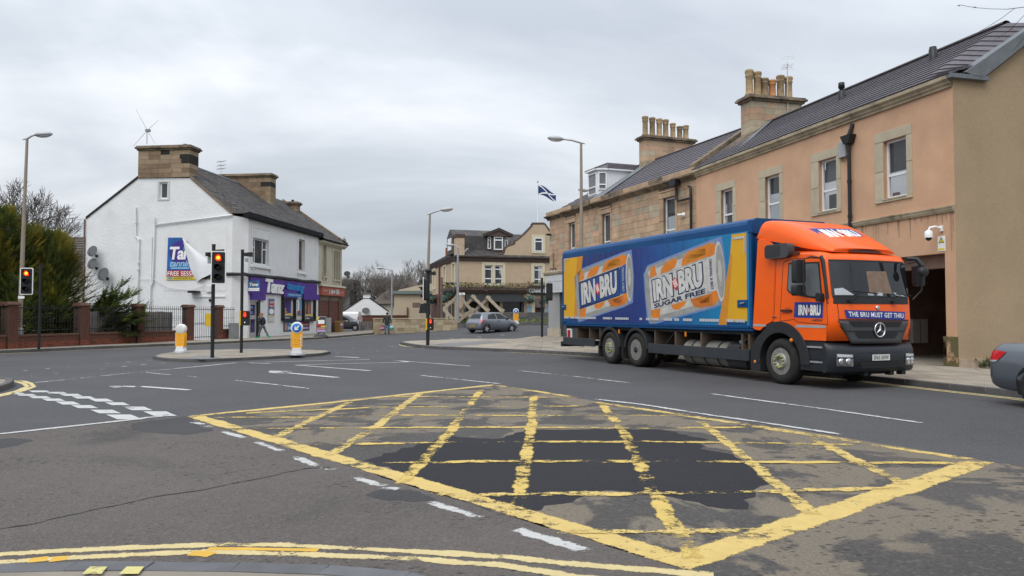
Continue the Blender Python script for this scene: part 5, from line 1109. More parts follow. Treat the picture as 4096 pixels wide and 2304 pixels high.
def bar_mesh(z0,z1):
 mb=MB().cyl((0,0,z0),(0,0,z1-.14),.011,n=5,cap=False);mb.tube([(0,0,z1-.15),(.022,0,z1-.11),(-.018,0,z1-.05),(.0,0,z1)],.011,4);mb.box(-.018,.018,-.018,.018,(z0+z1)/2-.03,(z0+z1)/2+.01);return mb.mesh('railing_bar')
bm_=bar_mesh(.70,2.0);bm_.materials.append(M_black);gm_=bar_mesh(.16,2.02);gm_.materials.append(M_black)
gate=thing('iron_gate','tall black iron bar gate between the two right hand brick piers','gate',mw=FP.mat())
for i,(a,b)in enumerate(spans):
 par=gate if i==5 else wl;me=gm_ if i==5 else bm_
 for z_ in((.86,1.83)if i!=5 else(.26,1.0,1.83)):MB().box(ft(a),ft(b),.10,.125,z_,z_+.035).build('rail',M_black,par)
 n_=max(2,int((b-a)/.142))
 for k in range(n_):
  o=bpy.data.objects.new('railing_bar',me);link(o,par);o.location=(ft(a)+(k+.5)*(b-a)/n_,.1125,0)
 if i in(2,3,4):
  for z_ in(1.25,1.45):MB().tube([(ft(a)+(b-a)*q/24,.09+.015*(q%2),z_+.012*math.sin(q))for q in range(25)],.006,4).build('wire',M_black,par)
bf=thing('board_fence','weathered grey vertical board fence behind the railings','fence',mw=FP.mat())
M_gwood=mat('weathered_grey_wood',(.20,.18,.165),.9,var=.25,vs=4,stretch=(6,6,1),rnd=.2)
rr=random.Random(5)
for k in range(46):
 u=ft(4.7)+k*.135;MB().box(u+.004,u+.131,1.1,1.125,.1,1.70+rr.uniform(-.02,.02)).build('board',M_gwood,bf)
for z_ in(.6,1.4):MB().box(ft(4.7),ft(4.7)+46*.135,1.126,1.17,z_,z_+.08).build('rail',M_gwood,bf)
M_con1=mat('gold_green_foliage',(.21,.175,.03),.85,var=.35,vs=1.1);M_con2=mat('mid_green_foliage',(.14,.15,.03),.85,var=.35,vs=1.1);M_con3=mat('deep_green_foliage',(.065,.09,.025),.85,var=.35,vs=1.1);M_con4=mat('bright_green_foliage',(.12,.17,.03),.85,var=.3,vs=1.1)
for m_ in(M_con1,M_con2,M_con3,M_con4):leafy(m_)
M_bark=mat('brown_bark',(.085,.065,.05),.95,var=.3,vs=6,bump=.6)
def plume(mb,base,d,L,rr,m):
 """one feathery spray of small leaf faces"""
 d=d.normalized();side=d.cross(Vector((0,0,1)));side=side.normalized()if side.length>.1 else Vector((1,0,0))
 k=8
 for i in range(k):
  t=i/k;w=L*.40*(1-t*.75);c=base+d*(L*t)+Vector((0,0,-.12*L*t*t))
  for s in(-1,1):
   tip=c+side*s*w*rr.uniform(.6,1.2)+d*L*.22+Vector((0,0,rr.uniform(-.06,.06)*L));mid=d*L*.12
   mb.add([c,c+mid,tip],[(0,1,2)],m)
 e=base+d*L;mb.add([e-side*L*.05,e+side*L*.05,e+d*L*.3],[(0,1,2)],m)
def conifer(name,label,x,y,hgt,rad,n,mats,seed,flat=0.0,z0=0.1,taper=.8,group=None,L=(.3,.6)):
 rr=random.Random(seed);t=thing(name,label,'evergreen',(x,y,z0),group=group)
 MB().cyl((0,0,0),(0,0,hgt*.8),.12,.03,8).build('trunk',M_bark,t)
 mb=MB()
 for i in range(n):
  q=rr.random()**.8;a=rr.uniform(0,6.283);lump=.75+.35*math.sin(3*a+seed)*math.sin(5*q+seed*2)
  r=rad*(1-q)**taper*lump*(rr.uniform(.55,1.0)if rr.random()<.85 else rr.uniform(.2,.6));p=Vector((r*math.cos(a),r*math.sin(a),.15+hgt*q*.93))
  d=Vector((math.cos(a)*(1.0-.5*q),math.sin(a)*(1-.5*q),rr.uniform(-.1,.5)+q*.8-flat));clump=math.sin(a*4+q*11+seed)+rr.uniform(-.9,.9)
  plume(mb,p,d,rr.uniform(*L),rr,0 if clump>.5 else(1 if clump>-.4 else 2))
 stuff(mb.build('crown',mats,t,fix=False));return t
hl_='evergreens behind the railing wall'
for i,(t_,d_,hh,rd,lab)in enumerate(((-3.5,3.2,6.2,2.3,'golden green conifer in the hedge at the far left edge, left of the lamp post'),(.6,3.4,6.0,2.2,'tall golden green conifer directly behind the lamp post'),(3.2,4.2,6.5,2.5,'golden green conifer just right of the tall lamp post'),(6.0,5.6,5.9,2.2,'golden green conifer against the left corner of the white gable'),(5.1,3.2,5.4,2.3,'lower golden green conifer filling the gap before the white gable'))):
 x,y=fence_pt(t_,d_);conifer('conifer',lab,x,y,hh,rd*1.15,2300,(M_con1,M_con2,M_con3),i+2,taper=.42,group=hl_,L=(.35,.65))
for i,(t_,d_,hh,rd,lab)in enumerate(((2.2,1.7,3.0,1.4,'bright green bush behind the railings right of the black signal pole'),(-.9,1.6,2.9,1.4,'green bush behind the railings at the lamp post'),(4.4,2.3,3.0,1.1,'small green bush rising over the second brick pier'),(-4.2,1.5,2.8,1.5,'green bush behind the railings at the left edge'))):
 x,y=fence_pt(t_,d_);conifer('shrub',lab,x,y,hh,rd,600,(M_con4,M_con2,M_con3),i+20,taper=.35,L=(.3,.55))
x,y=fence_pt(6.2,2.3);jt=thing('juniper','sprawling dark green juniper with arching branches in front of the white gable','evergreen',(x,y,.1))
rr=random.Random(8);br=MB();lf=MB()
for i in range(105):
 a=rr.uniform(-.6,3.7);el=rr.uniform(.1,.95);L=rr.uniform(1.3,2.9)*(1.25 if math.cos(a)>.2 else 1.0);pts=[]
 for k in range(6):
  s=k/5;pts.append((math.cos(a)*L*s*math.cos(el),math.sin(a)*.7*L*s*math.cos(el),.6+L*s*math.sin(el)*1.15-.9*s*s*(1-el*.4)))
 br.tube(pts,[.035*(1-s_/6.5)for s_ in range(6)],4)
 for k in range(34):
  s=rr.uniform(.25,1.0)*5;j=min(4,int(s));f=s-j;p=Vector([pts[j][q]+(pts[j+1][q]-pts[j][q])*f for q in range(3)]);d=Vector(pts[j+1])-Vector(pts[j]);d=d.normalized()+Vector((rr.uniform(-.6,.6),rr.uniform(-.6,.6),rr.uniform(-.3,.6)))
  if p.z>.1:plume(lf,p,d,rr.uniform(.35,.65),rr,rr.choice((0,1,1,2)))
br.build('branches',mat('grey_brown_branch',(.12,.10,.085),.9),jt);stuff(lf.build('foliage',(M_con4,M_con3,M_con3),jt,fix=False))
M_twig=mat('bare_twig',(.105,.085,.070),.95,var=.2,vs=3)
M_bud=mat('spring_buds',(.13,.14,.035),.9,var=.3)
def bare_tree(name,label,x,y,hgt,seed,spread=.45,z0=0.0,levels=5,m=None,lean=(0,0),buds=0,group=None,twig=.006,kids=(3,4),bole=.45):
 rr=random.Random(seed);t=thing(name,label,'tree',(x,y,z0),group=group);tr=MB();tw=MB();lv=MB();cnt=[0]
 def grow(p,d,L,r,k):
  n=3;pts=[p];q=Vector(p);dd=Vector(d)
  for i in range(n):
   dd=(dd+Vector((rr.uniform(-.22,.22),rr.uniform(-.22,.22),rr.uniform(-.05,.18)*(1 if k else .3)))).normalized();q=q+dd*(L/n);pts.append(q.copy())
  rs=[max(twig,r*(1-.4*i/n))for i in range(n+1)]
  (tr if k==0 else tw).tube(pts,rs,6 if k<2 else 3);cnt[0]+=1
  if k>=levels:
   if buds and rr.random()<buds:
    for _ in range(2):
     b=pts[rr.randint(1,n)];s=rr.uniform(.03,.08);v=Vector((rr.uniform(-1,1),rr.uniform(-1,1),rr.uniform(-1,1)))*s;lv.add([b,b+v,b+Vector((v.y,v.z,v.x))*.8],[(0,1,2)])
   return
  nk=rr.randint(*kids)if k else rr.randint(4,6)
  for i in range(nk):
   f=(.35+.65*(i+rr.random())/nk)if k else(bole+(1-bole)*(i+rr.random())/nk);f=min(.99,f);j=min(n-1,int(f*n));pos=pts[j]+(pts[j+1]-pts[j])*(f*n-j)
   a=rr.uniform(0,6.283);ax=dd.orthogonal().normalized();ax.rotate(Matrix.Rotation(a,3,dd));nd=(dd*(1-spread*.6)+ax*spread*rr.uniform(.7,1.35)).normalized();grow(pos,nd,L*rr.uniform(.55,.78),rs[j]*rr.uniform(.45,.65),k+1)
  grow(pts[-1],dd,L*.62,rs[-1]*.8,k+1)
 grow(Vector((0,0,0)),Vector((lean[0],lean[1],1)).normalized(),hgt*.42,hgt*.018,0)
 tr.build('trunk',m or M_twig,t,fix=False);stuff(tw.build('crown',m or M_twig,t,fix=False))
 if buds:stuff(lv.build('buds',M_bud,t,fix=False))
 return t
M_lamp=mat('beige_lamp_paint',(.30,.255,.20),.55,metal=.2,var=.1);M_lamphd=mat('grey_lamp_head',(.42,.43,.44),.45,metal=.2);M_galv=mat('galvanised_grey',(.34,.36,.38),.55,metal=.4,var=.12)
M_lens=mat('lamp_lens',(.62,.63,.64),.2)
def lamp_head(parent,p,d,L=.75):
 """oval lantern at the end of an arm; d is the unit horizontal direction of the arm"""
 hd=MB();hd.ell((0,0,0),(L*.5,L*.22,L*.16),16,8);o=hd.build('lantern',M_lamphd,parent);o.location=(p[0]+d[0]*L*.4,p[1]+d[1]*L*.4,p[2]);o.rotation_euler=(0,R(-6),math.atan2(d[1],d[0]))
 le=MB().ell((0,0,-L*.07),(L*.4,L*.18,L*.12),14,6).build('lens',M_lens,o);return o
def street_lamp(label,x,y,z0,zt,d,arm=.9,r0=.11,r1=.055,lean=(0,0),m=None,base=None,name='street_lamp',group='lamp posts',gray=False):
 t=thing(name,label,'lamp post',(x,y,z0),group=group);H_=zt-z0;m=m or M_lamp
 MB().cyl((0,0,0),(lean[0],lean[1],H_),r0,r1,14).build('pole',m,t)
 if base:MB().lathe([(r0+.05,0),(r0+.05,base),(r0+.02,base+.02)],(0,0,0),16).build('base',mat('grey_base_paint',(.36,.365,.37),.6),t)
 top=(lean[0],lean[1],H_)
 MB().tube([(top[0]-d[0]*.18,top[1]-d[1]*.18,H_-.02),(top[0],top[1],H_+.03),(top[0]+d[0]*arm*.5,top[1]+d[1]*arm*.5,H_+.16),(top[0]+d[0]*arm,top[1]+d[1]*arm,H_+.22)],[.02,.05,.045,.04],8).build('arm',M_lamphd,t)
 lamp_head(t,(top[0]+d[0]*arm,top[1]+d[1]*arm,H_+.25),d);return t
x,y=G(75,1392,.12)
street_lamp('tall beige lamp post with grey foot beside the railing wall, far left',x,y,.12,9.15,(.96,.2),arm=.35,lean=(.16,0),base=.85)
x,y=(3.07,33.3)
l4=street_lamp('tall beige lamp post rising behind the lorry, lantern reaching left',x,y,.12,9.15,(-.98,.1),arm=.85,r0=.11)
lamp_head(l4,(.35,.6,7.05),(-1,0),.5)
M_sigblk=mat('signal_black',(.016,.017,.018),.55,var=.1);M_lensoff=mat('dark_signal_lens',(.014,.012,.012),.25)
M_redon=mat('lit_red_lens',(.6,.03,.01),.4,emit=(1.0,.02,.006),es=3.2);M_redcore=mat('lit_red_core',(1,.5,.05),.4,emit=(1.0,.20,.01),es=5.0)
def signal_head(parent,at,rz,w=.50,hgt=1.12,border=True,lit=True):
 """three aspect head facing -y before turning by rz; at = centre of the board"""
 m4=Matrix.Translation(at)@Matrix.Rotation(rz,4,'Z')
 def put(o):o.matrix_local=m4;return o
 bd=put(MB().prism(rrect(-w/2,w/2,-hgt/2,hgt/2,.06),-.0,.03).build('backing_board',M_white if border else M_sigblk,parent))
 MB().prism(rrect(-w/2+.035,w/2-.035,-hgt/2+.035,hgt/2-.035,.04),-.006,-.0012).build('black_board',M_sigblk,bd)
 put(MB().prism(rrect(-.15,.15,-hgt/2+.07,hgt/2-.07,.05),.031,.24).build('housing',M_sigblk,parent,bev=.01))
 for k,zc_ in enumerate((.33,0,-.33)):
  on=lit and k==0
  le=put(MB().lathe([(.105,-.008),(.10,-.02),(.06,-.04),(.01,-.045)],(0,0,zc_),20,axis='y').build('lens',M_redon if on else M_lensoff,parent))
  if on:MB().lathe([(.062,-.044),(.05,-.052),(.01,-.055)],(0.0,0,zc_),16,axis='y').build('glow_core',M_redcore,le)
  v=[];n_=14
  for q in range(n_+1):
   a=R(-25+230*q/n_);c,s=math.cos(a),math.sin(a);dp=.24*(.45+.55*max(0,s))
   for r_,yy in((.112,-.006),(.112,-dp),(.120,-dp),(.120,-.006)):v.append((r_*c,yy,zc_+r_*s))
  put(MB().add(v,[(4*q+j,4*q+(j+1)%4,4*q+4+(j+1)%4,4*q+4+j)for q in range(n_)for j in range(4)],0,True).build('visor',M_sigblk,parent))
 return bd
def ped_head(parent,at,rz):
 m4=Matrix.Translation(at)@Matrix.Rotation(rz,4,'Z')
 bx=MB().prism(rrect(-.15,.15,-.28,.28,.04),-.0,.2).build('crossing_signal',M_sigblk,parent,bev=.01);bx.matrix_local=m4
 MB().prism(rrect(-.12,.12,.02,.25,.02),-.02,-.002).build('signal_window',mat('dim_red_glass',(.06,.008,.006),.3),bx)
 mn=MB().quad(*[(p[0],-.024,p[1])for p in((-.035,.05),(-.01,.05),(.0,.10),(.01,.05),(.035,.05),(.045,.17),(.025,.18),(-.025,.18),(-.045,.17))]);mn.quad(*[(.028*math.cos(R(a)),-.024,.21+.028*math.sin(R(a)))for a in range(0,360,40)])
 stuff(mn.build('red_man',M_redon,bx,fix=False));MB().ell((.0,-.01,-.17),(.03,.02,.03),8,6).build('push_button',M_chrome,bx);return bx
def detector(parent,at,rz):
 o=MB().prism([(-.16,-.05),(.16,-.08),(.16,.10),(-.16,.07)],-.07,.07).build('detector',M_sigblk,parent,bev=.01);o.matrix_local=Matrix.Translation(at)@Matrix.Rotation(rz,4,'Z');return o
def sig_pole(label,x,y,z0,zt,r=.057,m=None):
 t=thing('traffic_signal',label,'traffic light',(x,y,z0),group='traffic signals');MB().cyl((0,0,0),(0,0,zt-z0),r,n=14).build('pole',m or M_sigblk,t);MB().cyl((0,0,zt-z0),(0,0,zt-z0+.03),r+.008,n=14).build('pole_cap',m or M_sigblk,t);return t
x,y=G(155,1397,.12)
s1=sig_pole('traffic light showing red on a side bracket, in front of the hedge at far left',x,y,.12,3.63)
signal_head(s1,(-.56,-.02,2.82),R(10));MB().box(-.42,-.05,.05,.09,3.2,3.25).build('bracket',M_sigblk,s1);MB().box(-.42,-.05,.05,.09,2.36,2.41).build('bracket',M_sigblk,s1)
MB().box(-.84,-.58,-.10,-.09,2.10,2.20).build('small_plate',M_white,s1);scribble('small_print',M_black,s1.children[-1],[(-.83,-.102,2.185),(-.59,-.102,2.185),(-.59,-.102,2.12),(-.83,-.102,2.12)],12,seed=2)
x,y=G(849,1431,.10)
s2=sig_pole('traffic light showing red on the near pole of the central island',x,y,.10,3.92,.06)
signal_head(s2,(.23,-.16,3.05),R(6));MB().box(0,.15,.0,.06,3.3,3.36).build('bracket',M_sigblk,s2);detector(s2,(.2,-.03,3.58),R(20));detector(s2,(-.15,.05,3.5),R(80));MB().box(-.2,-.12,-.02,.1,3.2,3.42).build('grey_box',M_galv,s2)
MB().prism(rrect(-.24,-.06,1.06,1.50,.03),-.02,.14).build('crossing_signal_back',mat('yellow_box',(.68,.43,.02),.5),s2,bev=.01)
for k in range(8):MB().box(-.241,-.059,-.024,-.02,1.10+k*.045,1.12+k*.045).build('box_rib',MATS['yellow_box'],s2)
x,y=G(965,1411,.10)
s3=sig_pole('slim black signal pole with red man crossing box on the island',x,y,.10,4.02,.057)
detector(s3,(.22,-.02,3.75),R(0));MB().box(.1,.2,-.03,.05,3.48,3.62).build('grey_box',M_galv,s3);ped_head(s3,(.16,-.10,1.32),R(8));MB().box(-.06,-.0,-.12,.1,1.04,1.6).build('yellow_side',MATS['yellow_box'],s3)
x,y=G(1711,1381,.12)
s4=thing('street_lamp','slender brown lamp column on a black post with dark traffic light heads','lamp post',(x,y,.12),group='lamp posts')
MB().cyl((0,0,0),(0,0,3.45),.085,.08,14).build('lower_post',M_sigblk,s4);MB().lathe([(.10,3.4),(.14,3.45),(.14,3.52),(.08,3.56)],(0,0,0),14).build('collar',M_sigblk,s4);MB().cyl((0,0,3.5),(0.08,0,6.15),.075,.045,12).build('pole',M_lamp,s4)
MB().tube([(-.06,0,6.12),(.08,0,6.18),(.4,0,6.3),(.7,0,6.36)],[.02,.045,.04,.035],8).build('arm',M_lamphd,s4);lamp_head(s4,(.62,0,6.38),(1,0),.62);detector(s4,(.2,0,3.35),0)
signal_head(s4,(-.22,.0,2.62),R(-88),border=True,lit=False);MB().box(-.2,0,-.03,.03,2.1,2.16).build('bracket',M_sigblk,s4);MB().box(-.2,0,-.03,.03,2.95,3.0).build('bracket',M_sigblk,s4)
ped_head(s4,(.14,-.12,.98),R(5));MB().box(-.08,-.02,-.14,.1,.72,1.25).build('yellow_side',MATS['yellow_box'],s4);o=MB().prism([(-.2,-.22),(.2,-.22),(.24,.05),(.1,.26),(-.12,.2)],-.1,.1).build('hooded_signal',M_sigblk,s4,bev=.02);o.location=(-.22,.05,1.72)
MB().box(-.02,.12,-.06,.06,1.42,1.95).build('signal_back',M_sigblk,s4)
x,y=G(2168,1355,.0)
s5=sig_pole('black traffic light seen from behind beside the beauty shop corner',x,y,.0,3.86,.075);signal_head(s5,(.48,.1,3.0),R(180),w=.42,border=False,lit=False);MB().box(.0,.45,.1,.14,3.35,3.4).build('bracket',M_sigblk,s5);MB().box(-.16,-.05,-.08,.06,2.2,2.42).build('clamp_box',M_sigblk,s5)
x,y=-5.85,62.8
z_=h(x,y)+.12;s6=sig_pole('brownish pole with two small cameras behind the tan block wall',x,y,z_-.3,4.6,.10,mat('brown_grey_pole',(.13,.11,.10),.6));
for dx in(.35,.75):MB().cyl((dx,-.05,4.0),(dx+.25,-.12,3.95),.09,n=10).build('camera',M_sigblk,s6)
MB().box(.05,.9,-.02,.02,4.02,4.06).build('bracket',M_sigblk,s6)
z_=h(-4.6,63.6);street_lamp('grey lamp post standing before the tan pub corner, lantern to the left',-4.6,64.0,z_,7.2,(-1,0),arm=.35,r0=.13,r1=.08,m=M_galv)
street_lamp('slim grey lamp post between the bare trees and the beige extension',-12.1,76.0,0,5.95,(-1,0),arm=.9,r0=.10,r1=.07,m=M_galv)
MB()
M_bolw=mat('bollard_white',(.74,.74,.72),.45,var=.05);M_boly=mat('bollard_yellow',(.80,.36,.012),.45,var=.06);M_bolc=mat('bollard_rib',(.80,.56,.24),.5);M_bolb=mat('sign_blue',(.012,.18,.52),.4)
def bollard(label,x,y,z0,hgt,rz,disc=True,strip=True):
 t=thing('traffic_bollard',label,'bollard',(x,y,z0),rz,group='keep left bollards');k=hgt/1.22
 MB().lathe([(.30*k,0),(.29*k,.05*k),(.22*k,.07*k)],(0,0,0),18).build('foot',M_galv,t)
 MB().prism([(-.20,.06),(.20,.06),(.185,.12),(.15,.17),(.165,.26),(-.165,.26),(-.15,.17),(-.185,.12)],-.13,.13).build('base',M_bolw,t,bev=.03).scale=(k,k,k)
 b=MB().prism([(-.16,.24),(.16,.24),(.19,.30),(.20,.80),(.16,.86),(-.16,.86),(-.20,.80),(-.19,.30)],-.10,.10).build('body',M_boly,t,bev=.025);b.scale=(k,k,k)
 for x0,x1,z0_,z1_ in((-.205,-.185,.30,.84),(-.13,-.11,.28,.86),(-.20,.20,.40,.412),(-.20,.20,.60,.612)):MB().box(x0,x1,-.108,-.099,z0_,z1_).build('rib',M_bolc,b)
 hd=MB().lathe([(.205,.0),(.215,-.05),(.215,-.16),(.205,-.20),(.18,-.215),(.01,-.215)],(0,.10,.98),28,axis='y').build('head',M_bolw,t);hd.scale=(k,k,k)
 if disc:
  MB().lathe([(.165,-.2165),(.16,-.222),(.01,-.222)],(0,.10,.98),28,axis='y').build('blue_disc',M_bolb,hd)
  c,s=math.cos(R(225)),math.sin(R(225));P=lambda a,b:(a*c-b*s,-.1245,.98+a*s+b*c)
  MB().quad(P(.115,0),P(.02,.085),P(-.02,.06),P(.035,.024),P(-.11,.024),P(-.11,-.024),P(.035,-.024),P(-.02,-.06),P(.02,-.085)).build('arrow',M_white,hd,fix=False)
 else:MB().lathe([(.165,-.2165),(.16,-.219),(.01,-.219)],(0,.10,.98),28,axis='y').build('blank_face',mat('blank_grey',(.62,.62,.58),.5),hd)
 if strip:
  st_=MB().box(.135,.185,-.106,-.0995,.34,.72).build('number_strip',M_white,b);scribble('number',M_black,st_,[(.142,-.1075,.70),(.142,-.1075,.36),(.178,-.1075,.36),(.178,-.1075,.70)],8,seed=3)
 return t
x,y=G(724,1410,.10);bollard('yellow and white bollard with a blank white face at the left end of the island',x,y,.10,1.12,R(-8),False,False)
x,y=G(1187,1420,.10);bollard('yellow keep left bollard with blue arrow disc at the right end of the island',x,y,.10,1.22,R(12))
isl2=[(2.0,62.9),(-.3,63.3),(-.4,63.9),(1.5,64.5),(6,64.2),(6,63.2)]
hi=h(.2,63.5);structure(MB().prism(isl2,hi-.3,hi+.12,'z').build('traffic_island',M_kerb))
bollard('distant small yellow keep left bollard before the grey block wall of the pub',.33,63.5,hi+.10,1.35,R(5),True,False)
t=thing('utility_cabinet','small grey street cabinet against the brick wall at the shop corner','cabinet',mw=FP.mat());MB().box(ft(14.0),ft(14.55),-.5,-.18,.1,1.05).build('case',mat('grey_cabinet',(.24,.25,.25),.6,var=.15),t,bev=.015);MB().box(ft(14.03),ft(14.52),-.512,-.502,.15,.98).build('door',MATS['grey_cabinet'],t,bev=.005)
t=thing('litter_bin','brass brown litter bin with purple panel in front of the brown shutters','bin',mw=FW.mat());MB().prism([(14.45,.12),(15.35,.12),(15.40,.95),(15.32,1.03),(14.48,1.03),(14.40,.95)],-.75,-.35).build('body',mat('brass_brown',(.24,.145,.045),.5,var=.1),t,bev=.03)
MB().box(14.55,15.25,-.757,-.751,.42,.86).build('purple_panel',mat('bin_purple',(.14,.02,.13),.5),t);MB().quad(*[(14.9+.3*math.cos(R(a)),-.759,.72+.11*math.sin(R(a)))for a in range(0,360,20)]).build('oval_label',pgrey,t,fix=False);scribble('lettering',print_mat('pale_pink',(.55,.4,.36)),t,[(14.62,-.759,.54),(15.2,-.759,.54),(15.2,-.759,.47),(14.62,-.759,.47)],9,seed=4)
t=thing('utility_cabinet','tall silver grey cabinet between the swing sign and the brown shutters','cabinet',mw=FW.mat());MB().box(12.0,12.7,-.7,-.2,.12,1.28).build('case',mat('silver_cabinet',(.36,.365,.37),.5,var=.1),t,bev=.015);MB().box(12.55,12.62,-.705,-.701,1.02,1.12).build('lock',M_black,t)
x,y=G(1284,1347,.12);AB=Plane((x-.35,y),(x+.35,y+.06))
t=thing('pavement_sign','grey framed swing sign on a curved foot outside the tanning shop','sign',mw=AB.mat())
MB().prism([(-.10,.13),(.80,.13),(.80,.17),(.62,.27),(.08,.27),(-.10,.17)],-.2,.2).build('foot',mat('dark_grey_foot',(.09,.10,.11),.5),t,bev=.02)
for u_ in(.14,.50):MB().box(u_,u_+.06,-.03,.03,.27,.40).build('spring_leg',M_black,t)
f_=MB().box(.03,.67,-.03,.03,.40,1.42).build('frame',M_galv,t,bev=.01);MB().quad((.06,-.032,.43),(.64,-.032,.43),(.64,-.032,1.39),(.06,-.032,1.39)).build('sheet',print_mat('soft_black',(.05,.05,.05)),f_,fix=False)
for nm,x0,x1,z0_,z1_,m in(('white_cloud',.14,.56,.95,1.2,pw),('red_band',.08,.5,.80,.94,pr_),('yellow_tag',.34,.62,.74,.84,print_mat('yellow',(.70,.62,.04))),('pink_band',.08,.6,.58,.72,print_mat('pink',(.5,.2,.2))),('violet_foot',.08,.62,.44,.56,print_mat('lilac',(.42,.36,.58)))):MB().quad((x0,-.034,z0_),(x1,-.034,z0_),(x1,-.034,z1_),(x0,-.034,z1_)).build(nm,m,f_,fix=False)
MB().quad((.07,-.034,1.12),(.07,-.034,1.38),(.26,-.034,1.38)).build('yellow_corner',print_mat('yellow',(.70,.62,.04)),f_,fix=False)
M_skin=mat('skin',(.46,.27,.20),.6,var=.06,vs=20)
def skin_obj(name,verts,edges,rad,m,parent,root=0,sub=2,split=None):
 me=bpy.data.meshes.new(name);me.from_pydata(verts,edges,[]);o=bpy.data.objects.new(name,me);link(o,parent)
 for mm in(m if isinstance(m,(list,tuple))else[m]):me.materials.append(mm)
 md=o.modifiers.new('skin','SKIN');md.use_smooth_shade=True
 for i,r in enumerate(rad):
  sv=me.skin_vertices[0].data[i];sv.radius=(r,r)if not isinstance(r,tuple)else r;sv.use_root=(i==root)
 s_=o.modifiers.new('sub','SUBSURF');s_.levels=sub;s_.render_levels=sub
 return o
def chain(name,pts,rad,m,parent,sub=2):return skin_obj(name,pts,[(i,i+1)for i in range(len(pts)-1)],rad,m,parent,0,sub)
def head(parent,c,r,hair_m,yaw,skin=M_skin,tilt=0):
 o=MB().ell((0,0,0),(r*.78,r*.95,r*1.15),18,12);o.ell((0,-r*.95,-r*.1),(r*.14,r*.2,r*.22),8,6)
 for s in(-1,1):o.ell((s*r*.78,.02,-.0),(r*.1,r*.2,r*.28),8,6)
 o.ell((0,-r*.55,-r*.8),(r*.4,r*.4,r*.35),10,6)
 hd=o.build('head',skin,parent);hd.location=c;hd.rotation_euler=(tilt,0,yaw)
 f=MB()
 for s in(-1,1):f.ell((s*r*.3,-r*.86,r*.12),(r*.11,r*.06,r*.07),8,5)
 f.ell((0,-r*.86,-r*.5),(r*.24,r*.06,r*.05),8,5);f.build('face_marks',mat('eye_mouth',(.10,.045,.04),.5),hd)
 MB().ell((0,r*.14,r*.32),(r*.86,r*.98,r*.98),18,10).build('hair',hair_m,hd);return hd
def hand(parent,at,d,side,r=.035,curl=.5):
 d=Vector(d).normalized();u=Vector(side).normalized();n_=d.cross(u).normalized();at=Vector(at)
 o=chain('hand',[at,at+d*r*1.3,at+d*r*2.2],[r*.62,r*.95,r*.8],M_skin,parent,1)
 for k,l in enumerate((.85,1.0,.95,.75)):
  b=at+d*r*2.0+u*r*(-.75+.5*k);chain('finger',[b,b+d*r*l,b+d*r*l*1.4+n_*r*curl,b+d*r*l*1.5+n_*r*curl*2],[r*.24,r*.22,r*.2,r*.17],M_skin,o,1)
 b=at+d*r*.8-u*r*.8;chain('thumb',[b,b-u*r*.6+d*r*.7,b-u*r*.5+d*r*1.4+n_*r*.4],[r*.28,r*.26,r*.2],M_skin,o,1)
 return o
bx0,by0=G(1050,1353,.12)
boy=thing('person','boy in dark jacket, grey trousers and green trainers striding left past the tanning shop','person',(bx0,by0,.12),R(-4))
M_jkt=mat('navy_jacket',(.022,.026,.036),.85,var=.2,vs=12);M_trs=mat('grey_trousers',(.10,.105,.115),.85,var=.15,vs=12);M_shoe=mat('green_trainer',(.03,.30,.13),.5)
chain('torso',[(.0,0,.76),(-.01,0,.92),(-.02,0,1.10),(-.03,0,1.22),(-.05,0,1.27)],[(.12,.15),(.12,.15),(.125,.175),(.10,.17),(.07,.08)],M_jkt,boy)
chain('neck',[(-.05,0,1.22),(-.07,0,1.33)],[.05,.048],M_skin,boy,1)
head(boy,(-.09,0,1.40),.105,mat('sandy_hair',(.24,.14,.06),.9),R(-82),tilt=R(6))
chain('leg',[(.0,-.07,.78),(-.13,-.07,.45),(-.24,-.07,.12)],[.092,.066,.05],M_trs,boy);chain('leg',[(.01,.08,.78),(.14,.08,.46),(.33,.08,.14)],[.092,.066,.05],M_trs,boy)
for x0,y0,z0_,a in((-.25,-.07,.04,8),(.35,.08,.07,-28)):
 sh=MB().prism([(-.20,.0),(.07,.0),(.075,.09),(.0,.10),(-.10,.06),(-.19,.045)],-.045,.045).build('shoe',M_shoe,boy,bev=.015);sh.location=(x0,y0,z0_-.035 if a>0 else z0_);sh.rotation_euler=(0,R(-a if a<0 else-4),0)
chain('sleeve',[(-.03,-.17,1.22),(-.09,-.22,1.0),(-.22,-.15,1.09),(-.215,-.09,1.20)],[.062,.055,.048,.042],M_jkt,boy);hand(boy,(-.213,-.085,1.215),(.02,.02,1),(1,0,0),.032,-.4)
chain('sleeve',[(-.02,.17,1.22),(.07,.21,1.0),(.05,.20,.86),(-.08,.12,.79)],[.062,.055,.048,.042],M_jkt,boy);hand(boy,(-.085,-.12,.78),(-1,0,-.4),(0,1,0),.034)
chain('sleeve_cuff',[(.07,-.16,.92),(-.04,-.14,.80),(-.085,-.12,.785)],[.05,.045,.04],M_jkt,boy,1)
wx,wy=G(1548,1336,.12)
wom=thing('person','woman in dark patterned coat and jeans walking away beside the tan block wall','person',(wx,wy,.12))
M_coat=mat('patterned_coat',(.03,.036,.033),.9,var=.3,vs=10,col2=(.10,.11,.09),c2s=18,c2t=(.55,.62));M_jean=mat('blue_jeans',(.07,.15,.25),.85,var=.2,vs=9)
chain('coat',[(0,0,.66),(0,0,.85),(.01,0,1.08),(.01,0,1.27),(.01,0,1.34)],[(.24,.17),(.21,.155),(.20,.15),(.17,.12),(.07,.07)],M_coat,wom)
chain('neck',[(.01,0,1.30),(.01,0,1.40)],[.055,.05],M_skin,wom,1)
head(wom,(.02,0,1.46),.105,mat('dark_hair',(.03,.022,.018),.85),R(170))
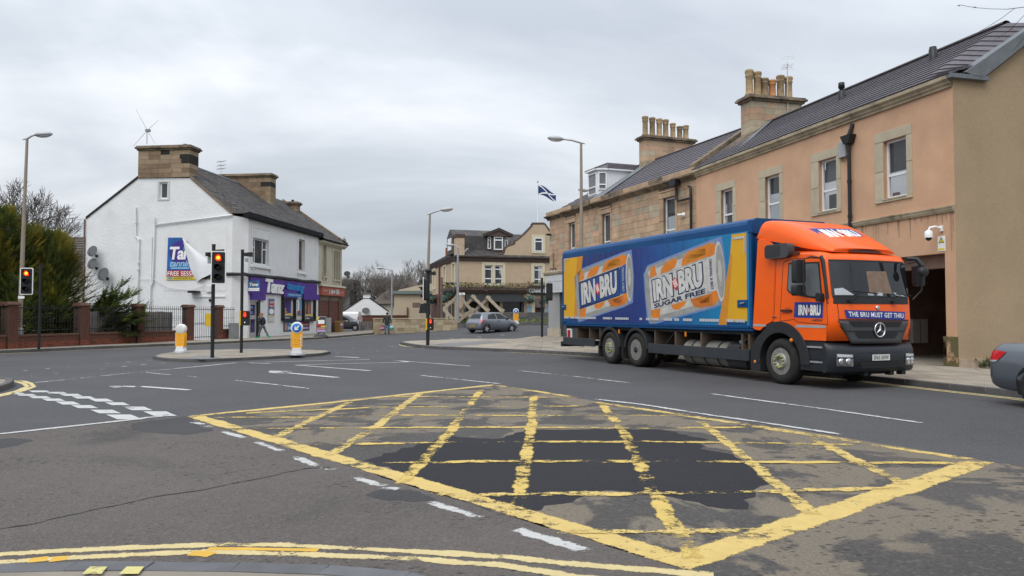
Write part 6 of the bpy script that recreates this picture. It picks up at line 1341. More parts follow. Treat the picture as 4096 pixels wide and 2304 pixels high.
for s,dy in((-1,-.06),(1,.1)):
 chain('leg',[(s*.10,0,.78),(s*.11,dy*.4,.44),(s*.11,dy,.08)],[.105,.075,.06],M_jean,wom);MB().prism([(-.05,.0),(.05,.0),(.05,.08),(-.05,.08)],-.08,.14).build('shoe',M_black,wom,bev=.02).location=(s*.11,dy,0)
 chain('sleeve',[(s*.18,0,1.26),(s*.27,.0,1.0),(s*.30,-.02,.78)],[.075,.06,.05],M_coat,wom);hand(wom,(s*.30,-.02,.76),(0,0,-1),(0,1,0),.036,.6)
def bag(label,x,y,z,w,hgt,m,m2):
 t=thing('shopping_bag',label,'bag',(x,y,z),group='bags carried by the woman')
 MB().lathe([(w*.35,0),(w*.5,hgt*.1),(w*.55,hgt*.45),(w*.42,hgt*.8),(w*.2,hgt)],(0,0,0),12).build('body',m,t);MB().lathe([(w*.53,hgt*.25),(w*.57,hgt*.4),(w*.53,hgt*.6)],(0,0,0),12).build('print_band',m2,t)
 MB().tube([(-.05,0,hgt),(-.03,0,hgt+.1),(.03,0,hgt+.1),(.05,0,hgt)],.012,5).build('handles',m,t)
bag('pink and maroon shopping bag in the left hand of the woman',wx-.34,wy-.02,.12+.26,.34,.36,mat('maroon_bag',(.20,.045,.075),.5,var=.3,vs=9),mat('pink_print',(.48,.30,.36),.5));bag('pale blue and green shopping bag in the right hand of the woman',wx+.34,wy-.02,.12+.26,.32,.36,mat('pale_blue_bag',(.28,.42,.50),.5,var=.3,vs=9),mat('green_print',(.10,.26,.14),.5))
P1,P2=G(3118,1537),G(2452,1457)
TL_=math.hypot(P2[0]-P1[0],P2[1]-P1[1]);tfx=((P1[0]-P2[0])/TL_,(P1[1]-P2[1])/TL_)
tm=Matrix(((tfx[0],-tfx[1],0,P1[0]),(tfx[1],tfx[0],0,P1[1]),(0,0,1,0),(0,0,0,1)))
truck=thing('delivery_truck','orange cab box lorry with blue curtain side printed with two big drink cans','lorry',mw=tm)
M_or=mat('orange_truck_paint',(0.92,0.118,0.003),0.35,var=0.04,spec=0.4,coat=0.22)
M_blue=mat('blue_truck_paint',(0.003,0.06,0.185),0.45,var=0.15,vs=2,coat=0.05,spec=.25)
M_truckglass=mat('windscreen_glass',(0.012,0.014,0.016),0.03,var=0,spec=0.75)
M_sideglass=mat('cab_side_glass',(0.15,0.165,0.18),0.06,var=0.05,spec=0.6)
M_dk=mat('dark_grey_plastic',(0.06,0.062,0.066),0.5,var=0.08)
M_bump=mat('black_bumper',(0.020,0.024,0.030),0.42,var=0.1)
M_chas=mat('chassis_dirt_and_shade',(0.022,0.024,0.027),0.7,var=0.4,vs=4)
M_alum=mat('dirty_alloy',(0.24,0.23,0.20),0.6,metal=0.4,var=0.3,vs=6)
M_rim=mat('steel_rim',(0.30,0.285,0.26),0.5,metal=0.6,var=0.3,vs=8)
W_=2.42
def wheel(x,y,r,w,parent,side=1,front=False,drive=False,name='wheel'):
 t=MB().lathe([(r*.56,0.03),(r*.62,-0.005),(r*.84,-0.02),(r*.94,0.015),(r,0.05),(r,w-.05),(r*.94,w-.01),(r*.6,w)],(x,y,r),40,axis='y').build(name,M_rubber,parent)
 if front:prof=[(r*.59,0.0),(r*.565,0.015),(r*.54,0.05),(r*.50,0.06),(r*.33,-0.02),(r*.31,-0.03),(r*.19,-0.03),(r*.17,0.01),(r*.15,0.02),(0.01,0.02)]
 elif drive:prof=[(r*.59,0.0),(r*.565,0.015),(r*.54,0.06),(r*.50,0.12),(r*.36,0.14),(r*.33,0.15),(r*.19,0.15),(r*.18,0.05),(r*.12,0.04),(0.01,0.04)]
 else:prof=[(r*.59,0.0),(r*.565,0.015),(r*.54,0.05),(r*.50,0.06),(r*.34,0.0),(r*.32,-0.01),(r*.2,-0.01),(r*.18,-0.04),(r*.1,-0.05),(0.01,-0.05)]
 rim=MB().lathe(prof,(x,y,r),32,axis='y').build('rim',M_rim if not drive else M_chas,t)  # drive rim takes the dark chassis colour as shade inside its deep dish
 if drive:MB().lathe([(r*.60,-.002),(r*.57,-.006),(r*.53,.03),(r*.50,.09),(r*.52,.10)],(x,y,r),32,axis='y').build('rim_ring',M_rim,t)
 nuts=MB();holes_=MB();nb=10;rb=r*(.26 if not drive else .26);yb=prof[6][1]if front else(0.15 if drive else-0.01)
 for k in range(nb):
  a=2*math.pi*(k+.5)/nb;c=(x+rb*math.cos(a),y+yb,r+rb*math.sin(a))
  MB().cyl((c[0],c[1],c[2]),(c[0],c[1]-.055,c[2]),.022,.014,8).build('wheel_nut_cap',mat('lime_plastic',(0.38,0.42,0.13),0.5)if not drive else M_chas,t)
 for k in range(10):
  a=2*math.pi*k/10;rr_=r*.425;cx3,cz3=x+rr_*math.cos(a),r+rr_*math.sin(a);yy=y+(0.016 if front else(0.128 if drive else 0.026))
  holes_.add([(cx3+.034*math.cos(q*1.047),yy,cz3+.034*math.sin(q*1.047))for q in range(6)],[(0,1,2,3,4,5)])
 stuff(holes_.build('hand_holes',M_black,t,fix=False))
 if drive:MB().lathe([(r*.17,.04),(r*.17,-.02),(r*.14,-.04),(0.01,-.04)],(x,y,r),20,axis='y').build('hub',M_chas,t)
 return t
for x,fr,dv_ in((0.02,True,False),(-6.02,False,True),(-7.57,False,False)):
 wheel(x,0.02,0.515,0.30,truck,front=fr,drive=dv_)
 wo_=wheel(x,W_-0.32,0.515,0.30,truck,front=fr,drive=dv_)
MB().lathe([(.3,0),(.5,.02),(.515,.06),(.515,.28),(.3,.3)],(-6.02,.36,.515),24,axis='y').build('wheel',M_rubber,truck)
for y in(0.8,1.5):MB().box(-10.6,1.0,y,y+.09,.80,1.08).build('chassis_rail',M_chas,truck)
MB().cyl((-6.02,.3,.515),(-6.02,W_-.3,.515),.13,n=12).build('axle',M_chas,truck);MB().cyl((-7.57,.3,.515),(-7.57,W_-.3,.515),.10,n=12).build('axle',M_chas,truck);MB().cyl((0.02,.3,.5),(0.02,W_-.3,.5),.08,n=12).build('axle',M_chas,truck)
MB().box(-10.8,-.95,.12,W_-.12,1.08,1.17).build('subframe',M_chas,truck)
MB().box(-5.2,-1.0,.75,1.7,.42,.85).build('gearbox_shadow_mass',M_chas,truck,bev=.05).name='gearbox_shadow_block'  # dark solid standing for the shadow and gearbox under the load bed
for x in(-9.9,-9.0,-8.3,-5.1,-4.1,-2.95,-1.35,-1.1):MB().box(x,x+.06,.06,.7,.72,1.1).build('bracket',mat('rusty_bracket',(.10,.07,.05),.8,var=.3),truck)
for x in(-4.6,-1.5):
 MB().hexa([(x,.1,.74),(x+.04,.1,.74),(x+.04,.16,.74),(x,.16,.74),(x+.45,.1,1.1),(x+.49,.1,1.1),(x+.49,.16,1.1),(x+.45,.16,1.1)]).build('brace',M_chas,truck)
MB().box(-5.38,-1.04,.02,.07,.455,.73).build('side_guard',mat('dark_rail',(.035,.04,.045),.55,var=.2,vs=2),truck,bev=.012)
MB().box(-10.88,-8.58,.02,.07,.50,.76).build('side_guard',MATS['dark_rail'],truck,bev=.012)
MB().box(-11.02,-10.9,.0,W_,.42,.60).build('rear_underrun_bar',M_chas,truck,bev=.01)
for q in(.14,.55):MB().box(-5.0+q*0,-4.95,.03,.06,.33,.46).build('bracket',MATS['rusty_bracket'],truck)
tank=MB().cyl((-3.78,.42,.56),(-2.0,.42,.56),.33,n=28).build('air_tank',M_alum,truck)
for x in(-3.45,-2.9,-2.35):MB().cyl((x,.42,.56),(x+.06,.42,.56),.336,n=28).build('strap',M_chas,tank)
MB().prism(rrect(.16,.72,.25,.86,.12),-1.98,-1.3,'x').build('fuel_tank',mat('black_tank',(.035,.035,.038),.55,var=.2),truck)
MB().cyl((-1.55,.25,.86),(-1.55,.25,.93),.06,n=12).build('tank_cap',print_mat('bluegrey',(.2,.28,.38)),truck)
MB().box(-10.55,-10.35,.03,.08,.76,1.02).build('tail_lamp',mat('red_lens',(.35,.012,.012),.25),truck)
MB().box(-10.62,-10.28,.05,.09,.70,1.06).build('lamp_surround',M_white,truck)
for x in(-7.0,-3.55):MB().box(x,x+.055,-.005,.02,.98,1.1).build('side_marker',mat('amber_lens',(.75,.22,.015),.3),truck)
def arch(xc,r0,r1,y0,y1,a0,a1,m,name,n=20,zc_=.515):
 mb=MB();v=[]
 for k in range(n+1):
  a=R(a0+(a1-a0)*k/n);c,s=math.cos(a),math.sin(a)
  v+=[(xc+r0*c,y0,zc_+r0*s),(xc+r1*c,y0,zc_+r1*s),(xc+r1*c,y1,zc_+r1*s),(xc+r0*c,y1,zc_+r0*s)]
 f=[]
 for k in range(n):
  for j in range(4):f.append((4*k+j,4*k+(j+1)%4,4*k+4+(j+1)%4,4*k+4+j))
 mb.add(v,f);mb.add(v,[(0,1,2,3),tuple(4*n+j for j in range(4))])
 return mb.build(name,m,truck,bev=.012)
arch(-6.02,.57,.66,-.01,.38,5,175,M_blackplastic,'mudguard');arch(-7.57,.57,.66,-.01,.38,5,178,M_blackplastic,'mudguard')
for x in(-8.25,-6.78):MB().box(x-.03,x+.03,.0,.38,.20,.62).build('mud_flap',M_rubber,truck)
body=MB().box(-10.86,-.88,.01,W_-.01,1.17,1.235).build('floor_beam',M_blue,truck,bev=.01)
MB().box(-10.82,-.93,.03,W_-.02,1.236,3.72).build('load_box',M_blue,truck)
MB().prism([(.0,3.56),(.0,3.72),(.035,3.80),(.16,3.87),(W_-.16,3.87),(W_-.035,3.80),(W_,3.72),(W_,3.56),(W_-.05,3.5),(.05,3.5)],-10.86,-.88,'x').build('roof_rail',M_blue,truck)
for x0,x1 in((-.97,-.88),(-10.87,-10.78)):
 MB().box(x0,x1,-.012,.05,1.236,3.60).build('corner_post',M_blue,truck,bev=.012)
MB().box(-1.0,-.86,-.02,.06,3.5,3.82).build('corner_cap',M_blue,truck,bev=.02)
MB().box(-10.6,-1.0,-.006,.028,1.24,1.30).build('curtain_rail',M_blue,truck)
def curtain_mat():
 m=mat('printed_curtain',(0.012,0.045,0.26),0.5,var=0.10,vs=3,coat=0.1)
 t=m.node_tree;N=t.nodes;L=t.links;b=N['Principled BSDF']
 tc_=N.new('ShaderNodeTexCoord');s=N.new('ShaderNodeSeparateXYZ');L.new(tc_.outputs['Object'],s.inputs[0])
 n=N.new('ShaderNodeTexNoise');n.inputs['Scale'].default_value=0.7;n.inputs['Detail'].default_value=5;L.new(tc_.outputs['Object'],n.inputs['Vector'])
 ma=N.new('ShaderNodeMath');ma.operation='MULTIPLY_ADD';ma.inputs[1].default_value=2.6;L.new(n.outputs[0],ma.inputs[0]);L.new(s.outputs['X'],ma.inputs[2])
 mr=N.new('ShaderNodeMapRange');mr.inputs[1].default_value=-10.9+1.3;mr.inputs[2].default_value=-.9+1.3;L.new(ma.outputs[0],mr.inputs[0])
 r=N.new('ShaderNodeValToRGB');e=r.color_ramp.elements
 for p,c in((0.10,(0.014,0.04,0.18)),(0.30,(0.012,0.033,0.155)),(0.5,(0.016,0.038,0.19)),(0.62,(0.010,0.065,0.26)),(0.76,(0.006,0.125,0.32)),(0.9,(0.006,0.20,0.40))):
  q=e.new(p);q.color=(*c,1)
 e.remove(e[0]);e.remove(e[-1]);L.new(mr.outputs[0],r.inputs[0])
 g=N.new('ShaderNodeTexNoise');g.inputs['Scale'].default_value=3.0;g.inputs['Detail'].default_value=4
 mp_=N.new('ShaderNodeMapping');mp_.inputs['Scale'].default_value=(1.6,1,.35);L.new(tc_.outputs['Object'],mp_.inputs[0]);L.new(mp_.outputs[0],g.inputs['Vector'])
 gr=N.new('ShaderNodeMapRange');gr.inputs[1].default_value=.58;gr.inputs[2].default_value=.74;gr.inputs[4].default_value=.45;L.new(g.outputs[0],gr.inputs[0])
 mx_=N.new('ShaderNodeMix');mx_.data_type='RGBA';L.new(gr.outputs[0],mx_.inputs[0]);L.new(r.outputs[0],mx_.inputs[6]);mx_.inputs[7].default_value=(.03,.032,.05,1)
 L.new(mx_.outputs[2],b.inputs['Base Color'])
 w=N.new('ShaderNodeTexWave');w.bands_direction='X';w.inputs['Scale'].default_value=.9;w.inputs['Distortion'].default_value=1.2;L.new(tc_.outputs['Object'],w.inputs['Vector'])
 bn=N.new('ShaderNodeBump');bn.inputs['Strength'].default_value=.25;bn.inputs['Distance'].default_value=.05;L.new(w.outputs[0],bn.inputs['Height']);L.new(bn.outputs[0],b.inputs['Normal'])
 return m
def art(name,pts,lay,m,parent):
 """flat print on the curtain: pts in (x, z); lay = layer number"""
 y=-0.004-0.0016*lay
 return MB().quad(*[(p[0],y,p[1])for p in pts]).build(name,m,parent,fix=False)
cur=MB().box(-10.79,-.97,-.004,.03,1.30,3.56).build('curtain',curtain_mat(),truck,fix=True)
cur.name='curtain'
P_yel=mat('print_amber',(0.68,0.36,0.012),.5,var=.05,vs=2);P_or=mat('print_orange',(0.66,0.20,0.02),.5,var=.18,vs=4);P_or2=mat('print_deep_orange',(0.52,0.15,0.02),.5,var=.2,vs=4)
P_sil=mat('print_silver',(0.50,0.49,0.45),.5,var=.22,vs=4);P_sil2=mat('print_pale_silver',(0.52,0.51,0.48),.5,var=.15,vs=4);P_dsil=mat('print_grey_silver',(0.30,0.30,0.28),.5,var=.25,vs=5)
P_blue=mat('print_label_blue',(0.02,0.07,0.26),.5,var=.12,vs=3);P_navy=mat('print_navy',(0.015,0.028,0.085),.5,var=.15,vs=3);P_red=mat('print_red',(0.50,0.035,0.022),.5,var=.08,vs=6)
P_glow=mat('print_glow',(0.16,0.24,0.46),.5,var=.12,vs=4);P_lett=mat('print_letter_silver',(0.58,0.57,0.54),.5,var=.22,vs=4);P_or3=mat('print_burnt_orange',(0.60,0.24,0.02),.5,var=.1)
art('yellow_panel',[(-10.74,1.46),(-9.92,1.46),(-9.44,3.55),(-10.74,3.55)],1,P_yel,cur)
art('orange_edge',[(-9.98,1.46),(-9.78,1.46),(-9.30,3.55),(-9.72,3.55)],2,P_or3,cur)
art('yellow_panel',[(-1.86,1.40),(-1.05,1.40),(-1.05,3.53),(-1.58,3.53)],1,P_yel,cur)
art('orange_edge',[(-2.12,1.31),(-1.80,1.31),(-1.56,3.0),(-1.62,3.1)],2,P_or3,cur)
for x0,x1 in((-10.74,-10.1),(-1.80,-1.06)):art('blue_panel',[(x0,1.31),(x1,1.31),(x1,1.41),(x0,1.41)],2,M_blue,cur)
def tape_mat():
 m=mat('reflective_dashes',(0.50,0.52,0.54),.4,var=.1)
 t=m.node_tree;N=t.nodes;L=t.links;tc_=N.new('ShaderNodeTexCoord');s=N.new('ShaderNodeSeparateXYZ');L.new(tc_.outputs['Object'],s.inputs[0])
 n=N.new('ShaderNodeTexNoise');n.noise_dimensions='1D';n.inputs['Scale'].default_value=1.4;n.inputs['Detail'].default_value=3;L.new(s.outputs['X'],n.inputs['W'])
 f=N.new('ShaderNodeMath');f.operation='FRACT';mu=N.new('ShaderNodeMath');mu.operation='MULTIPLY';mu.inputs[1].default_value=9.0;L.new(s.outputs['X'],mu.inputs[0]);L.new(mu.outputs[0],f.inputs[0])
 a=N.new('ShaderNodeMath');a.operation='GREATER_THAN';a.inputs[1].default_value=.12;L.new(f.outputs[0],a.inputs[0])
 b=N.new('ShaderNodeMath');b.operation='GREATER_THAN';b.inputs[1].default_value=.47;L.new(n.outputs[0],b.inputs[0])
 c=N.new('ShaderNodeMath');c.operation='MULTIPLY';L.new(a.outputs[0],c.inputs[0]);L.new(b.outputs[0],c.inputs[1]);L.new(c.outputs[0],N['Principled BSDF'].inputs['Alpha'])
 return m
art('reflective_tape',[(-10.7,1.425),(-1.1,1.38),(-1.1,1.45),(-10.7,1.49)],9,tape_mat(),cur)
for x,z,w,hh in((-1.55,3.40,.45,.06),(-1.13,3.05,.05,.36),(-10.72,3.50,.34,.05),(-10.72,3.1,.05,.4)):art('reflective_tape',[(x,z),(x+w,z),(x+w,z+hh),(x,z+hh)],9,MATS['reflective_dashes'],cur)
def logo(corners,parent,name_m=P_lett,red=True,hyphen=True,out=lambda p,k:p):
 """the two word wordmark with its small red lozenge; corners TL, TR, BR, BL; out() lifts layer k off the face"""
 def Q(a,b,k):return out(bil(corners,a,b),k)
 for s,a0,a1 in(('IRN',0.0,0.42),('BRU',0.535,1.0)):
  c=lambda k,g:[Q(a0-g,1+g*2,k),Q(a1+g,1+g*2,k),Q(a1+g,-g*2,k),Q(a0-g,-g*2,k)]
  put_text(s,[tuple(v)for v in c(1,.018)],'lettering_shadow',P_navy,parent,.09,0,1.0)
  put_text(s,[Q(a0+.004,.985,2),Q(a1-.004,.985,2),Q(a1-.004,.015,2),Q(a0+.004,.015,2)],'lettering',name_m,parent,.055,0,1.0)
 if red:
  MB().quad(Q(.415,.62,3),Q(.475,.80,3),Q(.545,.55,3),Q(.545,.36,3),Q(.49,.18,3),Q(.415,.42,3)).build('red_lozenge',P_red,parent,fix=False)
  put_text('BARR',[Q(.425,.66,4),Q(.495,.72,4),Q(.535,.38,4),Q(.47,.32,4)],'lettering',M_white,parent,.03)
def can(pl,sugar):
 """pl maps (a along the can 0..1 left to right, b across 0 bottom .. 1 top) into (x, z) on the curtain"""
 def poly(name,pts,lay,m):return art(name,[pl(*p)for p in pts],lay,m,cur)
 N_=9
 poly('glow',[(-.025,.5),(-.022,.1),(.02,-.035),(.3,-.03),(.85,-.03),(.99,.0),(1.015,.5),(.99,1.02),(.85,1.035),(.4,1.035),(.05,1.03),(-.02,.9)],1,P_glow)
 bands=((0,.09,P_dsil),(.09,.22,P_sil),(.22,.26,P_dsil),(.26,.74,P_sil if sugar else P_blue),(.74,.78,P_dsil),(.78,.92,P_sil),(.92,1.0,P_dsil))
 for k,(b0,b1,m)in enumerate(bands):
  e=lambda b:.03*(2*b-1)**2
  poly('can_band',[(e(b0),b0),(.92-.5*e(b0),b0),(.92-.5*e(b1),b1),(e(b1),b1)],2,m)
 poly('can_base',[(.0,.1),(.035,.02),(.06,.2),(.05,.5),(.06,.8),(.035,.98),(.0,.88),(-.012,.5)],3,P_dsil)
 for q,m in(([(.06,.79),(.10,.97),(.15,.98),(.17,.80)],P_or),([(.22,.79),(.24,.88),(.30,.95),(.40,.97),(.46,.93),(.42,.82),(.36,.79)],P_or),([(.50,.79),(.52,.90),(.60,.985),(.84,.985),(.84,.79)],P_or),([(.55,.82),(.62,.93),(.72,.96),(.80,.93),(.80,.84)],P_or3),([(.05,.22),(.05,.06),(.09,.02),(.16,.04),(.18,.21)],P_or),([(.33,.21),(.36,.12),(.44,.10),(.50,.14),(.54,.21)],P_or),([(.58,.21),(.62,.08),(.70,.03),(.84,.02),(.84,.21)],P_or2),([(.66,.19),(.70,.10),(.80,.08),(.82,.18)],P_or)):poly('orange_blob',q,3,m)
 poly('shoulder',[(.84,.0),(.93,.10),(.95,.5),(.93,.92),(.84,1.0)],3,P_or);poly('shoulder_face',[(.80,.24),(.935,.22),(.95,.5),(.94,.80),(.80,.76)],4,P_sil2 if sugar else P_blue)
 lid=[(.945+.055*math.cos(R(t)),.5+.47*math.sin(R(t)))for t in range(0,360,18)];poly('lid_rim',lid,5,P_sil2)
 poly('lid',[(.95+.044*math.cos(R(t)),.5+.41*math.sin(R(t)))for t in range(0,360,18)],6,P_dsil);poly('pull_tab',[(.95+.02*math.cos(R(t)),.5+.17*math.sin(R(t)))for t in range(0,360,24)],7,P_sil)
 poly('label',[(.055,.22),(.79,.22),(.79,.77),(.055,.77)],4,P_sil2 if sugar else P_navy)
 if not sugar:poly('label_inner',[(.065,.26),(.78,.24),(.78,.74),(.065,.75)],5,P_blue)
 q=lambda a,b:(*pl(a,b),0.0)
 cs=[(.10,.735),(.75,.735),(.75,.28 if not sugar else .35),(.10,.28 if not sugar else .35)]
 logo([(pl(*c)[0],0.0,pl(*c)[1])for c in cs],cur,out=lambda p,k:(p[0],-0.004-.0016*(6+k),p[2]))
 yy=-0.004-.0016*8
 T3=lambda a,b:(pl(a,b)[0],yy,pl(a,b)[1])
 if sugar:put_text('SUGAR FREE',[T3(.10,.315),T3(.77,.315),T3(.77,.235),T3(.10,.235)],'lettering',P_navy,cur,.03)
 put_text('ORIGINAL & BEST',[T3(.865,.74),T3(.865,.26),T3(.835,.26),T3(.835,.74)],'lettering',P_sil2 if not sugar else P_navy,cur,.01)
def quadmap(bl,br,tr,tl):
 def f(a,b):return tuple((bl[i]*(1-a)+br[i]*a)*(1-b)+(tl[i]*(1-a)+tr[i]*a)*b for i in range(2))
 return f
can(quadmap((-9.70,1.34),(-6.10,1.93),(-6.16,3.50),(-9.86,3.02)),False)
can(quadmap((-5.28,1.30),(-1.78,1.86),(-1.92,3.50),(-5.50,2.92)),True)
for x,z in((-1.24,1.83),(-10.78,1.83)):
 l_=MB().box(x-.14,x+.22,-.03,-.0,z-.09,z+.09).build('latch',M_blue,truck,bev=.01)
 MB().cyl((x,-.05,z),(x+.16,-.05,z+.02),.016,n=6).build('handle',M_chrome,l_)
def fbx(y):t_=abs((y-W_/2)/(W_/2));return .14*(1-t_**2.6)
prof=[(-.19,1.41),(-.08,2.93),(-.02,2.96),(.55,2.95),(1.06,2.91),(1.25,2.84),(1.32,2.74),(1.43,1.86),(1.45,1.44),(1.44,1.02),(.74,1.02)]+[(.02+.87*math.cos(R(a)),.515+.87*math.sin(R(a)))for a in range(40,96,9)]
ys=[0.0,.015,.05,.12,.25,.5,.85,1.21,1.57,1.92,2.17,2.30,2.37,2.405,2.42]
def edge_r(y):d=min(y,W_-y);return .055*(1-min(1,d/.10))**2
def cabpt(p,y):
 x,z=p;fwd=max(0.0,min(1.0,(x-.9)/.4));up=max(0.0,min(1.0,(z-2.6)/.3))
 return(x+fbx(y)*fwd-edge_r(y)*fwd,y,z-edge_r(y)*up+.03*up*(1-abs(y-1.21)/1.21))
mb=MB();n=len(prof)
v=[cabpt(p,y)for y in ys for p in prof]
mb.add(v,[(j*n+i,j*n+(i+1)%n,(j+1)*n+(i+1)%n,(j+1)*n+i)for j in range(len(ys)-1)for i in range(n)],0,True)
mb.add(v,[tuple(range(n)),tuple((len(ys)-1)*n+i for i in range(n-1,-1,-1))])
cab=mb.build('cab',M_or,truck)
def frontx(y,z):
 for a,b in zip(prof[5:9],prof[6:10]):
  if b[1]<=z<=a[1]:return a[0]+(b[0]-a[0])*(a[1]-z)/(a[1]-b[1])
 return 1.45
def fpatch(name,corners,m,parent,off=.01,nu=12,nv=3,th=0.0):
 """a panel on the curved front of the cab; corners TL, TR, BR, BL in (y, z)"""
 def fn(s,t):
  y,z=bil(corners,s,t);return(frontx(y,z)+fbx(y)-edge_r(y)+off,y,z)
 mb=MB().grid(fn,nu,nv,smooth=True)
 o=mb.build(name,m,parent,fix=False)
 if th:so=o.modifiers.new('thick','SOLIDIFY');so.thickness=th;so.offset=-1
 return o
def ftext(s,corners,m,parent,off,**k):
 o=put_text(s,[(0,*c)for c in corners],'lettering',m,parent,**k)
 for q in o.data.vertices:q.co.x=frontx(q.co.y,q.co.z)+fbx(q.co.y)+off
 return o
fpatch('windscreen_surround',[(.015,2.73),(2.405,2.73),(2.405,1.80),(.015,1.80)],M_blackplastic,cab,.006,20,6)
ws=fpatch('windscreen',[(.10,2.69),(2.32,2.69),(2.32,1.95),(.10,1.95)],M_truckglass,cab,.016,20,6)
MB().tube([(1.28,-.004,2.80),(1.34,-.01,2.70),(1.43,-.01,1.98),(1.44,-.01,1.90)],.035,8).build('air_deflector_strip',M_blackplastic,cab)
for c_ in([(.16,2.11),(.36,2.13),(.62,1.98),(.16,1.98)],[(.98,2.03),(1.15,2.03),(1.17,1.975),(1.0,1.975)],[(1.24,2.04),(1.42,2.03),(1.42,1.97),(1.24,1.975)],[(1.75,2.05),(2.1,2.0),(2.15,1.96),(1.85,1.98)]):
 fpatch('dashboard_paper',c_,mat('paper',(.50,.52,.55),.7),cab,.0185,3,1)
fpatch('rear_window_glow',[(1.02,2.49),(1.60,2.5),(1.72,2.02),(1.04,2.02)],mat('salmon_seen_through',(.20,.13,.085),.25,var=.25,vs=9,spec=.6),cab,.0175,6,3).name='rear_window_glow_patch'  # tan patch on the screen paints light seen through the rear window
for a,b in(((.50,1.86),(1.02,2.04)),((1.72,1.83),(2.16,2.0))):
 P=lambda y,z,o:(frontx(y,z)+fbx(y)+o,y,z)
 mb=MB().cyl(P(*a,.03),P((a[0]+b[0])/2-.02,b[1]-.02,.05),.014,n=6);mb.cyl(P(a[0]+.12,b[1]+.02,.035),P(b[0]+.25,b[1]-.02,.035),.010,n=6);mb.box(frontx(1,1.85)+fbx(a[0])+.0,frontx(1,1.85)+fbx(a[0])+.06,a[0]-.05,a[0]+.05,a[1]-.03,a[1]+.03)
 mb.build('wiper',M_black,cab)
fpatch('bonnet_gap',[(.02,1.81),(2.40,1.81),(2.40,1.795),(.02,1.795)],M_black,cab,.009,16,1)
fpatch('slogan_panel',[(.36,1.665),(2.13,1.625),(2.09,1.455),(.40,1.495)],mat('print_royal_blue',(.018,.045,.27),.4),cab,.012,20,2)
ftext('THE BRU MUST GET THRU',[(.44,1.632),(2.07,1.594),(2.05,1.49),(.46,1.528)],M_white,cab,.0165,bold=.02,space=1.08)
bd=MB().lathe([(.05,0.0),(.05,.018),(.04,.024),(.01,.02)],(0,0,0),20,axis='x').build('badge',M_chrome,cab);bd.location=(frontx(1.25,1.70)+fbx(1.25),1.25,1.71)
gr_=fpatch('grille',[(.20,1.445),(2.22,1.42),(1.93,.955),(.50,.965)],M_dk,cab,.03,20,6,th=.04)
fpatch('grille_mesh',[(.42,1.43),(1.98,1.415),(1.86,1.30),(.54,1.31)],M_black,gr_,.036,16,2);fpatch('grille_mesh',[(.56,1.20),(1.84,1.19),(1.72,1.06),(.68,1.07)],M_black,gr_,.036,16,2)
fpatch('grille_slot',[(.33,1.235),(2.06,1.22),(2.04,1.195),(.345,1.21)],M_black,gr_,.035,16,1);fpatch('grille_slot',[(.2,1.475),(2.22,1.455),(2.22,1.425),(.2,1.447)],M_black,gr_,.034,16,1)
st=MB();sx=frontx(1.24,1.25)+fbx(1.24)+.05
st.lathe([(.158,0),(.158,.02),(.154,.022),(.136,.022),(.134,.0)],(0,0,0),32,axis='x');ring=st.build('emblem_ring',M_chrome,gr_);ring.location=(sx,1.235,1.245)
MB().lathe([(.15,0),(.15,.006),(.01,.008)],(0,0,0),28,axis='x').build('emblem_disc',M_black,ring)
mb=MB()
for k in range(3):
 a=R(90+120*k);c,s=math.cos(a),math.sin(a);tipp=(.03,.145*c,.145*s);w1=(.012,-.03*s,.03*c);w2=(.012,.03*s,-.03*c);md=(.04,0,0)
 mb.add([tipp,w1,md,w2],[(0,1,2),(0,2,3)])
mb.build('star',M_chrome,ring)
fpatch('corner_panel_gap',[(.205,1.79),(.215,1.79),(.235,1.45),(.225,1.45)],M_black,cab,.008,1,3)
fpatch('corner_panel_gap',[(.235,1.33),(.26,1.33),(.52,1.02),(.50,1.02)],M_black,cab,.008,1,4);fpatch('corner_panel_gap',[(2.20,1.33),(2.17,1.33),(1.92,1.02),(1.94,1.02)],M_black,cab,.008,1,4)
fpatch('air_slot',[(2.34,1.28),(2.40,1.24),(2.38,1.03),(2.26,1.02)],M_black,cab,.01,3,3)
bp=[(1.30,.36),(1.44,.345),(1.50,.40),(1.51,.82),(1.47,.90),(1.40,.97),(1.30,.98)]
ysb=[-.03,-.02,.02,.12,.35,.8,1.21,1.62,2.07,2.30,2.40,2.44,2.45]
def bpt(p,y):
 x,z=p;f_=max(0,(x-1.30)/.2);d=min(y+.03,2.45-y);e=.10*(1-min(1,d/.14))**2
 return(x+f_*(.13*(1-abs((y-1.21)/1.24)**2.6)-e),y,z)
n2=len(bp);mb=MB();v=[bpt(p,y)for y in ysb for p in bp]
mb.add(v,[(j*n2+i,j*n2+(i+1)%n2,(j+1)*n2+(i+1)%n2,(j+1)*n2+i)for j in range(len(ysb)-1)for i in range(n2)],0,True)
mb.add(v,[tuple(range(n2)),tuple((len(ysb)-1)*n2+i for i in range(n2-1,-1,-1))])
bum=mb.build('bumper',M_bump,truck)
def bx(y):d=min(y+.03,2.45-y);return 1.51+.13*(1-abs((y-1.21)/1.24)**2.6)-.10*(1-min(1,d/.14))**2
def bpatch(name,corners,m,parent,off,nu=6,nv=2):
 return MB().grid(lambda s,t:(bx(bil(corners,s,t)[0])+off,*bil(corners,s,t)),nu,nv).build(name,m,parent,fix=False)
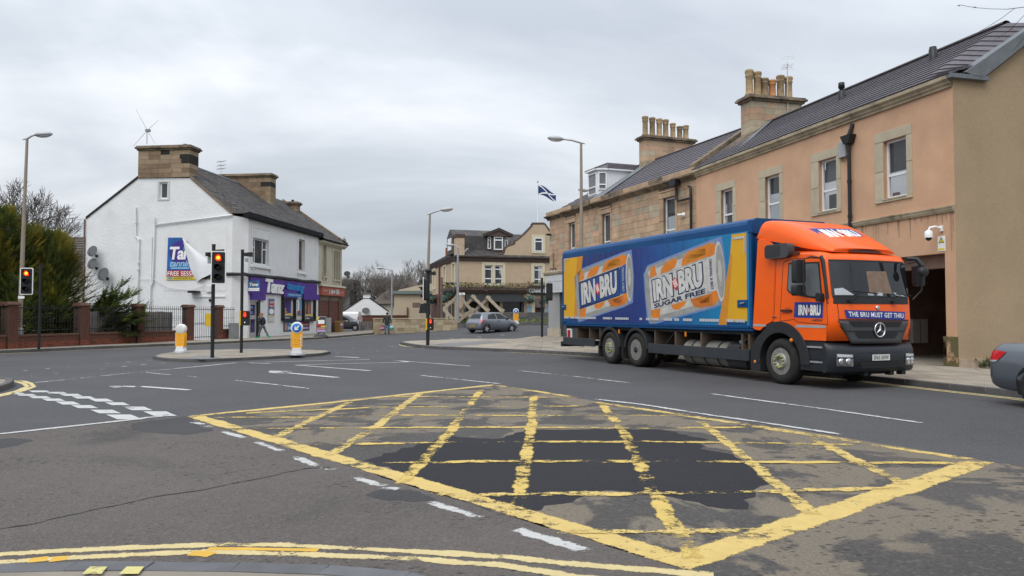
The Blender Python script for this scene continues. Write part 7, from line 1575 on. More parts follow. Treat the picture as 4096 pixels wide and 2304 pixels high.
for y0,y1,z1_,z0_ in((.10,.50,.76,.49),(2.02,2.36,.74,.47)):
 hl=bpatch('headlight',[(y0,z1_),(y1,z1_-.02),(y1,z0_),(y0,z0_+.01)],mat('headlamp_housing',(.34,.35,.36),.12,metal=.7,var=.3,vs=14),bum,.006)
 bpatch('lamp_divider',[(y0,z1_-.085),(y1,z1_-.095),(y1,z1_-.105),(y0,z1_-.095)],M_black,hl,.011)
 for k in(.3,.72):
  yc=y0+(y1-y0)*k;rf_=MB().lathe([(.075,.0),(.07,.012),(.03,.004),(.01,.01)],(0,0,0),16,axis='x').build('reflector',M_chrome,hl);rf_.location=(bx(yc)+.004,yc,z0_+.095)
 bpatch('indicator',[(y0+.02,z1_-.01),(y1-.02,z1_-.03),(y1-.02,z1_-.08),(y0+.02,z1_-.07)],mat('clear_lens',(.6,.61,.62),.15,spec=.6),hl,.010)
pl_=MB().box(bx(1.25)+.004,bx(1.25)+.016,1.0,1.50,.60,.725).build('number_plate',mat('plate_white',(.66,.66,.63),.4),bum)
put_text('SF63 UHW',[(bx(1.25)+.018,1.04,.705),(bx(1.25)+.018,1.46,.705),(bx(1.25)+.018,1.46,.62),(bx(1.25)+.018,1.04,.62)],'lettering',M_black,pl_,.012)
for z in(.46,.53,.76):bpatch('bumper_slot',[(.62,z+.012),(1.88,z+.012),(1.88,z),(.62,z)],M_black,bum,.004,10,1)
bpatch('bumper_recess',[(.66,.575),(1.85,.575),(1.80,.44),(.72,.44)],mat('recess_black',(.012,.013,.015),.7),bum,.003,10,1)
for y in(.9,1.65,2.0):MB().box(1.38,1.52,y,y+.12,.27,.36).build('tow_bracket',M_chas,truck)
MB().box(.2,1.3,.5,1.9,.28,.5).build('axle_beam',M_chas,truck,bev=.04)
stp=MB().prism([(.62,.37),(1.32,.37),(1.32,1.015),(.75,1.015),(.66,.9)],.03,.35).build('step_well',M_blackplastic,truck,bev=.012)
for z in(.86,.545):MB().box(.70,1.30,.0,.2,z,z+.035).build('step',mat('worn_step_metal',(.42,.42,.42),.45,metal=.5,var=.4,vs=20),stp)
for k in range(2):MB().box(.72,1.28,.02,.032,.62-k*.2,.80-k*.2).build('step_riser',M_bump,stp)
arch(.02,.64,.90,-.02,.55,-2,118,M_blackplastic,'mudguard',22);arch(.02,.64,.76,-.02,.55,118,185,M_blackplastic,'mudguard',12)
MB().prism([(-.95,.25),(-.62,.25),(-.62,.75),(-.45,1.1),(-.25,1.28),(-.30,1.36),(-.70,1.05),(-.95,.80)],.0,.4).build('mudguard_rear',M_blackplastic,truck)
MB().ell((.42,-.035,1.0),(.045,.035,.045),12,8).build('side_indicator',MATS['amber_lens'],truck)
MB().ell((-.80,.0,.46),(.04,.02,.04),10,6).build('side_marker',MATS['amber_lens'],truck)
fair=MB().prism([(-.86,1.26),(-.80,1.22),(-.62,1.20),(-.40,1.34),(-.20,1.42),(-.085,2.94),(-.02,3.06),(-.30,3.25),(-.60,3.34),(-.66,3.30)],.0,.05).build('side_fairing',M_or,truck,bev=.015)
MB().prism([(-.86,1.26),(-.80,1.22),(-.62,1.20),(-.40,1.34),(-.20,1.42),(-.085,2.94),(-.02,3.06),(-.30,3.25),(-.60,3.34),(-.66,3.30)],W_-.05,W_).build('side_fairing',M_or,truck,bev=.015)
MB().box(-.85,-.42,-.004,.0,1.29,1.345).build('reflective_strip',mat('grey_reflective',(.36,.36,.36),.4),fair)
MB().box(.53,1.37,-.006,-.001,1.285,1.345).build('reflective_strip',MATS['grey_reflective'],cab)
def gapline(pts,name='door_gap',w=.012):
 mb=MB()
 for a,b in zip(pts[:-1],pts[1:]):
  dx,dz=b[0]-a[0],b[1]-a[1];L=math.hypot(dx,dz);nx,nz=-dz/L*w/2,dx/L*w/2
  mb.quad((a[0]-nx,-.003,a[1]-nz),(b[0]-nx,-.003,b[1]-nz),(b[0]+nx,-.003,b[1]+nz),(a[0]+nx,-.003,a[1]+nz))
 return mb.build(name,M_black,cab,fix=False)
gapline([(.04,1.42),(.16,2.68),(.20,2.75),(.57,2.80),(1.24,2.76),(1.27,2.70),(1.41,1.86),(1.425,1.36),(.58,1.40),(.48,1.46),(.04,1.42)])
gapline([(-.15,1.42),(-.05,2.9)]);gapline([(.3,2.955),(1.2,2.87)],w=.008)
wf=MB().prism([(.27,2.12),(.33,2.70),(.36,2.72),(1.20,2.685),(1.23,2.65),(1.30,1.92),(1.24,1.885),(.66,1.97),(.35,2.04)],-.006,.01).build('door_window',M_blackplastic,cab)
MB().prism([(.30,2.13),(.36,2.68),(1.19,2.65),(1.26,1.94),(.66,2.00),(.38,2.065)],-.009,-.0065).build('pane',M_sideglass,wf)
dh=MB().prism(rrect(.10,.43,1.63,1.68,.02,3),-.045,-.012).build('door_handle',mat('brown_black',(.05,.025,.02),.45),cab);MB().prism(rrect(.20,.36,1.60,1.73,.03,3),-.004,-.0015).build('handle_recess_shade',mat('orange_recess_shade',(.55,.085,.008),.5),dh)  # raised patch of darker orange paints the shade behind the handle
lp=MB().quad((.50,-.0035,1.84),(1.32,-.0035,1.83),(1.30,-.0035,1.49),(.47,-.0035,1.505)).build('door_logo',MATS['print_royal_blue'],cab,fix=False)
logo([(.615,0,1.785),(1.255,0,1.775),(1.245,0,1.54),(.60,0,1.55)],lp,name_m=M_white,out=lambda p,k:(p[0],-.0035-.0012*k,p[2]))
put_text('ORIGINAL & BEST',[(.525,-.005,1.57),(.535,-.005,1.77),(.555,-.005,1.77),(.545,-.005,1.57)],'lettering',MATS['print_bluegrey'],lp,.01)
put_text('1824',[(1.0,-.008,1.475),(1.30,-.008,1.475),(1.29,-.008,1.425),(.98,-.008,1.425)],'model_lettering',M_chrome,cab,.03,.25)
MB().box(-.20,-.05,-.014,-.002,1.50,1.525).build('badge_strip',M_chrome,cab)
mr_=MB().tube([(1.30,-.02,2.76),(1.18,-.20,2.79),(1.08,-.28,2.74),(1.05,-.28,2.05),(1.12,-.24,1.96),(1.30,-.03,1.92)],.018,8).build('mirror_arm',M_black,truck)
MB().prism(rrect(-.42,-.16,2.24,2.74,.05,3),.86,1.0,'x').build('mirror_housing',M_blackplastic,mr_,bev=.03);MB().prism(rrect(-.42,-.17,1.97,2.20,.05,3),.84,1.0,'x').build('mirror_housing',M_blackplastic,mr_,bev=.03)
MB().prism(rrect(1.24,1.36,1.84,2.02,.04,3),-.14,-.01).build('kerb_mirror',M_blackplastic,mr_,bev=.02)
mr2=MB().tube([(1.38,2.40,2.70),(1.50,2.52,2.74),(1.58,2.60,2.66),(1.55,2.62,2.1),(1.46,2.45,1.90)],.018,8).build('mirror_arm',M_black,truck)
MB().prism(rrect(2.50,2.76,2.2,2.66,.05,3),1.40,1.53,'x').build('mirror_housing',M_blackplastic,mr2,bev=.03)
MB().ell((1.72,2.46,2.50),(.09,.13,.12),14,10).build('front_mirror',M_blackplastic,mr2)
MB().tube([(1.46,2.30,2.80),(1.62,2.40,2.78),(1.72,2.46,2.62)],.05,8).build('front_mirror_arm',M_blackplastic,mr2)
MB().prism(rrect(.45,.68,2.88,2.95,.03,3),-.05,.0).build('roof_marker',mat('dark_amber',(.10,.03,.015),.3),cab)
stn=[(-.72,3.36,3.36,3.40),(-.62,3.33,3.60,3.63),(-.5,3.31,3.70,3.75),(-.30,3.26,3.68,3.75),(.0,3.19,3.56,3.68),(.35,3.10,3.40,3.53),(.7,3.01,3.22,3.36),(1.0,2.95,3.07,3.19),(1.17,2.915,2.98,3.07),(1.25,2.90,2.94,2.99)]
stn=smooth_path(stn,4)
def dz(x):
 for a,b in zip(stn[:-1],stn[1:]):
  if a[0]<=x<=b[0]:
   t=(x-a[0])/max(1e-6,b[0]-a[0]);return tuple(a[i]+(b[i]-a[i])*t for i in range(1,4))
 return stn[-1][1:]
cs_y=[0,0.0,.03,.10,.22,.45,.85,1.21]
def dsec(s):
 x,lo,sh,tp=s;k=max(0,min(1,(x+.5)/1.75));ins=.02+.28*k**1.3;k=k**4
 half=[(ins,lo),(ins-.015,lo+(sh-lo)*.5),(ins+.02,sh-.02),(ins+.07,sh+(tp-sh)*.45),(ins+.18,sh+(tp-sh)*.80),(ins+.40,sh+(tp-sh)*.94),(.86,sh+(tp-sh)*.97),(1.21,tp)]
 pts=[(x+.10*k*(1-abs(y-1.21)/1.21)**.7,y,z)for y,z in half]
 return pts+[(p[0],W_-p[1],p[2])for p in pts[-2::-1]]
mb=MB();secs=[dsec(s)for s in stn];ns=len(secs[0])
v=[p for s in secs for p in s]
mb.add(v,[(i*ns+k,(i+1)*ns+k,(i+1)*ns+k+1,i*ns+k+1)for i in range(len(secs)-1)for k in range(ns-1)],0,True)
mb.add(v,[tuple(range(ns-1,-1,-1)),tuple((len(secs)-1)*ns+k for k in range(ns))]+[(i*ns,i*ns+ns-1,(i+1)*ns+ns-1,(i+1)*ns)for i in range(len(secs)-1)])
defl=mb.build('roof_deflector',M_or,truck,fix=True)
def deflz(x,y):
 lo,sh,tp=dz(x);s=dsec((x,lo,sh,tp));
 for a,b in zip(s[:-1],s[1:]):
  if a[1]<=y<=b[1]and b[1]>a[1]:return a[2]+(b[2]-a[2])*(y-a[1])/(b[1]-a[1])
 return tp
def dpatch(name,c,m,parent,off,nu=8,nv=6):return MB().grid(lambda s,t:(bil(c,s,t)[0],bil(c,s,t)[1],deflz(*bil(c,s,t))+off),nu,nv).build(name,m,parent,fix=False)
dl=dpatch('deflector_logo',[(.42,.50),(.30,1.90),(.84,1.88),(1.0,.50)],MATS['print_royal_blue'],defl,.008)
logo([(.49,.68,0),(.385,1.80,0),(.78,1.77,0),(.90,.66,0)],dl,name_m=M_white,out=lambda p,k:(p[0],p[1],deflz(p[0],p[1])+.010+.004*k))
def lipx(y):return 1.255+.10*(1-abs(y-1.21)/1.21)**.7
MB().grid(lambda a,b:(lipx(.75+.95*a)+.006-.05*b,.75+.95*a,2.905+.08*b*(1-abs(2*a-1)**6*.5)),14,2).build('intake_shade_patch',mat('intake_shade',(.05,.012,.006),.6),defl,fix=False)  # dark patch on the lip paints the shade inside the intake
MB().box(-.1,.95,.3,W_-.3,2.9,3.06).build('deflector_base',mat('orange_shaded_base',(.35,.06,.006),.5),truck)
ai=MB().prism(rrect(-.28,.46,2.83,3.15,.09,4),-.14,.05).build('air_intake',M_dk,truck,bev=.04);ai2=MB().prism(rrect(-.26,.22,2.87,3.12,.06,4),-.145,-.141).build('intake_grille',mat('grille_grey',(.035,.036,.038),.6),ai)
for k in range(14):MB().box(-.23+k*.032,-.222+k*.032,-.150,-.1455,2.89,3.10).build('grille_bar',M_dk,ai2)
zp=Z(1650,850,0.3795);z5=Z(1000,900,0.345)
PB=Plane((-5.2,72.0),(-5.2+9.6,72.0+2.8));PS=Plane((-5.2-.28*13.8,72+.96*13.8),(-5.2,72.0))
pu=lambda x,y,d=0:PB.uz(*zp(x,y),depth=d)
ps_=lambda x,y,d=0:PS.uz(*zp(x,y),depth=d)
M_pub=mat('tan_pub_render',(.48,.37,.255),.9,var=.07,vs=2,bump=.3,bs=30);M_pubcream=mat('cream_surround',(.62,.56,.40),.8,var=.05);M_pubbr=mat('chocolate_trim',(.082,.058,.050),.7,var=.15)
pub=thing('pub_building','tan rendered pub with curved gable, brown trim and slate roof behind the silver hatchback','building',mw=PB.mat())
zE=pu(475,470)[1];zStr=pu(900,505)[1];gz=.6
UL=16.5
w1=(pu(758,560)[0],pu(842,560)[0],pu(760,757)[1],pu(760,555)[1]);w2=(pu(865,560)[0],pu(950,560)[0],w1[2],w1[3]);w3=(pu(1278,560)[0],pu(1365,560)[0],w1[2],w1[3])
gwin=(pu(1282,265)[0],pu(1370,265)[0],pu(1280,410)[1],pu(1280,265)[1])
grd=[(pu(555,0)[0],pu(1160,0)[0],1.75,pu(800,940)[1]),(pu(1255,0)[0],pu(1390,0)[0],gz,pu(1300,905)[1])]
mb=MB();holes_wall(mb,0,UL,gz-.6,zE,[w1,w2,w3]+grd,thick=.3);mb.build('front_wall',M_pub,pub,fix=False)
prof=[(905,480),(905,440),(950,440),(965,425),(970,395),(985,370),(1010,350),(1050,338),(1075,330),(1080,300),(1110,285),(1180,225),(1262,140),(1262,118),(1392,118),(1392,140),(1420,168)]
ga=[pu(*p)for p in prof];cu_=pu(1327,120)[0];ga2=[(2*cu_-p[0],p[1])for p in ga[:13]][::-1]
ga=ga[:15]+ga2[1:]
mb=MB();
hole=gwin
pts=[(p[0],max(p[1],zE))for p in ga];n_=len(pts)
mb.prism(pts,0.0,.35);mb.build('gable',M_pub,pub)
cap=MB()
for i in range(n_-1):
 a,b=pts[i],pts[i+1];cap.cyl((a[0],.1,a[1]),(b[0],.1,b[1]),.14,n=6)
cap.build('gable_coping',M_pubbr,pub)
MB().prism([(gwin[0]-.05,gwin[2]-.05),(gwin[1]+.05,gwin[2]-.05),(gwin[1]+.05,gwin[3]+.05),(gwin[0]-.05,gwin[3]+.05)],-.02,-.004).build('window_recess',M_room,pub);window(pub,*gwin,d=-.09,fr=.09,transoms=(.72,))
def surround(a,b,z0_,z1_,w=.28):
 mb=MB();o=rrect(a-w,b+w,z0_-.2,z1_+w,.18);
 for x0,x1,q0,q1 in((a-w,a,z0_-.2,z1_+w*.6),(b,b+w,z0_-.2,z1_+w*.6),(a,b,z0_-.2,z0_),(a,b,z1_,z1_+w*.6)):MB().box(x0+.002,x1-.002,-.07,-.001,q0+.002,q1-.002).build('window_margin',M_pubcream,pub,bev=.02)
 MB().prism([(a-w,z1_+w*.6),(b+w,z1_+w*.6),(b+w*.5,z1_+w),(a-w*.5,z1_+w)],-.07,-.001).build('window_margin',M_pubcream,pub)
for w_ in((w1[0],w2[1]),(w3[0],w3[1]),(gwin[0],gwin[1])):surround(w_[0],w_[1],(gwin if w_[0]==gwin[0]else w1)[2],(gwin if w_[0]==gwin[0]else w1)[3])
MB().box(w1[1],w2[0],-.06,.1,w1[2],w1[3]).build('window_mullion',M_pubcream,pub)
for w_ in(w1,w2,w3):window(pub,*w_,d=.06,fr=.09,transoms=(.30,.80));MB().box(w_[0],w_[1],1.2,1.25,w_[2],w_[3]).build('curtain',M_curtain,pub)
MB().prism([(0,zStr-.1),(-.12,zStr-.1),(-.16,zStr+.15),(-.34,zStr+.25),(-.34,zE+.12),(0,zE+.12)],-.34,UL,'x').build('cornice',M_pubbr,pub)
for k in range(52):MB().box(.1+k*.3,.24+k*.3,-.24,-.15,zStr-.02,zStr+.1).build('dentil',M_pubbr,pub)
rH=pu(700,225,4.5)[1]
def proof(a,b):return(-.35+(UL+.35)*a+(4.6*b)*(1-a),-.36+4.9*b,zE+.1+(rH-zE-.1)*b)
def pside(a,b):return(-.35+4.95*b,14.2+(-14.56)*a+(4.9*b)*a-(4.6*b)*(1-a)*0,zE+.1+(rH-zE-.1)*b)
mb=MB();mb.quad(proof(0,0),proof(1,0),proof(1,1),proof(0,1));mb.quad(pside(0,0),pside(1,0),pside(1,1),pside(0,1));mb.quad(proof(0,1),proof(1,1),(UL,14.2,rH-.3),(4.6,14.2,rH));prf=mb.build('roof',M_slate,pub,fix=False)
slates(prf,proof,52,24,(M_slate,M_slatel),7);slates(prf,pside,48,24,(M_slate,M_slatel),8)
hx=lambda u,b:(u,-.42+4.9*b,zE+.18+(rH-zE-.1)*b)
MB().tube([hx(pu(545,0)[0],.12),hx(pu(765,0,3)[0],.88)],.13,6).build('lead_hip',mat('pale_lead',(.36,.38,.41),.6),prf);MB().tube([proof(0,0),proof(0,1)],.09,6).build('hip',M_lead,prf);MB().tube([proof(0,1),proof(1,1)],.09,6).build('ridge',M_lead,prf)
c0,c1=pu(455,0)[0],pu(545,0)[0];zt0,zt1=pu(500,460)[1],pu(500,265)[1]
tb=MB().box(c0,c1,-.25,.8,zt0,zt1).build('corner_block',M_pub,pub,bev=.05);MB().box(c0-.06,c1+.06,-.32,.86,zt1,zt1+.35).build('block_cap',M_pubbr,tb,bev=.04)
put_text('2007',[(c0+.95,-.256,pu(0,328)[1]),(c1-.12,-.256,pu(0,328)[1]),(c1-.12,-.256,pu(0,346)[1]),(c0+.95,-.256,pu(0,346)[1])],'lettering',M_pubbr,tb,.01)
mb=MB();mb.prism([(.8,zt0+.3),(.8,zt1+.3),(-.2+2.4,zt1+1.0),(3.6,zt1+.3),(3.6,zt0+.3)],c0-.12,3.8,'x');sd=mb.build('side_dormer',M_slate,pub);MB().box(c0-.17,c0-.12,1.4,3.0,zt0+.7,zt1+.1).build('window',M_upvc,sd)
d0,d1=pu(770,0,1.0)[0],pu(1010,0,1.0)[0];zb0,zb1=pu(800,415,.6)[1],pu(800,250,.6)[1];zap=pu(890,170,.6)[1]
m_=(d0+d1)/2;mb=MB();mb.prism([(d0+.15,2.2),(d0+.2,1.1),(m_-.55,.5),(m_+.55,.5),(d1-.2,1.1),(d1-.15,2.2),(d1-.15,4),(d0+.15,4)],zb0,zb1,'z');dm2=mb.build('dormer',M_pubbr,pub)
m_=(d0+d1)/2
MB().prism([(d0+.02,zb1),(d1-.02,zb1),(d1-.02,zb1+.15),(m_,zap),(d0+.02,zb1+.15)],.3,4.3).build('dormer_gable',M_pubbr,dm2,bev=.03)
for s in(-1,1):MB().hexa([(m_,.22,zap-.22),(m_+s*(d1-d0+.5)/2,.22,zb1-.05),(m_+s*(d1-d0+.5)/2,.3,zb1-.05),(m_,.3,zap-.22),(m_,.22,zap+.06),(m_+s*(d1-d0+.5)/2,.22,zb1+.25),(m_+s*(d1-d0+.5)/2,4.4,zb1+.25),(m_,4.4,zap+.06)]).build('barge_board',mat('dark_chocolate',(.05,.036,.032),.7),dm2)
window(dm2,m_-.46,m_+.46,zb0+.2,zb1-.03,d=.42,fr=.11,transoms=(.74,))
for s in(-1,1):window(dm2,m_+s*.86-.17,m_+s*.86+.17,zb0+.3,zb1-.05,d=.66,fr=.08,transoms=(.74,))
sw=thing('pub_side_wing','left side elevation of the tan pub with three tall narrow windows','building',mw=PS.mat())
SLn=PS.L;holes=[]
for xa,xb,yt,yb in((222,238,615,790),(330,350,575,790),(424,444,545,770)):
 a=ps_(xa,yt);b=ps_(xb,yb);holes.append((a[0],b[0],b[1],a[1]))
zS=4.0
mb=MB();holes_wall(mb,0,SLn-.005,gz-.8,zE,holes,thick=.3);mb.build('wall',M_pub,sw,fix=False)
for a,b,z0_,z1_ in holes:
 window(sw,a,b,z0_,z1_,d=.1,fr=.09,transoms=(.32,.8))
 for x0,x1,q0,q1 in((a-.35,a,z0_-.2,z1_+.3),(b,b+.35,z0_-.2,z1_+.3),(a,b,z1_,z1_+.3),(a,b,z0_-.2,z0_)):MB().box(x0+.002,x1-.002,-.06,-.001,q0,q1).build('window_margin',M_pubcream,sw)
MB().prism([(0,zStr-.1),(-.12,zStr-.1),(-.3,zStr+.25),(-.34,zE+.12),(0,zE+.12)],-.3,SLn-.01,'x').build('cornice',M_pubbr,sw);u_=ps_(292,700)[0];MB().cyl((u_,-.1,.5),(u_,-.1,zE),.1,n=8).build('drainpipe',mat('rusty_brown_pipe',(.16,.07,.05),.7),sw)
zb_=ps_(300,880)[1];u0,u1=ps_(205,0)[0],ps_(300,0)[0]
cl=MB().box(0,u1,-.06,-.0,gz-.8,zb_).build('timber_cladding',mat('maroon_boards',(.10,.055,.048),.75,var=.2,vs=3),sw)
for k in range(16):MB().box(0,u1,-.085,-.061,gz+.1+k*.19,gz+.1+k*.19+.17).build('board',MATS['maroon_boards'],cl)
for xa,xb in((325,350),(383,410),(420,445)):a,b=ps_(xa,0)[0],ps_(xb,0)[0];MB().box(a,b,-.05,-.002,gz,zb_-.9).build('side_door',mat('dark_door',(.05,.035,.03),.6),sw)
ca,cb=pu(553,0)[0],pu(1163,0)[0];zc0,zc1=pu(800,940)[1],pu(800,862)[1]
MB().hexa([(ca,-.75,zc0),(cb,-.75,zc0),(cb,-.0,zc0),(ca,-.0,zc0),(ca,-.25,zc1),(cb,-.25,zc1),(cb,-.0,zc1),(ca,-.0,zc1)]).build('awning',mat('black_awning',(.014,.018,.02),.7,var=.15),pub)
MB().box(ca,cb,.25,.28,1.7,zc0).build('bar_glazing',glass_mat('dark_pub_glass',(.018,.02,.021)),pub)
for x in(553,700,785,935,1160):u_=pu(x,0)[0];MB().box(u_-.14,u_+.14,-.04,.3,1.2,zc0).build('pillar',M_pub if x in(785,935)else M_dgrey,pub)
MB().box(ca,cb,-.06,.0,.6,1.74).build('stall_riser',M_pub,pub)
MB().prism([(0,zc1+.06),(-.2,zc1+.06),(-.42,zc1+.4),(-.42,zc1+.62),(0,zc1+.66)],-.42,pu(1195,0)[0],'x').build('trough_ledge',M_pubbr,pub)
MB().prism([(0,zc1+.06),(-.2,zc1+.06),(-.42,zc1+.4),(-.42,zc1+.62),(0,zc1+.66)],SLn-6.5,SLn,'x').build('trough_ledge',M_pubbr,sw)
for x in(1200,1395):u_=pu(x,0)[0];MB().box(u_,u_+.85,-.1,.0,gz-.3,zc1+.1).build('door_pilaster',M_pubcream,pub,bev=.02)
a,b=pu(1255,0)[0],pu(1392,0)[0];dz1=pu(1300,905)[1];MB().box(a,b,.3,.34,gz-.3,dz1).build('door',mat('dark_brown_door',(.055,.038,.032),.6,var=.2),pub);MB().box(a,b,-.05,.1,dz1-.9,dz1).build('door_header',mat('taupe_panel',(.15,.12,.105),.7),pub)
for x in(1225,1420):u_=pu(x,0)[0];MB().box(u_-.25,u_+.25,-.13,-.1,1.75,2.4).build('menu_board',mat('menu_blue',(.22,.34,.4),.5),pub)
t=thing('pub_sign','black pointed sign board with white lettering over the pub doorway','sign',mw=PB.mat());s0,s1=pu(1197,0)[0],pu(1500,0)[0];q0,q1=pu(1300,868)[1],pu(1300,808)[1];qm=(q0+q1)/2
MB().prism([(s0,qm),(s0+.35,q0+.1),(s0+.7,q0),(s1-.7,q0),(s1,qm),(s1-.7,q1),(s0+.7,q1),(s0+.35,q1-.1)],-.28,-.12).build('board',mat('sign_black',(.012,.012,.015),.35),t)
put_text('COMMERCIAL',[(pu(1218,0)[0],-.285,q1-.35),(pu(1460,0)[0],-.285,q1-.35),(pu(1460,0)[0],-.285,q0+.62),(pu(1218,0)[0],-.285,q0+.62)],'lettering',M_white,t,0,0,1.05)
def planter(name,label,mw,u0,u1,d,z,n,seed,cat='plants',down=.5,mats=None):
 rr=random.Random(seed);t=thing(name,label,cat,mw=mw);mb=MB()
 for i in range(n):
  u=rr.uniform(u0,u1);hg=rr.uniform(-down*(rr.random()<.25),.42);c=Vector((u,d+rr.uniform(-.25,.1),z+hg));s=rr.uniform(.06,.15);a=Vector((rr.uniform(-1,1),rr.uniform(-1,1),rr.uniform(-.4,1))).normalized()*s;b=a.orthogonal().normalized()*s*.5;mb.add([c,c+a*.5+b,c+a,c+a*.5-b],[(0,1,2,3)],2 if rr.random()<.06 else rr.choice((0,0,1)))
 stuff(mb.build('foliage',mats or(M_con2,M_leaf,mat('pink_flower',(.5,.16,.2),.7)),t,fix=False));MB().box(u0,u1,d-.1,d+.12,z-.25,z).build('trough',M_pubbr,t);return t
planter('flower_trough','long leafy flower trough on the brown ledge across the pub front',PB.mat(),-.3,pu(1195,0)[0],-.28,zc1+.66,900,3)
planter('flower_trough','short leafy flower trough above the pub name sign',PB.mat(),s0+.1,s1,-.2,q1+.28,420,4,down=.1);planter('flower_trough','leafy flower trough round the left corner of the pub',PS.mat(),SLn-6.5,SLn,-.28,zc1+.66,320,6)
def basket(label,mw,u,d,z,r,seed):
 rr=random.Random(seed);t=thing('hanging_basket',label,'basket',mw=mw,group='hanging baskets at the pub');MB().tube([(u,d+.3,z+.75),(u,d,z+.8),(u,d,z+.2)],.025,5).build('hook',M_black,t);mb=MB()
 for i in range(150):
  v=Vector((rr.gauss(0,1),rr.gauss(0,1),rr.gauss(0,1))).normalized()*r*rr.uniform(.7,1.05);v.z*=.8;c=Vector((u,d,z))+v;a=Vector((rr.uniform(-1,1),rr.uniform(-1,1),rr.uniform(-1,1))).normalized()*r*.35;mb.quad(c,c+a,c+a.orthogonal()*.7)
 stuff(mb.build('foliage',mat('teal_foliage',(.035,.12,.10),.8,var=.4,vs=9),t,fix=False));MB().ell((u,d,z-.1),(r*.7,r*.7,r*.6),10,6).build('basket_bowl',mat('coir',(.10,.07,.04),.9),t)
a=pu(1228,918);basket('teal leafed hanging basket left of the pub door',PB.mat(),a[0],-.4,a[1],.48,1);a=pu(1422,918);basket('teal leafed hanging basket right of the pub door',PB.mat(),a[0],-.4,a[1],.48,2)
a=ps_(255,915);basket('dark leafed hanging basket on the maroon boards at the pub side',PS.mat(),a[0],-.5,a[1],.6,3);a=ps_(436,885);basket('teal leafed hanging basket by the pub corner lamp post',PS.mat(),a[0],-.4,a[1],.5,4);a=ps_(368,920);basket('brown hanging basket between the two side doors of the pub',PS.mat(),a[0],-.4,a[1],.42,5)
fu,fz=pu(1327,102);xt,yt=PB.P(fu,.2)
t=thing('flagpole','white flagpole flying a blue and white saltire flag over the pub gable','flagpole',(xt,yt,fz-.1));ft_=PB.uz(2153,728)[1]
MB().cyl((0,0,0),(0,0,ft_-fz+.1),.07,.045,10).build('pole',M_white,t);MB().ell((0,0,ft_-fz+.16),(.09,.09,.09),8,6).build('finial',M_galv,t)
zh=ft_-fz-.15;FL,FH=2.1,1.0
def flag(s,q):
 return(.05+FL*.82*s+.1*math.sin(3*s),.28*math.sin(4.5*s+.5)*s,zh-FH*(1-q)*(1-.28*s)-.98*s**1.15+.10*math.sin(6*s))
fl_=MB().grid(flag,14,8).build('flag',mat('saltire_blue',(.02,.045,.15),.7),t,fix=False);so=fl_.modifiers.new('t','SOLIDIFY');so.thickness=.01
for s_ in(0,1):
 def bar(s,q):k=s if not s_ else 1-s;p=flag(s,max(0,min(1,k+(q-.5)*.15)));return(p[0],p[1]-.022,p[2])
 MB().grid(bar,14,1).build('saltire_bar',M_white,fl_,fix=False)
def block_wall(name,label,plane,u0,u1,d0,th,z0,z1,rows,wmin,wmax,mats,seed,cope=None,cat='wall',slope=0.0):
 t=thing(name,label,cat,mw=plane.mat());rr=random.Random(seed);MB().hexa([(u0+.01,d0+.012,z0-.8),(u1-.01,d0+.012,z0-.8),(u1-.01,d0+th-.01,z0-.8),(u0+.01,d0+th-.01,z0-.8),(u0+.01,d0+.012,z1-.01),(u1-.01,d0+.012,z1-.01-slope),(u1-.01,d0+th-.01,z1-.01-slope),(u0+.01,d0+th-.01,z1-.01)]).build('core',mat('pale_mortar',(.30,.27,.22),.95),t)
 hs=(z1-z0)/rows
 for j in range(rows):
  u=u0-rr.uniform(0,wmin*.8)
  while u<u1:
   v=u+rr.uniform(wmin,wmax);a,b=max(u0,u),min(u1,v)
   if b-a>.04:
    sa,sb3=slope*(a-u0)/(u1-u0),slope*(b-u0)/(u1-u0);q0,q1=z0+j*hs+.006,z0+(j+1)*hs-.006
    MB().hexa([(a+.006,d0,q0-sa),(b-.006,d0,q0-sb3),(b-.006,d0+th,q0-sb3),(a+.006,d0+th,q0-sa),(a+.006,d0,q1-sa),(b-.006,d0,q1-sb3),(b-.006,d0+th,q1-sb3),(a+.006,d0+th,q1-sa)]).build('block',rr.choice(mats),t)
   u=v
 return t
M_blk1=mat('tan_block',(.43,.35,.225),.9,var=.15,vs=4,bump=.4,rnd=.12);M_blk2=mat('buff_block',(.50,.42,.28),.9,var=.15,vs=4,bump=.4,rnd=.1);M_blk3=mat('brown_block',(.34,.26,.16),.9,var=.15,vs=4,bump=.4,rnd=.1)
TW=Plane(G(1500,1335,.12),(-4.35,60.2));zl0=.10;zt0=1.26
block_wall('block_wall','tan sandstone block retaining wall behind the walking woman',TW,0,TW.L,0,.35,zl0,zt0-.06,5,.45,1.0,(M_blk1,M_blk2,M_blk1,M_blk3),4,slope=0.05)
MB()
t_=bpy.data.objects[[o.name for o in COL.objects if o.name.startswith('block_wall')][0]]
for k in range(8):MB().box(TW.L*k/8+.006,TW.L*(k+1)/8-.006,-.04,.39,zt0-.055,zt0+.0).build('coping_stone',M_blk2,t_,bev=.01)
GWp=Plane((-4.3,66.8),(-4.3+9.6,66.8+2.4));M_gb1=mat('slate_grey_block',(.085,.092,.098),.85,var=.15,vs=5,rnd=.15);M_gb2=mat('grey_brown_block',(.13,.12,.11),.85,var=.15,vs=5,rnd=.15)
ga_=lambda x,y,d=0:GWp.uz(*zp(x,y),depth=d)
block_wall('garden_wall','slate grey block wall in front of the pub windows, right of the car',GWp,ga_(960,1100)[0],ga_(1700,1100)[0],0,.3,ga_(1000,1152)[1],ga_(1000,1052)[1],6,.55,1.1,(M_gb1,M_gb1,M_gb2),6)
LWp=Plane((-4.2,63.6),(-4.2+9.6,63.6+2.3));la_=lambda x,y,d=0:LWp.uz(*zp(x,y),depth=d)
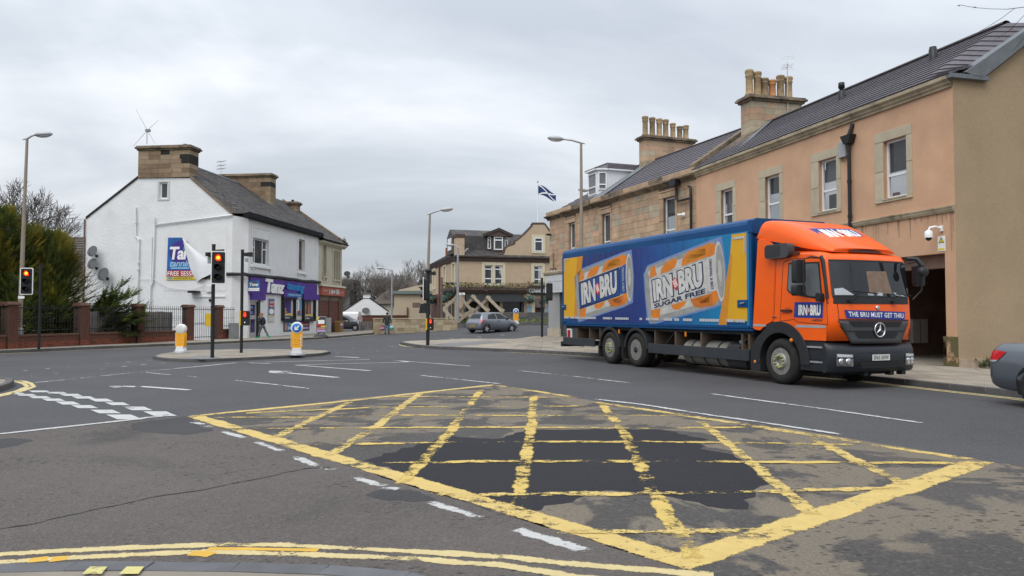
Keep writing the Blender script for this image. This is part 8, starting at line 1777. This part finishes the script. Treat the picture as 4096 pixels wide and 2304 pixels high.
block_wall('low_wall','low brownish block wall along the pavement below the pub garden',LWp,la_(476,1200)[0],la_(1700,1200)[0],0,.3,la_(900,1200)[1]-.2,la_(900,1160)[1],4,.4,.8,(M_gb2,M_gb2,M_gb1),7)
tz1=la_(900,1160)[1];structure(MB().quad(*[(*LWp.P(*q),tz1-.06)for q in((0.2,.3),(12,.3),(12,3.1),(.2,3.1))]).build('garden_bed',mat('soil',(.05,.04,.03),.95,var=.3)))
rr=random.Random(3);t=thing('garden_planting','low green groundcover and flowers on the bed below the grey wall','plants',mw=LWp.mat());mb=MB()
for i in range(900):
 c=Vector((rr.uniform(.2,12),rr.uniform(.5,2.9),tz1-.03+rr.uniform(0,.22+.15*(rr.random()<.2))));a=Vector((rr.uniform(-1,1),rr.uniform(-1,1),rr.uniform(0,1))).normalized()*rr.uniform(.08,.2);mb.add([c,c+a,c+a.orthogonal()*.7],[(0,1,2)],1 if rr.random()<.03 else 0)
stuff(mb.build('groundcover',(mat('lawn_green',(.07,.11,.03),.9,var=.3),mat('yellow_flower',(.6,.32,.03),.7)),t,fix=False))
rr=random.Random(4);t=thing('hedge','clipped low green hedge behind the crossed timber beams','hedge',mw=GWp.mat());mb=MB();a0,a1=ga_(490,1100,-.4)[0],ga_(640,1100,-.4)[0];q0,q1=ga_(500,1150)[1],ga_(500,1100)[1]
for i in range(700):
 c=Vector((rr.uniform(a0,a1),rr.uniform(-.6,.1),rr.uniform(q0,q1)));a=Vector((rr.uniform(-1,1),rr.uniform(-1,1),rr.uniform(-1,1))).normalized()*.12;mb.quad(c,c+a,c+a.orthogonal()*.7)
stuff(mb.build('leaves',M_con2,t,fix=False));MB().box(a0+.05,a1-.05,-.5,0,q0-.2,q1-.08).build('inner_mass',M_con3,t)
TS=Plane((-6,65.2),(6,65.7));tq=lambda p,d:TS.uz(*zp(*p),depth=d)
t=thing('timber_sculpture','big zigzag sculpture of crossed weathered timber beams in front of the pub','sculpture',mw=TS.mat())
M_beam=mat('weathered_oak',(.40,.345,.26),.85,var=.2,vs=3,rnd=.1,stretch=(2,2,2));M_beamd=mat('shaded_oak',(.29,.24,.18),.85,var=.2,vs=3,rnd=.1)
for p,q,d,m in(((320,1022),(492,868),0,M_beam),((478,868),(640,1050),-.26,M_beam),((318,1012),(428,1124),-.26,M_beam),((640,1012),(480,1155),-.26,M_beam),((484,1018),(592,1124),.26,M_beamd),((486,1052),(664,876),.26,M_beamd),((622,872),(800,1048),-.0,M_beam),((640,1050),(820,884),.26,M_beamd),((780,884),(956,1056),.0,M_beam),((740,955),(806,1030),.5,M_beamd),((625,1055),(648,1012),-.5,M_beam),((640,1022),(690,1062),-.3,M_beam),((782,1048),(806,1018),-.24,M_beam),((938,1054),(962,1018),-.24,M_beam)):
 a,b=tq(p,d),tq(q,d);L=math.hypot(b[0]-a[0],b[1]-a[1]);nx,nz=-(b[1]-a[1])/L*.13,(b[0]-a[0])/L*.13
 MB().hexa([(a[0]-nx,d,a[1]-nz),(b[0]-nx,d,b[1]-nz),(b[0]-nx,d+.25,b[1]-nz),(a[0]-nx,d+.25,a[1]-nz),(a[0]+nx,d,a[1]+nz),(b[0]+nx,d,b[1]+nz),(b[0]+nx,d+.25,b[1]+nz),(a[0]+nx,d+.25,a[1]+nz)]).build('beam',m,t,bev=.012)
a=PB.uz(*zp(488,848));st_p=Plane((-5,63.9),(5,63.9));a=st_p.uz(*zp(490,846));b=st_p.uz(*zp(553,870));t=thing('street_sign','white street name plate reading main street on the grey lamp post before the pub','sign',mw=st_p.mat())
MB().box(a[0],b[0],-.03,.0,b[1],a[1]).build('board',M_white,t);hz=a[1]-b[1]
put_text('MAIN',[(a[0]+.3,-.033,a[1]-hz*.12),(b[0]-.3,-.033,a[1]-hz*.12),(b[0]-.3,-.033,a[1]-hz*.44),(a[0]+.3,-.033,a[1]-hz*.44)],'lettering',M_black,t,.01);put_text('STREET',[(a[0]+.1,-.033,a[1]-hz*.56),(b[0]-.1,-.033,a[1]-hz*.56),(b[0]-.1,-.033,a[1]-hz*.88),(a[0]+.1,-.033,a[1]-hz*.88)],'lettering',M_black,t,.01)
EX=Plane((-14.2,92),(-4.5,92));eu=lambda x,y,d=0:EX.uz(*z5(x,y),depth=d)
ex=thing('beige_extension','beige rendered block with green edged flat roof left of the pub','building',mw=EX.mat());a=eu(1672,800);zt1=eu(1750,800)[1]
MB().box(a[0],9.5,0,9,-.5,zt1).build('wall',mat('beige_render',(.46,.38,.275),.9,var=.06,vs=1),ex);MB().box(a[0]-.35,9.5,-.35,9,zt1,zt1+.38).build('roof_edge',mat('grey_green_fascia',(.15,.19,.18),.6),ex);b=eu(1660,740);c=eu(1930,680)
MB().prism([(a[0]-.1,zt1+.38),(9.5,zt1+.38),(9.5,c[1]+.9),(c[0],c[1]),(a[0]-.1,b[1])],4,9).build('upper_gable',MATS['beige_render'],ex)
w_=eu(1885,900);w2_=eu(1975,960);MB().box(w_[0],w2_[0],-.03,-.0,w2_[1],w_[1]).build('boarded_window',mat('brown_board',(.16,.12,.10),.8),ex);MB().box(eu(1880,0)[0],eu(1985,0)[0],-.06,.0,eu(0,970)[1],eu(0,960)[1]).build('window_sill',MATS['beige_render'],ex)
lw=Plane((-14.2,88),(-4.5,88));lu=lambda x,y:lw.uz(*z5(x,y));t=thing('rendered_yard_wall','plain beige rendered yard wall in front of the beige extension','wall',mw=lw.mat());a=lu(1715,975);b=lu(2010,960);MB().prism([(a[0],-.5),(9.5,-.5),(9.5,b[1]+.3),(b[0],b[1]),(a[0],a[1])],0,.3).build('wall',MATS['beige_render'],t);MB().box(lu(1955,0)[0],lu(1978,0)[0],-.03,0,-.3,lu(0,1000)[1]).build('door',mat('pale_door',(.5,.44,.33),.7),t);MB().cyl((lu(1832,0)[0],-.1,-.3),(lu(1832,0)[0],-.1,lu(0,955)[1]),.1,n=8).build('pipe',mat('rusty_brown_pipe',(.16,.07,.05),.7),t)
CG=Plane((-26,100),(-13,100));cg=lambda x,y,d=0:CG.uz(*z5(x,y),depth=d)
t=thing('white_cottage','white cottage gable with chimney and dark slate roof behind the parked van','house',mw=CG.mat());pL,pA,pB,pR=cg(1085,1000),cg(1310,850),cg(1387,850),cg(1610,1005)
MB().prism([(pL[0],-.5),(pR[0],-.5),(pR[0],pR[1]),(pB[0],pB[1]),(pA[0],pA[1]),(pL[0],pL[1])],0,.4).build('gable_wall',M_whitef,t);MB().box(pA[0],pB[0],-.0,.9,pA[1]-.1,cg(0,800)[1]).build('chimney',M_whitef,t);MB().box(pA[0]-.15,pB[0]+.15,-.15,1.05,cg(0,800)[1],cg(0,785)[1]).build('chimney_cope',M_gb2,t);MB().cyl((pA[0]+.7,.4,cg(0,785)[1]),(pA[0]+.7,.4,cg(0,760)[1]),.28,n=10).build('chimney_pot',M_soot,t)
MB().quad((pL[0]-2.2,.38,pL[1]-.3),(pA[0],.38,pA[1]+.05),(pA[0]-2.6,14,pA[1]+.2),(pL[0]-6.5,14,pL[1]-.3)).build('roof',M_slate,t,fix=False);MB().box(pL[0]-4,pL[0]+.05,3,14,-.5,pL[1]-.2).build('side_wall',M_whitef,t)
for s in((pL,pA),(pR,pB)):MB().cyl((s[0][0],.0,s[0][1]+.04),(s[1][0],.0,s[1][1]+.04),.09,n=6).build('verge',M_soot,t)
w_=cg(1365,1035);w2_=cg(1440,1060);window(t,w_[0],w2_[0],w2_[1]-.4,w_[1],d=-.08,fr=.1,mullions=(.33,.66));dish('small grey satellite dish on the white cottage gable',CG,cg(1348,995)[0],cg(1348,995)[1],.5,10)
t=thing('grey_house','low grey house with tiled roof left of the white cottage','house',(-29.0,116,0));MB().box(-6,4,0,6,-.3,5.2).build('wall',mat('grey_harl',(.26,.25,.24),.9,var=.1),t);MB().prism([(-6.5,5.2),(4.5,5.2),(4.5,6.9),(-6.5,6.9)],0,6).build('roof',M_gb2,t);MB().box(-.5,.5,2,3,6.9,8.2).build('chimney',M_gb2,t)
t=thing('brown_roof_house','small house with brown hipped roof between the cottage and the beige extension','house',(-17.0,112,0));MB().box(-3.2,4,0,8,-.3,3.2).build('wall',M_cream,t);MB().quad((-4,-.5,3.1),(5,-.5,3.1),(5,4,6.6),(-.5,4,6.6)).build('roof',mat('brown_tiles',(.10,.082,.07),.8,var=.2,vs=4),t,fix=False)
t=thing('brick_boundary_wall','low red brick yard wall with fence boards behind the parked van','wall',(-17.5,86,0));MB().box(-3.2,5.6,0,.3,-.2,1.35).build('wall',M_brick,t);MB().box(-3.2,5.6,-.05,.35,1.35,1.45).build('coping',M_cope,t)
t=thing('slatted_gate','dark brown slatted timber gate beside the tan block wall','gate',(-11.6,66.5,.0))
for k in range(8):MB().box(-1.9+k*.24,-1.72+k*.24,0,.04,.1,1.15 if k>4 else .95).build('slat',M_brown if k>4 else M_gwood,t)
MB().box(-1.9,.0,.041,.08,.8,.88).build('rail',M_gwood,t)
t=thing('brick_house','roof top and red brick chimney beyond the beige extension','house',(-8.9,112,0));MB().box(-1.0,1.0,0,1.2,4,11.4).build('chimney',M_brickr,t);
for dx in(-.5,.5):MB().lathe([(.2,11.4),(.18,12.0),(.22,12.1)],(dx,.6,0),10).build('chimney_pot',M_pot3,t)
MB().box(-5,8,1.3,9,-.2,6).build('wall',M_pub,t);MB().prism([(-5.4,6),(8.4,6),(6,9),(-3,9)],1.2,9).build('roof',M_slate,t)
t=thing('house_behind_hedge','brown tiled roof of a house behind the conifer hedge','house',(-36,58,0));MB().box(-9,8,0,9,-.2,5.2).build('wall',M_cream,t);rf_=MB().quad((-9.5,-.4,5.1),(8.3,-.4,5.1),(8.3,4.6,8.0),(-9.5,4.6,8.0)).build('roof',mat('brown_tiles',(.10,.082,.07),.8,var=.2,vs=4),t,fix=False);roof_courses(rf_,-9.5,8.3,-.4,5.12,4.6,8.0,12,MATS['brown_tiles'],th=.05)
tg='bare trees beyond the car park'
spec=((1085,116,11.0,'short bare tree just right of the cream building'),(1165,122,12.8,'bare tree with a full twiggy crown right of the wall mounted dish'),(1235,118,13.0,'slim bare tree second from the cream building'),(1330,120,15.2,'tallest bare tree, straight above the white cottage chimney'),(1425,122,14.2,'bare tree just right of the tallest one'),(1490,116,12.6,'bare tree halfway between cottage and grey lamp post'),(1560,122,13.6,'dense bare tree behind the slim grey lamp post'),(1625,118,13.0,'bare tree with hint of green right of the slim lamp post'),(1700,112,12.4,'greening spring tree left of the brick chimney'))
for i,(px,Y,H_,lab)in enumerate(spec):
 H_*=.60
 X=(z5(px,0)[0]-2048)/3020*Y;bare_tree('bare_tree',lab,X,Y,H_,30+i,spread=.5,levels=5,group=tg,buds=.5 if i>6 else .0,twig=.013,kids=(3,3),m=mat('grey_twig',(.19,.165,.15),.95))
for i,(px,Y,H_,lab)in enumerate(((1890,128,17.5,'pale open bare tree rising above the beige extension'),(2010,130,17.0,'pale bare tree directly left of the pub roof'))):
 H_*=.62
 X=(z5(px,0)[0]-2048)/3020*Y;bare_tree('bare_tree',lab,X,Y,H_,50+i,spread=.42,levels=4,group=tg,twig=.024,m=mat('pale_twig',(.22,.20,.18),.9))
bare_tree('bare_tree','bare drooping tree behind the hedge at the far left edge',-36.0,54,11.2,71,spread=.55,levels=5,twig=.014,lean=(.12,0),m=M_twig)
bare_tree('bare_tree','bare birch at the far left edge beyond the hedge',-42.0,60,11.5,73,spread=.55,levels=4,twig=.014)
rr=random.Random(12);t=thing('thicket','dark brown undergrowth below the bare trees behind the cottage','undergrowth',(-20,126,0));mb=MB()
for i in range(3000):
 c=Vector((rr.uniform(-26,14),rr.uniform(-2,3),abs(rr.gauss(0,2.2))));a=Vector((rr.uniform(-.5,.5),rr.uniform(-.5,.5),1)).normalized()*rr.uniform(.6,1.6);mb.quad(c,c+a,c+a+Vector((.09,.05,0)),c+Vector((.09,0,0)))
stuff(mb.build('twigs',(M_twig,),t,fix=False))
tr=bare_tree('budding_tree','budding bare branches over the tiled roof in the top right corner',17.9,15.2,17.5,94,spread=.66,levels=5,buds=1.0,twig=.007,lean=(-.03,.0),kids=(3,4),bole=.93)
for i,(x,y)in enumerate(((3.5,-9),(9.5,-7),(15,-6.5))):bare_tree('bare_tree','street tree behind the viewer, number %s from the left'%('one','two','three')[i],x,y,12,95+i,spread=.55,levels=4,twig=.02)
for i,(u,lab)in enumerate(((.75,'left clump of green weeds at the foot of the roughcast gable'),(1.05,'middle clump of green weeds at the foot of the roughcast gable'),(1.4,'right clump of green weeds by the silver saloon bumper'))):
 x,y=GF.P(u,-.12);weed('weed_clump',lab,(x,y,.12),16,.28,M_leaf,40+i,.32,group='weeds by the gable')
M_tyre=M_rubber
def car(name,label,x,y,z,head,L,st,paint,wheels,wr=.31,side_wins=(),ws=None,rw=None,tails=(),plate=None,lamps=(),cat='car',alloy=None,spokes=5,gaps=(),mirror=None,handles=(),top_extra=()):
 """body lofted through cross sections from the rear bumper (x = 0) forward; head = direction of travel"""
 t=thing(name,label,cat,(x,y,z),math.atan2(head[1],head[0]))
 S=smooth_path(st,6)
 def at(xx):
  for a,b in zip(S[:-1],S[1:]):
   if a[0]<=xx<=b[0]:
    k=(xx-a[0])/max(1e-6,b[0]-a[0]);return[a[i]+(b[i]-a[i])*k for i in range(6)]
  return list(S[0]if xx<S[0][0]else S[-1])
 def half(s):
  X,zb,zs,w,zt,wt=s;cab_=zt-zs
  return[(0,zb),(w*.82,zb),(w*.95,zb+.06),(w*.995,zb+(zs-zb)*.35),(w,zb+(zs-zb)*.6),(w*.975,zs-.03),(w*.94,zs+.015*min(1,cab_*4)),(wt+(w*.94-wt)*.12,zt-cab_*.14),(wt*.93,zt-cab_*.035),(wt*.6,zt),(0,zt+.012)]
 v=[];nh=11
 for s in S:
  hh=half(s);ring=[(s[0],-p[0],p[1])for p in hh]+[(s[0],p[0],p[1])for p in hh[-2:0:-1]];v+=ring
 nr=2*nh-2
 mb=MB().add(v,[(i*nr+k,i*nr+(k+1)%nr,(i+1)*nr+(k+1)%nr,(i+1)*nr+k)for i in range(len(S)-1)for k in range(nr)],0,True)
 mb.add(v,[tuple(range(nr)),tuple((len(S)-1)*nr+k for k in range(nr-1,-1,-1))])
 body=mb.build('body',paint,t)
 def yat(xx,zz):
  hh=half(at(xx))
  for a,b in zip(hh[1:],hh[2:]):
   if a[1]<=zz<=b[1]and b[1]>a[1]:return a[0]+(b[0]-a[0])*(zz-a[1])/(b[1]-a[1])
  return hh[4][0]
 def side(nm,c,m,s,off=.012,nu=6,nv=4,par=None):
  return MB().grid(lambda a,b:((lambda p:(p[0],s*(yat(*p)+off),p[1]))(bil(c,a,b))),nu,nv).build(nm,m,par or t,fix=False)
 def topz(xx,f):
  s=at(xx);yy=f*s[5];zt=s[4]-(s[4]-s[2])*.035*max(0,(abs(f)-.6)/.33)+.012*(1-abs(f));return yy,zt
 for c in side_wins:
  for s in(-1,1):side('window',c,M_carglass,s)
 for c in gaps:
  for s in(-1,1):side('door_gap',c,M_black,s,.004,1,4)
 for nm,q in(('windscreen',ws),('rear_window',rw)):
  if q:MB().grid(lambda a,b:((lambda xx,f:(xx,topz(xx,f)[0],topz(xx,f)[1]+.012))(q[0]+(q[1]-q[0])*b,(-1+2*a)*(q[2]+(q[3]-q[2])*b))),10,6).build(nm,M_carglass,t,fix=False)
 for c,m in tails:
  for s in(-1,1):side('tail_lamp',c,m,s,.014)
 for c,m in lamps:
  for s in(-1,1):side('headlamp',c,m,s,.014)
 for xx,zz in handles:
  for s in(-1,1):MB().box(xx-.09,xx+.09,s*yat(xx,zz)-.025,s*yat(xx,zz)+.025,zz-.02,zz+.02).build('handle',M_black,t,bev=.008)
 if mirror:
  for s in(-1,1):MB().ell((mirror[0],s*(yat(*mirror)+.10),mirror[1]),(.07,.11,.075),12,8).build('door_mirror',paint if mirror[2:]else M_black,t)
 if plate:
  pl=MB().box(plate[0]-.012,plate[0],-.26,.26,plate[1]-.055,plate[1]+.055).build('number_plate',plate[2],t);scribble('plate_letters',M_black,pl,[(plate[0]-.0135,.22,plate[1]+.035),(plate[0]-.0135,-.22,plate[1]+.035),(plate[0]-.0135,-.22,plate[1]-.035),(plate[0]-.0135,.22,plate[1]-.035)],8,.2,5)
 for xx in wheels:
  for s in(-1,1):
   ya=yat(xx,wr+.1)
   ar=[(xx+(wr+.07)*math.cos(R(a)),wr+(wr+.07)*math.sin(R(a)))for a in range(-25,206,15)]
   MB().quad(*[(p[0],s*(yat(p[0],max(.28,p[1]))+.006),p[1])for p in ar]).build('wheel_arch',M_black,t,fix=False)
   o=ya-.19;mb=MB().lathe([(wr*.66,o),(wr*.95,o),(wr,o+.03),(wr,o+.17),(wr*.94,o+.20),(wr*.68,o+.205),(wr*.62,o+.17)],(0,0,0),28,axis='y');w_=mb.build('wheel',M_tyre,t);w_.location=(xx,0,wr)
   if s<0:w_.scale=(1,-1,1)
   rim=MB().lathe([(wr*.66,o+.19),(wr*.62,o+.205),(wr*.58,o+.17),(wr*.56,o+.10),(.01,o+.10)],(0,0,0),24,axis='y').build('rim',M_dk,w_)
   for k in range(spokes):
    a=R(360*k/spokes);c,s2=math.cos(a),math.sin(a);r0,r1,hw=wr*.08,wr*.62,wr*.085
    MB().hexa([(r0*c-hw*s2,o+.12,r0*s2+hw*c),(r1*c-hw*s2*1.4,o+.15,r1*s2+hw*c*1.4),(r1*c+hw*s2*1.4,o+.15,r1*s2-hw*c*1.4),(r0*c+hw*s2,o+.12,r0*s2-hw*c),(r0*c-hw*s2,o+.19,r0*s2+hw*c),(r1*c-hw*s2*1.4,o+.20,r1*s2+hw*c*1.4),(r1*c+hw*s2*1.4,o+.20,r1*s2-hw*c*1.4),(r0*c+hw*s2,o+.19,r0*s2-hw*c)]).build('spoke',alloy or M_alloy,rim,bev=.01)
   MB().lathe([(wr*.15,o+.12),(wr*.14,o+.205),(.01,o+.21)],(0,0,0),12,axis='y').build('hub',alloy or M_alloy,rim)
 return t,side,at,yat
M_carglass=glass_mat('car_glass',(.022,.027,.028),.05,.35);M_alloy=mat('alloy_wheel',(.66,.67,.68),.3,metal=.4,var=.05)
M_red=mat('red_lamp_lens',(.58,.012,.02),.2,var=.1,spec=.6,coat=.3);M_clear=mat('clear_lamp',(.55,.57,.60),.12,metal=.3,spec=.7)
M_sil=mat('silver_blue_paint',(.185,.20,.235),.3,metal=.4,var=.04,spec=.5,coat=.6);M_gry=mat('steel_grey_paint',(.125,.14,.158),.32,metal=.35,var=.04,coat=.5);M_dgry=mat('dark_grey_paint',(.085,.085,.092),.3,metal=.3,var=.04,coat=.5);M_vanw=mat('white_van_paint',(.70,.71,.72),.35,var=.03,coat=.3)
corsa=[(0,.36,.58,.60,.62,.45),(.06,.28,.70,.76,.76,.58),(.20,.22,.86,.825,.95,.64),(.46,.19,.95,.85,1.37,.57),(.80,.19,.95,.855,1.46,.585),(1.5,.19,.93,.86,1.49,.60),(2.15,.19,.91,.86,1.45,.59),(2.75,.19,.90,.855,1.17,.64),(3.08,.19,.89,.85,.98,.68),(3.5,.2,.81,.83,.87,.62),(3.82,.24,.66,.76,.70,.5),(3.99,.33,.50,.6,.53,.38)]
Z0=h(-1.9,54.6);cx5,cy5=-2.86,54.35
t,sd_,at_,ya_=car('hatchback_car','silver blue three door hatchback driving away uphill before the timber beams',cx5,cy5,Z0+.02,(.72,.69),4.0,corsa,M_sil,(.66,3.15),side_wins=([(.92,1.30),(1.58,1.41),(1.66,1.0),(.80,1.0)],[(1.68,1.415),(2.22,1.35),(2.86,1.02),(1.75,.99)]),ws=(2.25,3.0,.86,.9),rw=(.24,.47,.86,.84),tails=(([(.20,.94),(.42,.98),(.30,.74),(.10,.70)],M_red),),plate=(-.002,.50,mat('plate_yellow',(.62,.42,.03),.4)),gaps=([(1.62,.97),(1.63,.97),(1.60,.25),(1.59,.25)],[(2.82,.95),(2.83,.95),(2.75,.25),(2.74,.25)]),mirror=(2.72,1.02),handles=((1.80,.86),))
for s in(-1,1):sd_('lamp_core',[(.22,.88),(.28,.89),(.27,.82),(.20,.81)],M_clear,s,.02,2,2)
MB().cyl((.20,0,1.0),(.28,.3,1.05),.012,n=5).build('rear_wiper',M_black,t);MB().box(.02,.05,-.3,.3,.555,.575).build('plate_lamp_shelf',M_black,t);MB().box(.15,.19,-.09,.09,.80,.825).build('boot_handle',M_chrome,t)
fiat=[(0,.36,.6,.6,.66,.45),(.06,.28,.72,.74,.80,.56),(.2,.22,.88,.80,1.05,.6),(.45,.19,.95,.815,1.40,.54),(1.1,.19,.93,.815,1.49,.56),(1.7,.19,.91,.815,1.44,.56),(2.25,.19,.90,.81,1.17,.6),(2.6,.19,.90,.81,1.0,.66),(3.0,.2,.86,.80,.93,.6),(3.35,.24,.72,.74,.78,.48),(3.54,.34,.54,.6,.58,.38)]
car('small_car','dark grey small hatchback nosing out from behind the cream building',-17.1,70.6,.0,(.985,-.17),3.54,fiat,M_dgry,(.6,2.88),side_wins=([(.6,1.34),(1.05,1.41),(1.1,.99),(.5,.99)],[(1.15,1.415),(1.72,1.36),(2.38,1.02),(1.2,.98)]),ws=(1.75,2.5,.86,.9),rw=(.24,.44,.8,.8),lamps=(([(3.12,.86),(3.34,.74),(3.36,.62),(3.14,.70)],M_clear),),mirror=(2.25,1.02),gaps=([(1.12,.96),(1.13,.96),(1.12,.25),(1.11,.25)],),spokes=7,handles=((1.35,.86),))
car('parked_car','pale silver car mostly hidden between the dark small car and the white van',-21.6,83.5,.0,(.2,-.98),4.0,corsa,mat('pale_silver_paint',(.5,.54,.56),.3,var=.03,coat=.4),(.66,3.15),ws=(2.25,3.0,.86,.9),rw=(.24,.47,.86,.84))
saloon=[(0,.36,.58,.66,.64,.5),(.05,.30,.74,.80,.78,.62),(.14,.26,.90,.865,.95,.70),(.24,.24,.94,.885,1.04,.74),(.6,.22,.94,.90,1.06,.74),(1.1,.2,.94,.905,1.10,.66),(1.45,.2,.94,.905,1.30,.60),(1.9,.2,.93,.905,1.42,.58),(2.4,.2,.92,.905,1.42,.58),(2.9,.2,.91,.90,1.24,.6),(3.25,.2,.90,.90,1.02,.7),(3.9,.22,.82,.88,.9,.64),(4.4,.26,.64,.78,.68,.5),(4.58,.34,.5,.6,.55,.4)]
dv=(.25,-.968);fl=(8.64-.26,13.45)
nx_,ny_=dv[1],-dv[0]
car('saloon_car','rear of a grey saloon with red tail lamp cut off by the right edge',fl[0]-nx_*.885,fl[1]-ny_*.885,.03,dv,4.58,saloon,M_gry,(1.02,3.75),wr=.325,side_wins=([(1.35,1.16),(1.9,1.35),(1.95,.98),(1.2,.98)],[(2.0,1.36),(2.5,1.34),(3.0,1.0),(2.05,.97)]),ws=(2.5,3.2,.86,.9),rw=(1.15,1.75,.86,.84),tails=(([(.12,.93),(.46,.90),(.30,.755),(.08,.745)],M_red),([(.085,.742),(.295,.752),(.25,.72),(.08,.715)],M_clear)),gaps=([(.10,.66),(1.0,.60),(1.0,.59),(.10,.65)],[(1.9,.95),(1.91,.95),(1.85,.3),(1.84,.3)]),spokes=7)
t=thing('white_van','white van with a pink picture on its rear doors before the cottage','van',(-17.6,82,.0),R(4))
MB().prism([(0,.35),(0,1.05),(.12,1.68),(.4,1.82),(2.6,1.82),(3.3,1.2),(4.1,1.0),(4.2,.35)],-.88,.88,'x').build('body',M_vanw,t,bev=.08)
t.children[0].data.transform(Matrix.Rotation(0,4,'Z'))
bo=t.children[0]
for v_ in bo.data.vertices:pass
MB().quad((-.62,.085,1.1),(.62,.085,1.1),(.56,.2,1.64),(-.56,.2,1.64)).build('rear_window',mat('van_print_grey',(.42,.40,.40),.4,var=.4,vs=6),t,fix=False)
MB().quad((-.6,-.006,.75),(.1,-.006,.75),(.1,-.006,1.04),(-.6,-.006,1.04)).build('printed_panel',mat('van_print_dark',(.18,.17,.17),.4,var=.5,vs=7),t,fix=False)
MB().quad((-.5,-.004,.8),(-.28,-.004,.8),(-.2,.08,1.15),(-.25,.19,1.55),(-.42,.19,1.55),(-.5,.08,1.2)).build('pink_figure',mat('van_pink',(.40,.13,.16),.5),t,fix=False)
MB().box(-.9,.9,-.06,.1,.3,.5).build('bumper',M_dk,t,bev=.03);MB().box(.0,.5,-.02,-.005,.58,.69).build('number_plate',MATS['plate_yellow'],t)
for s in(-1,1):
 MB().box(s*.86-.05,s*.86+.05,.0,.12,.9,1.25).build('tail_lamp',M_red,t)
 for yy in(.7,3.4):MB().lathe([(.15,-.1),(.31,-.1),(.32,-.07),(.32,.08),(.30,.1),(.15,.1)],(s*.8,yy,.32),20,axis='x').build('wheel',M_rubber,t)
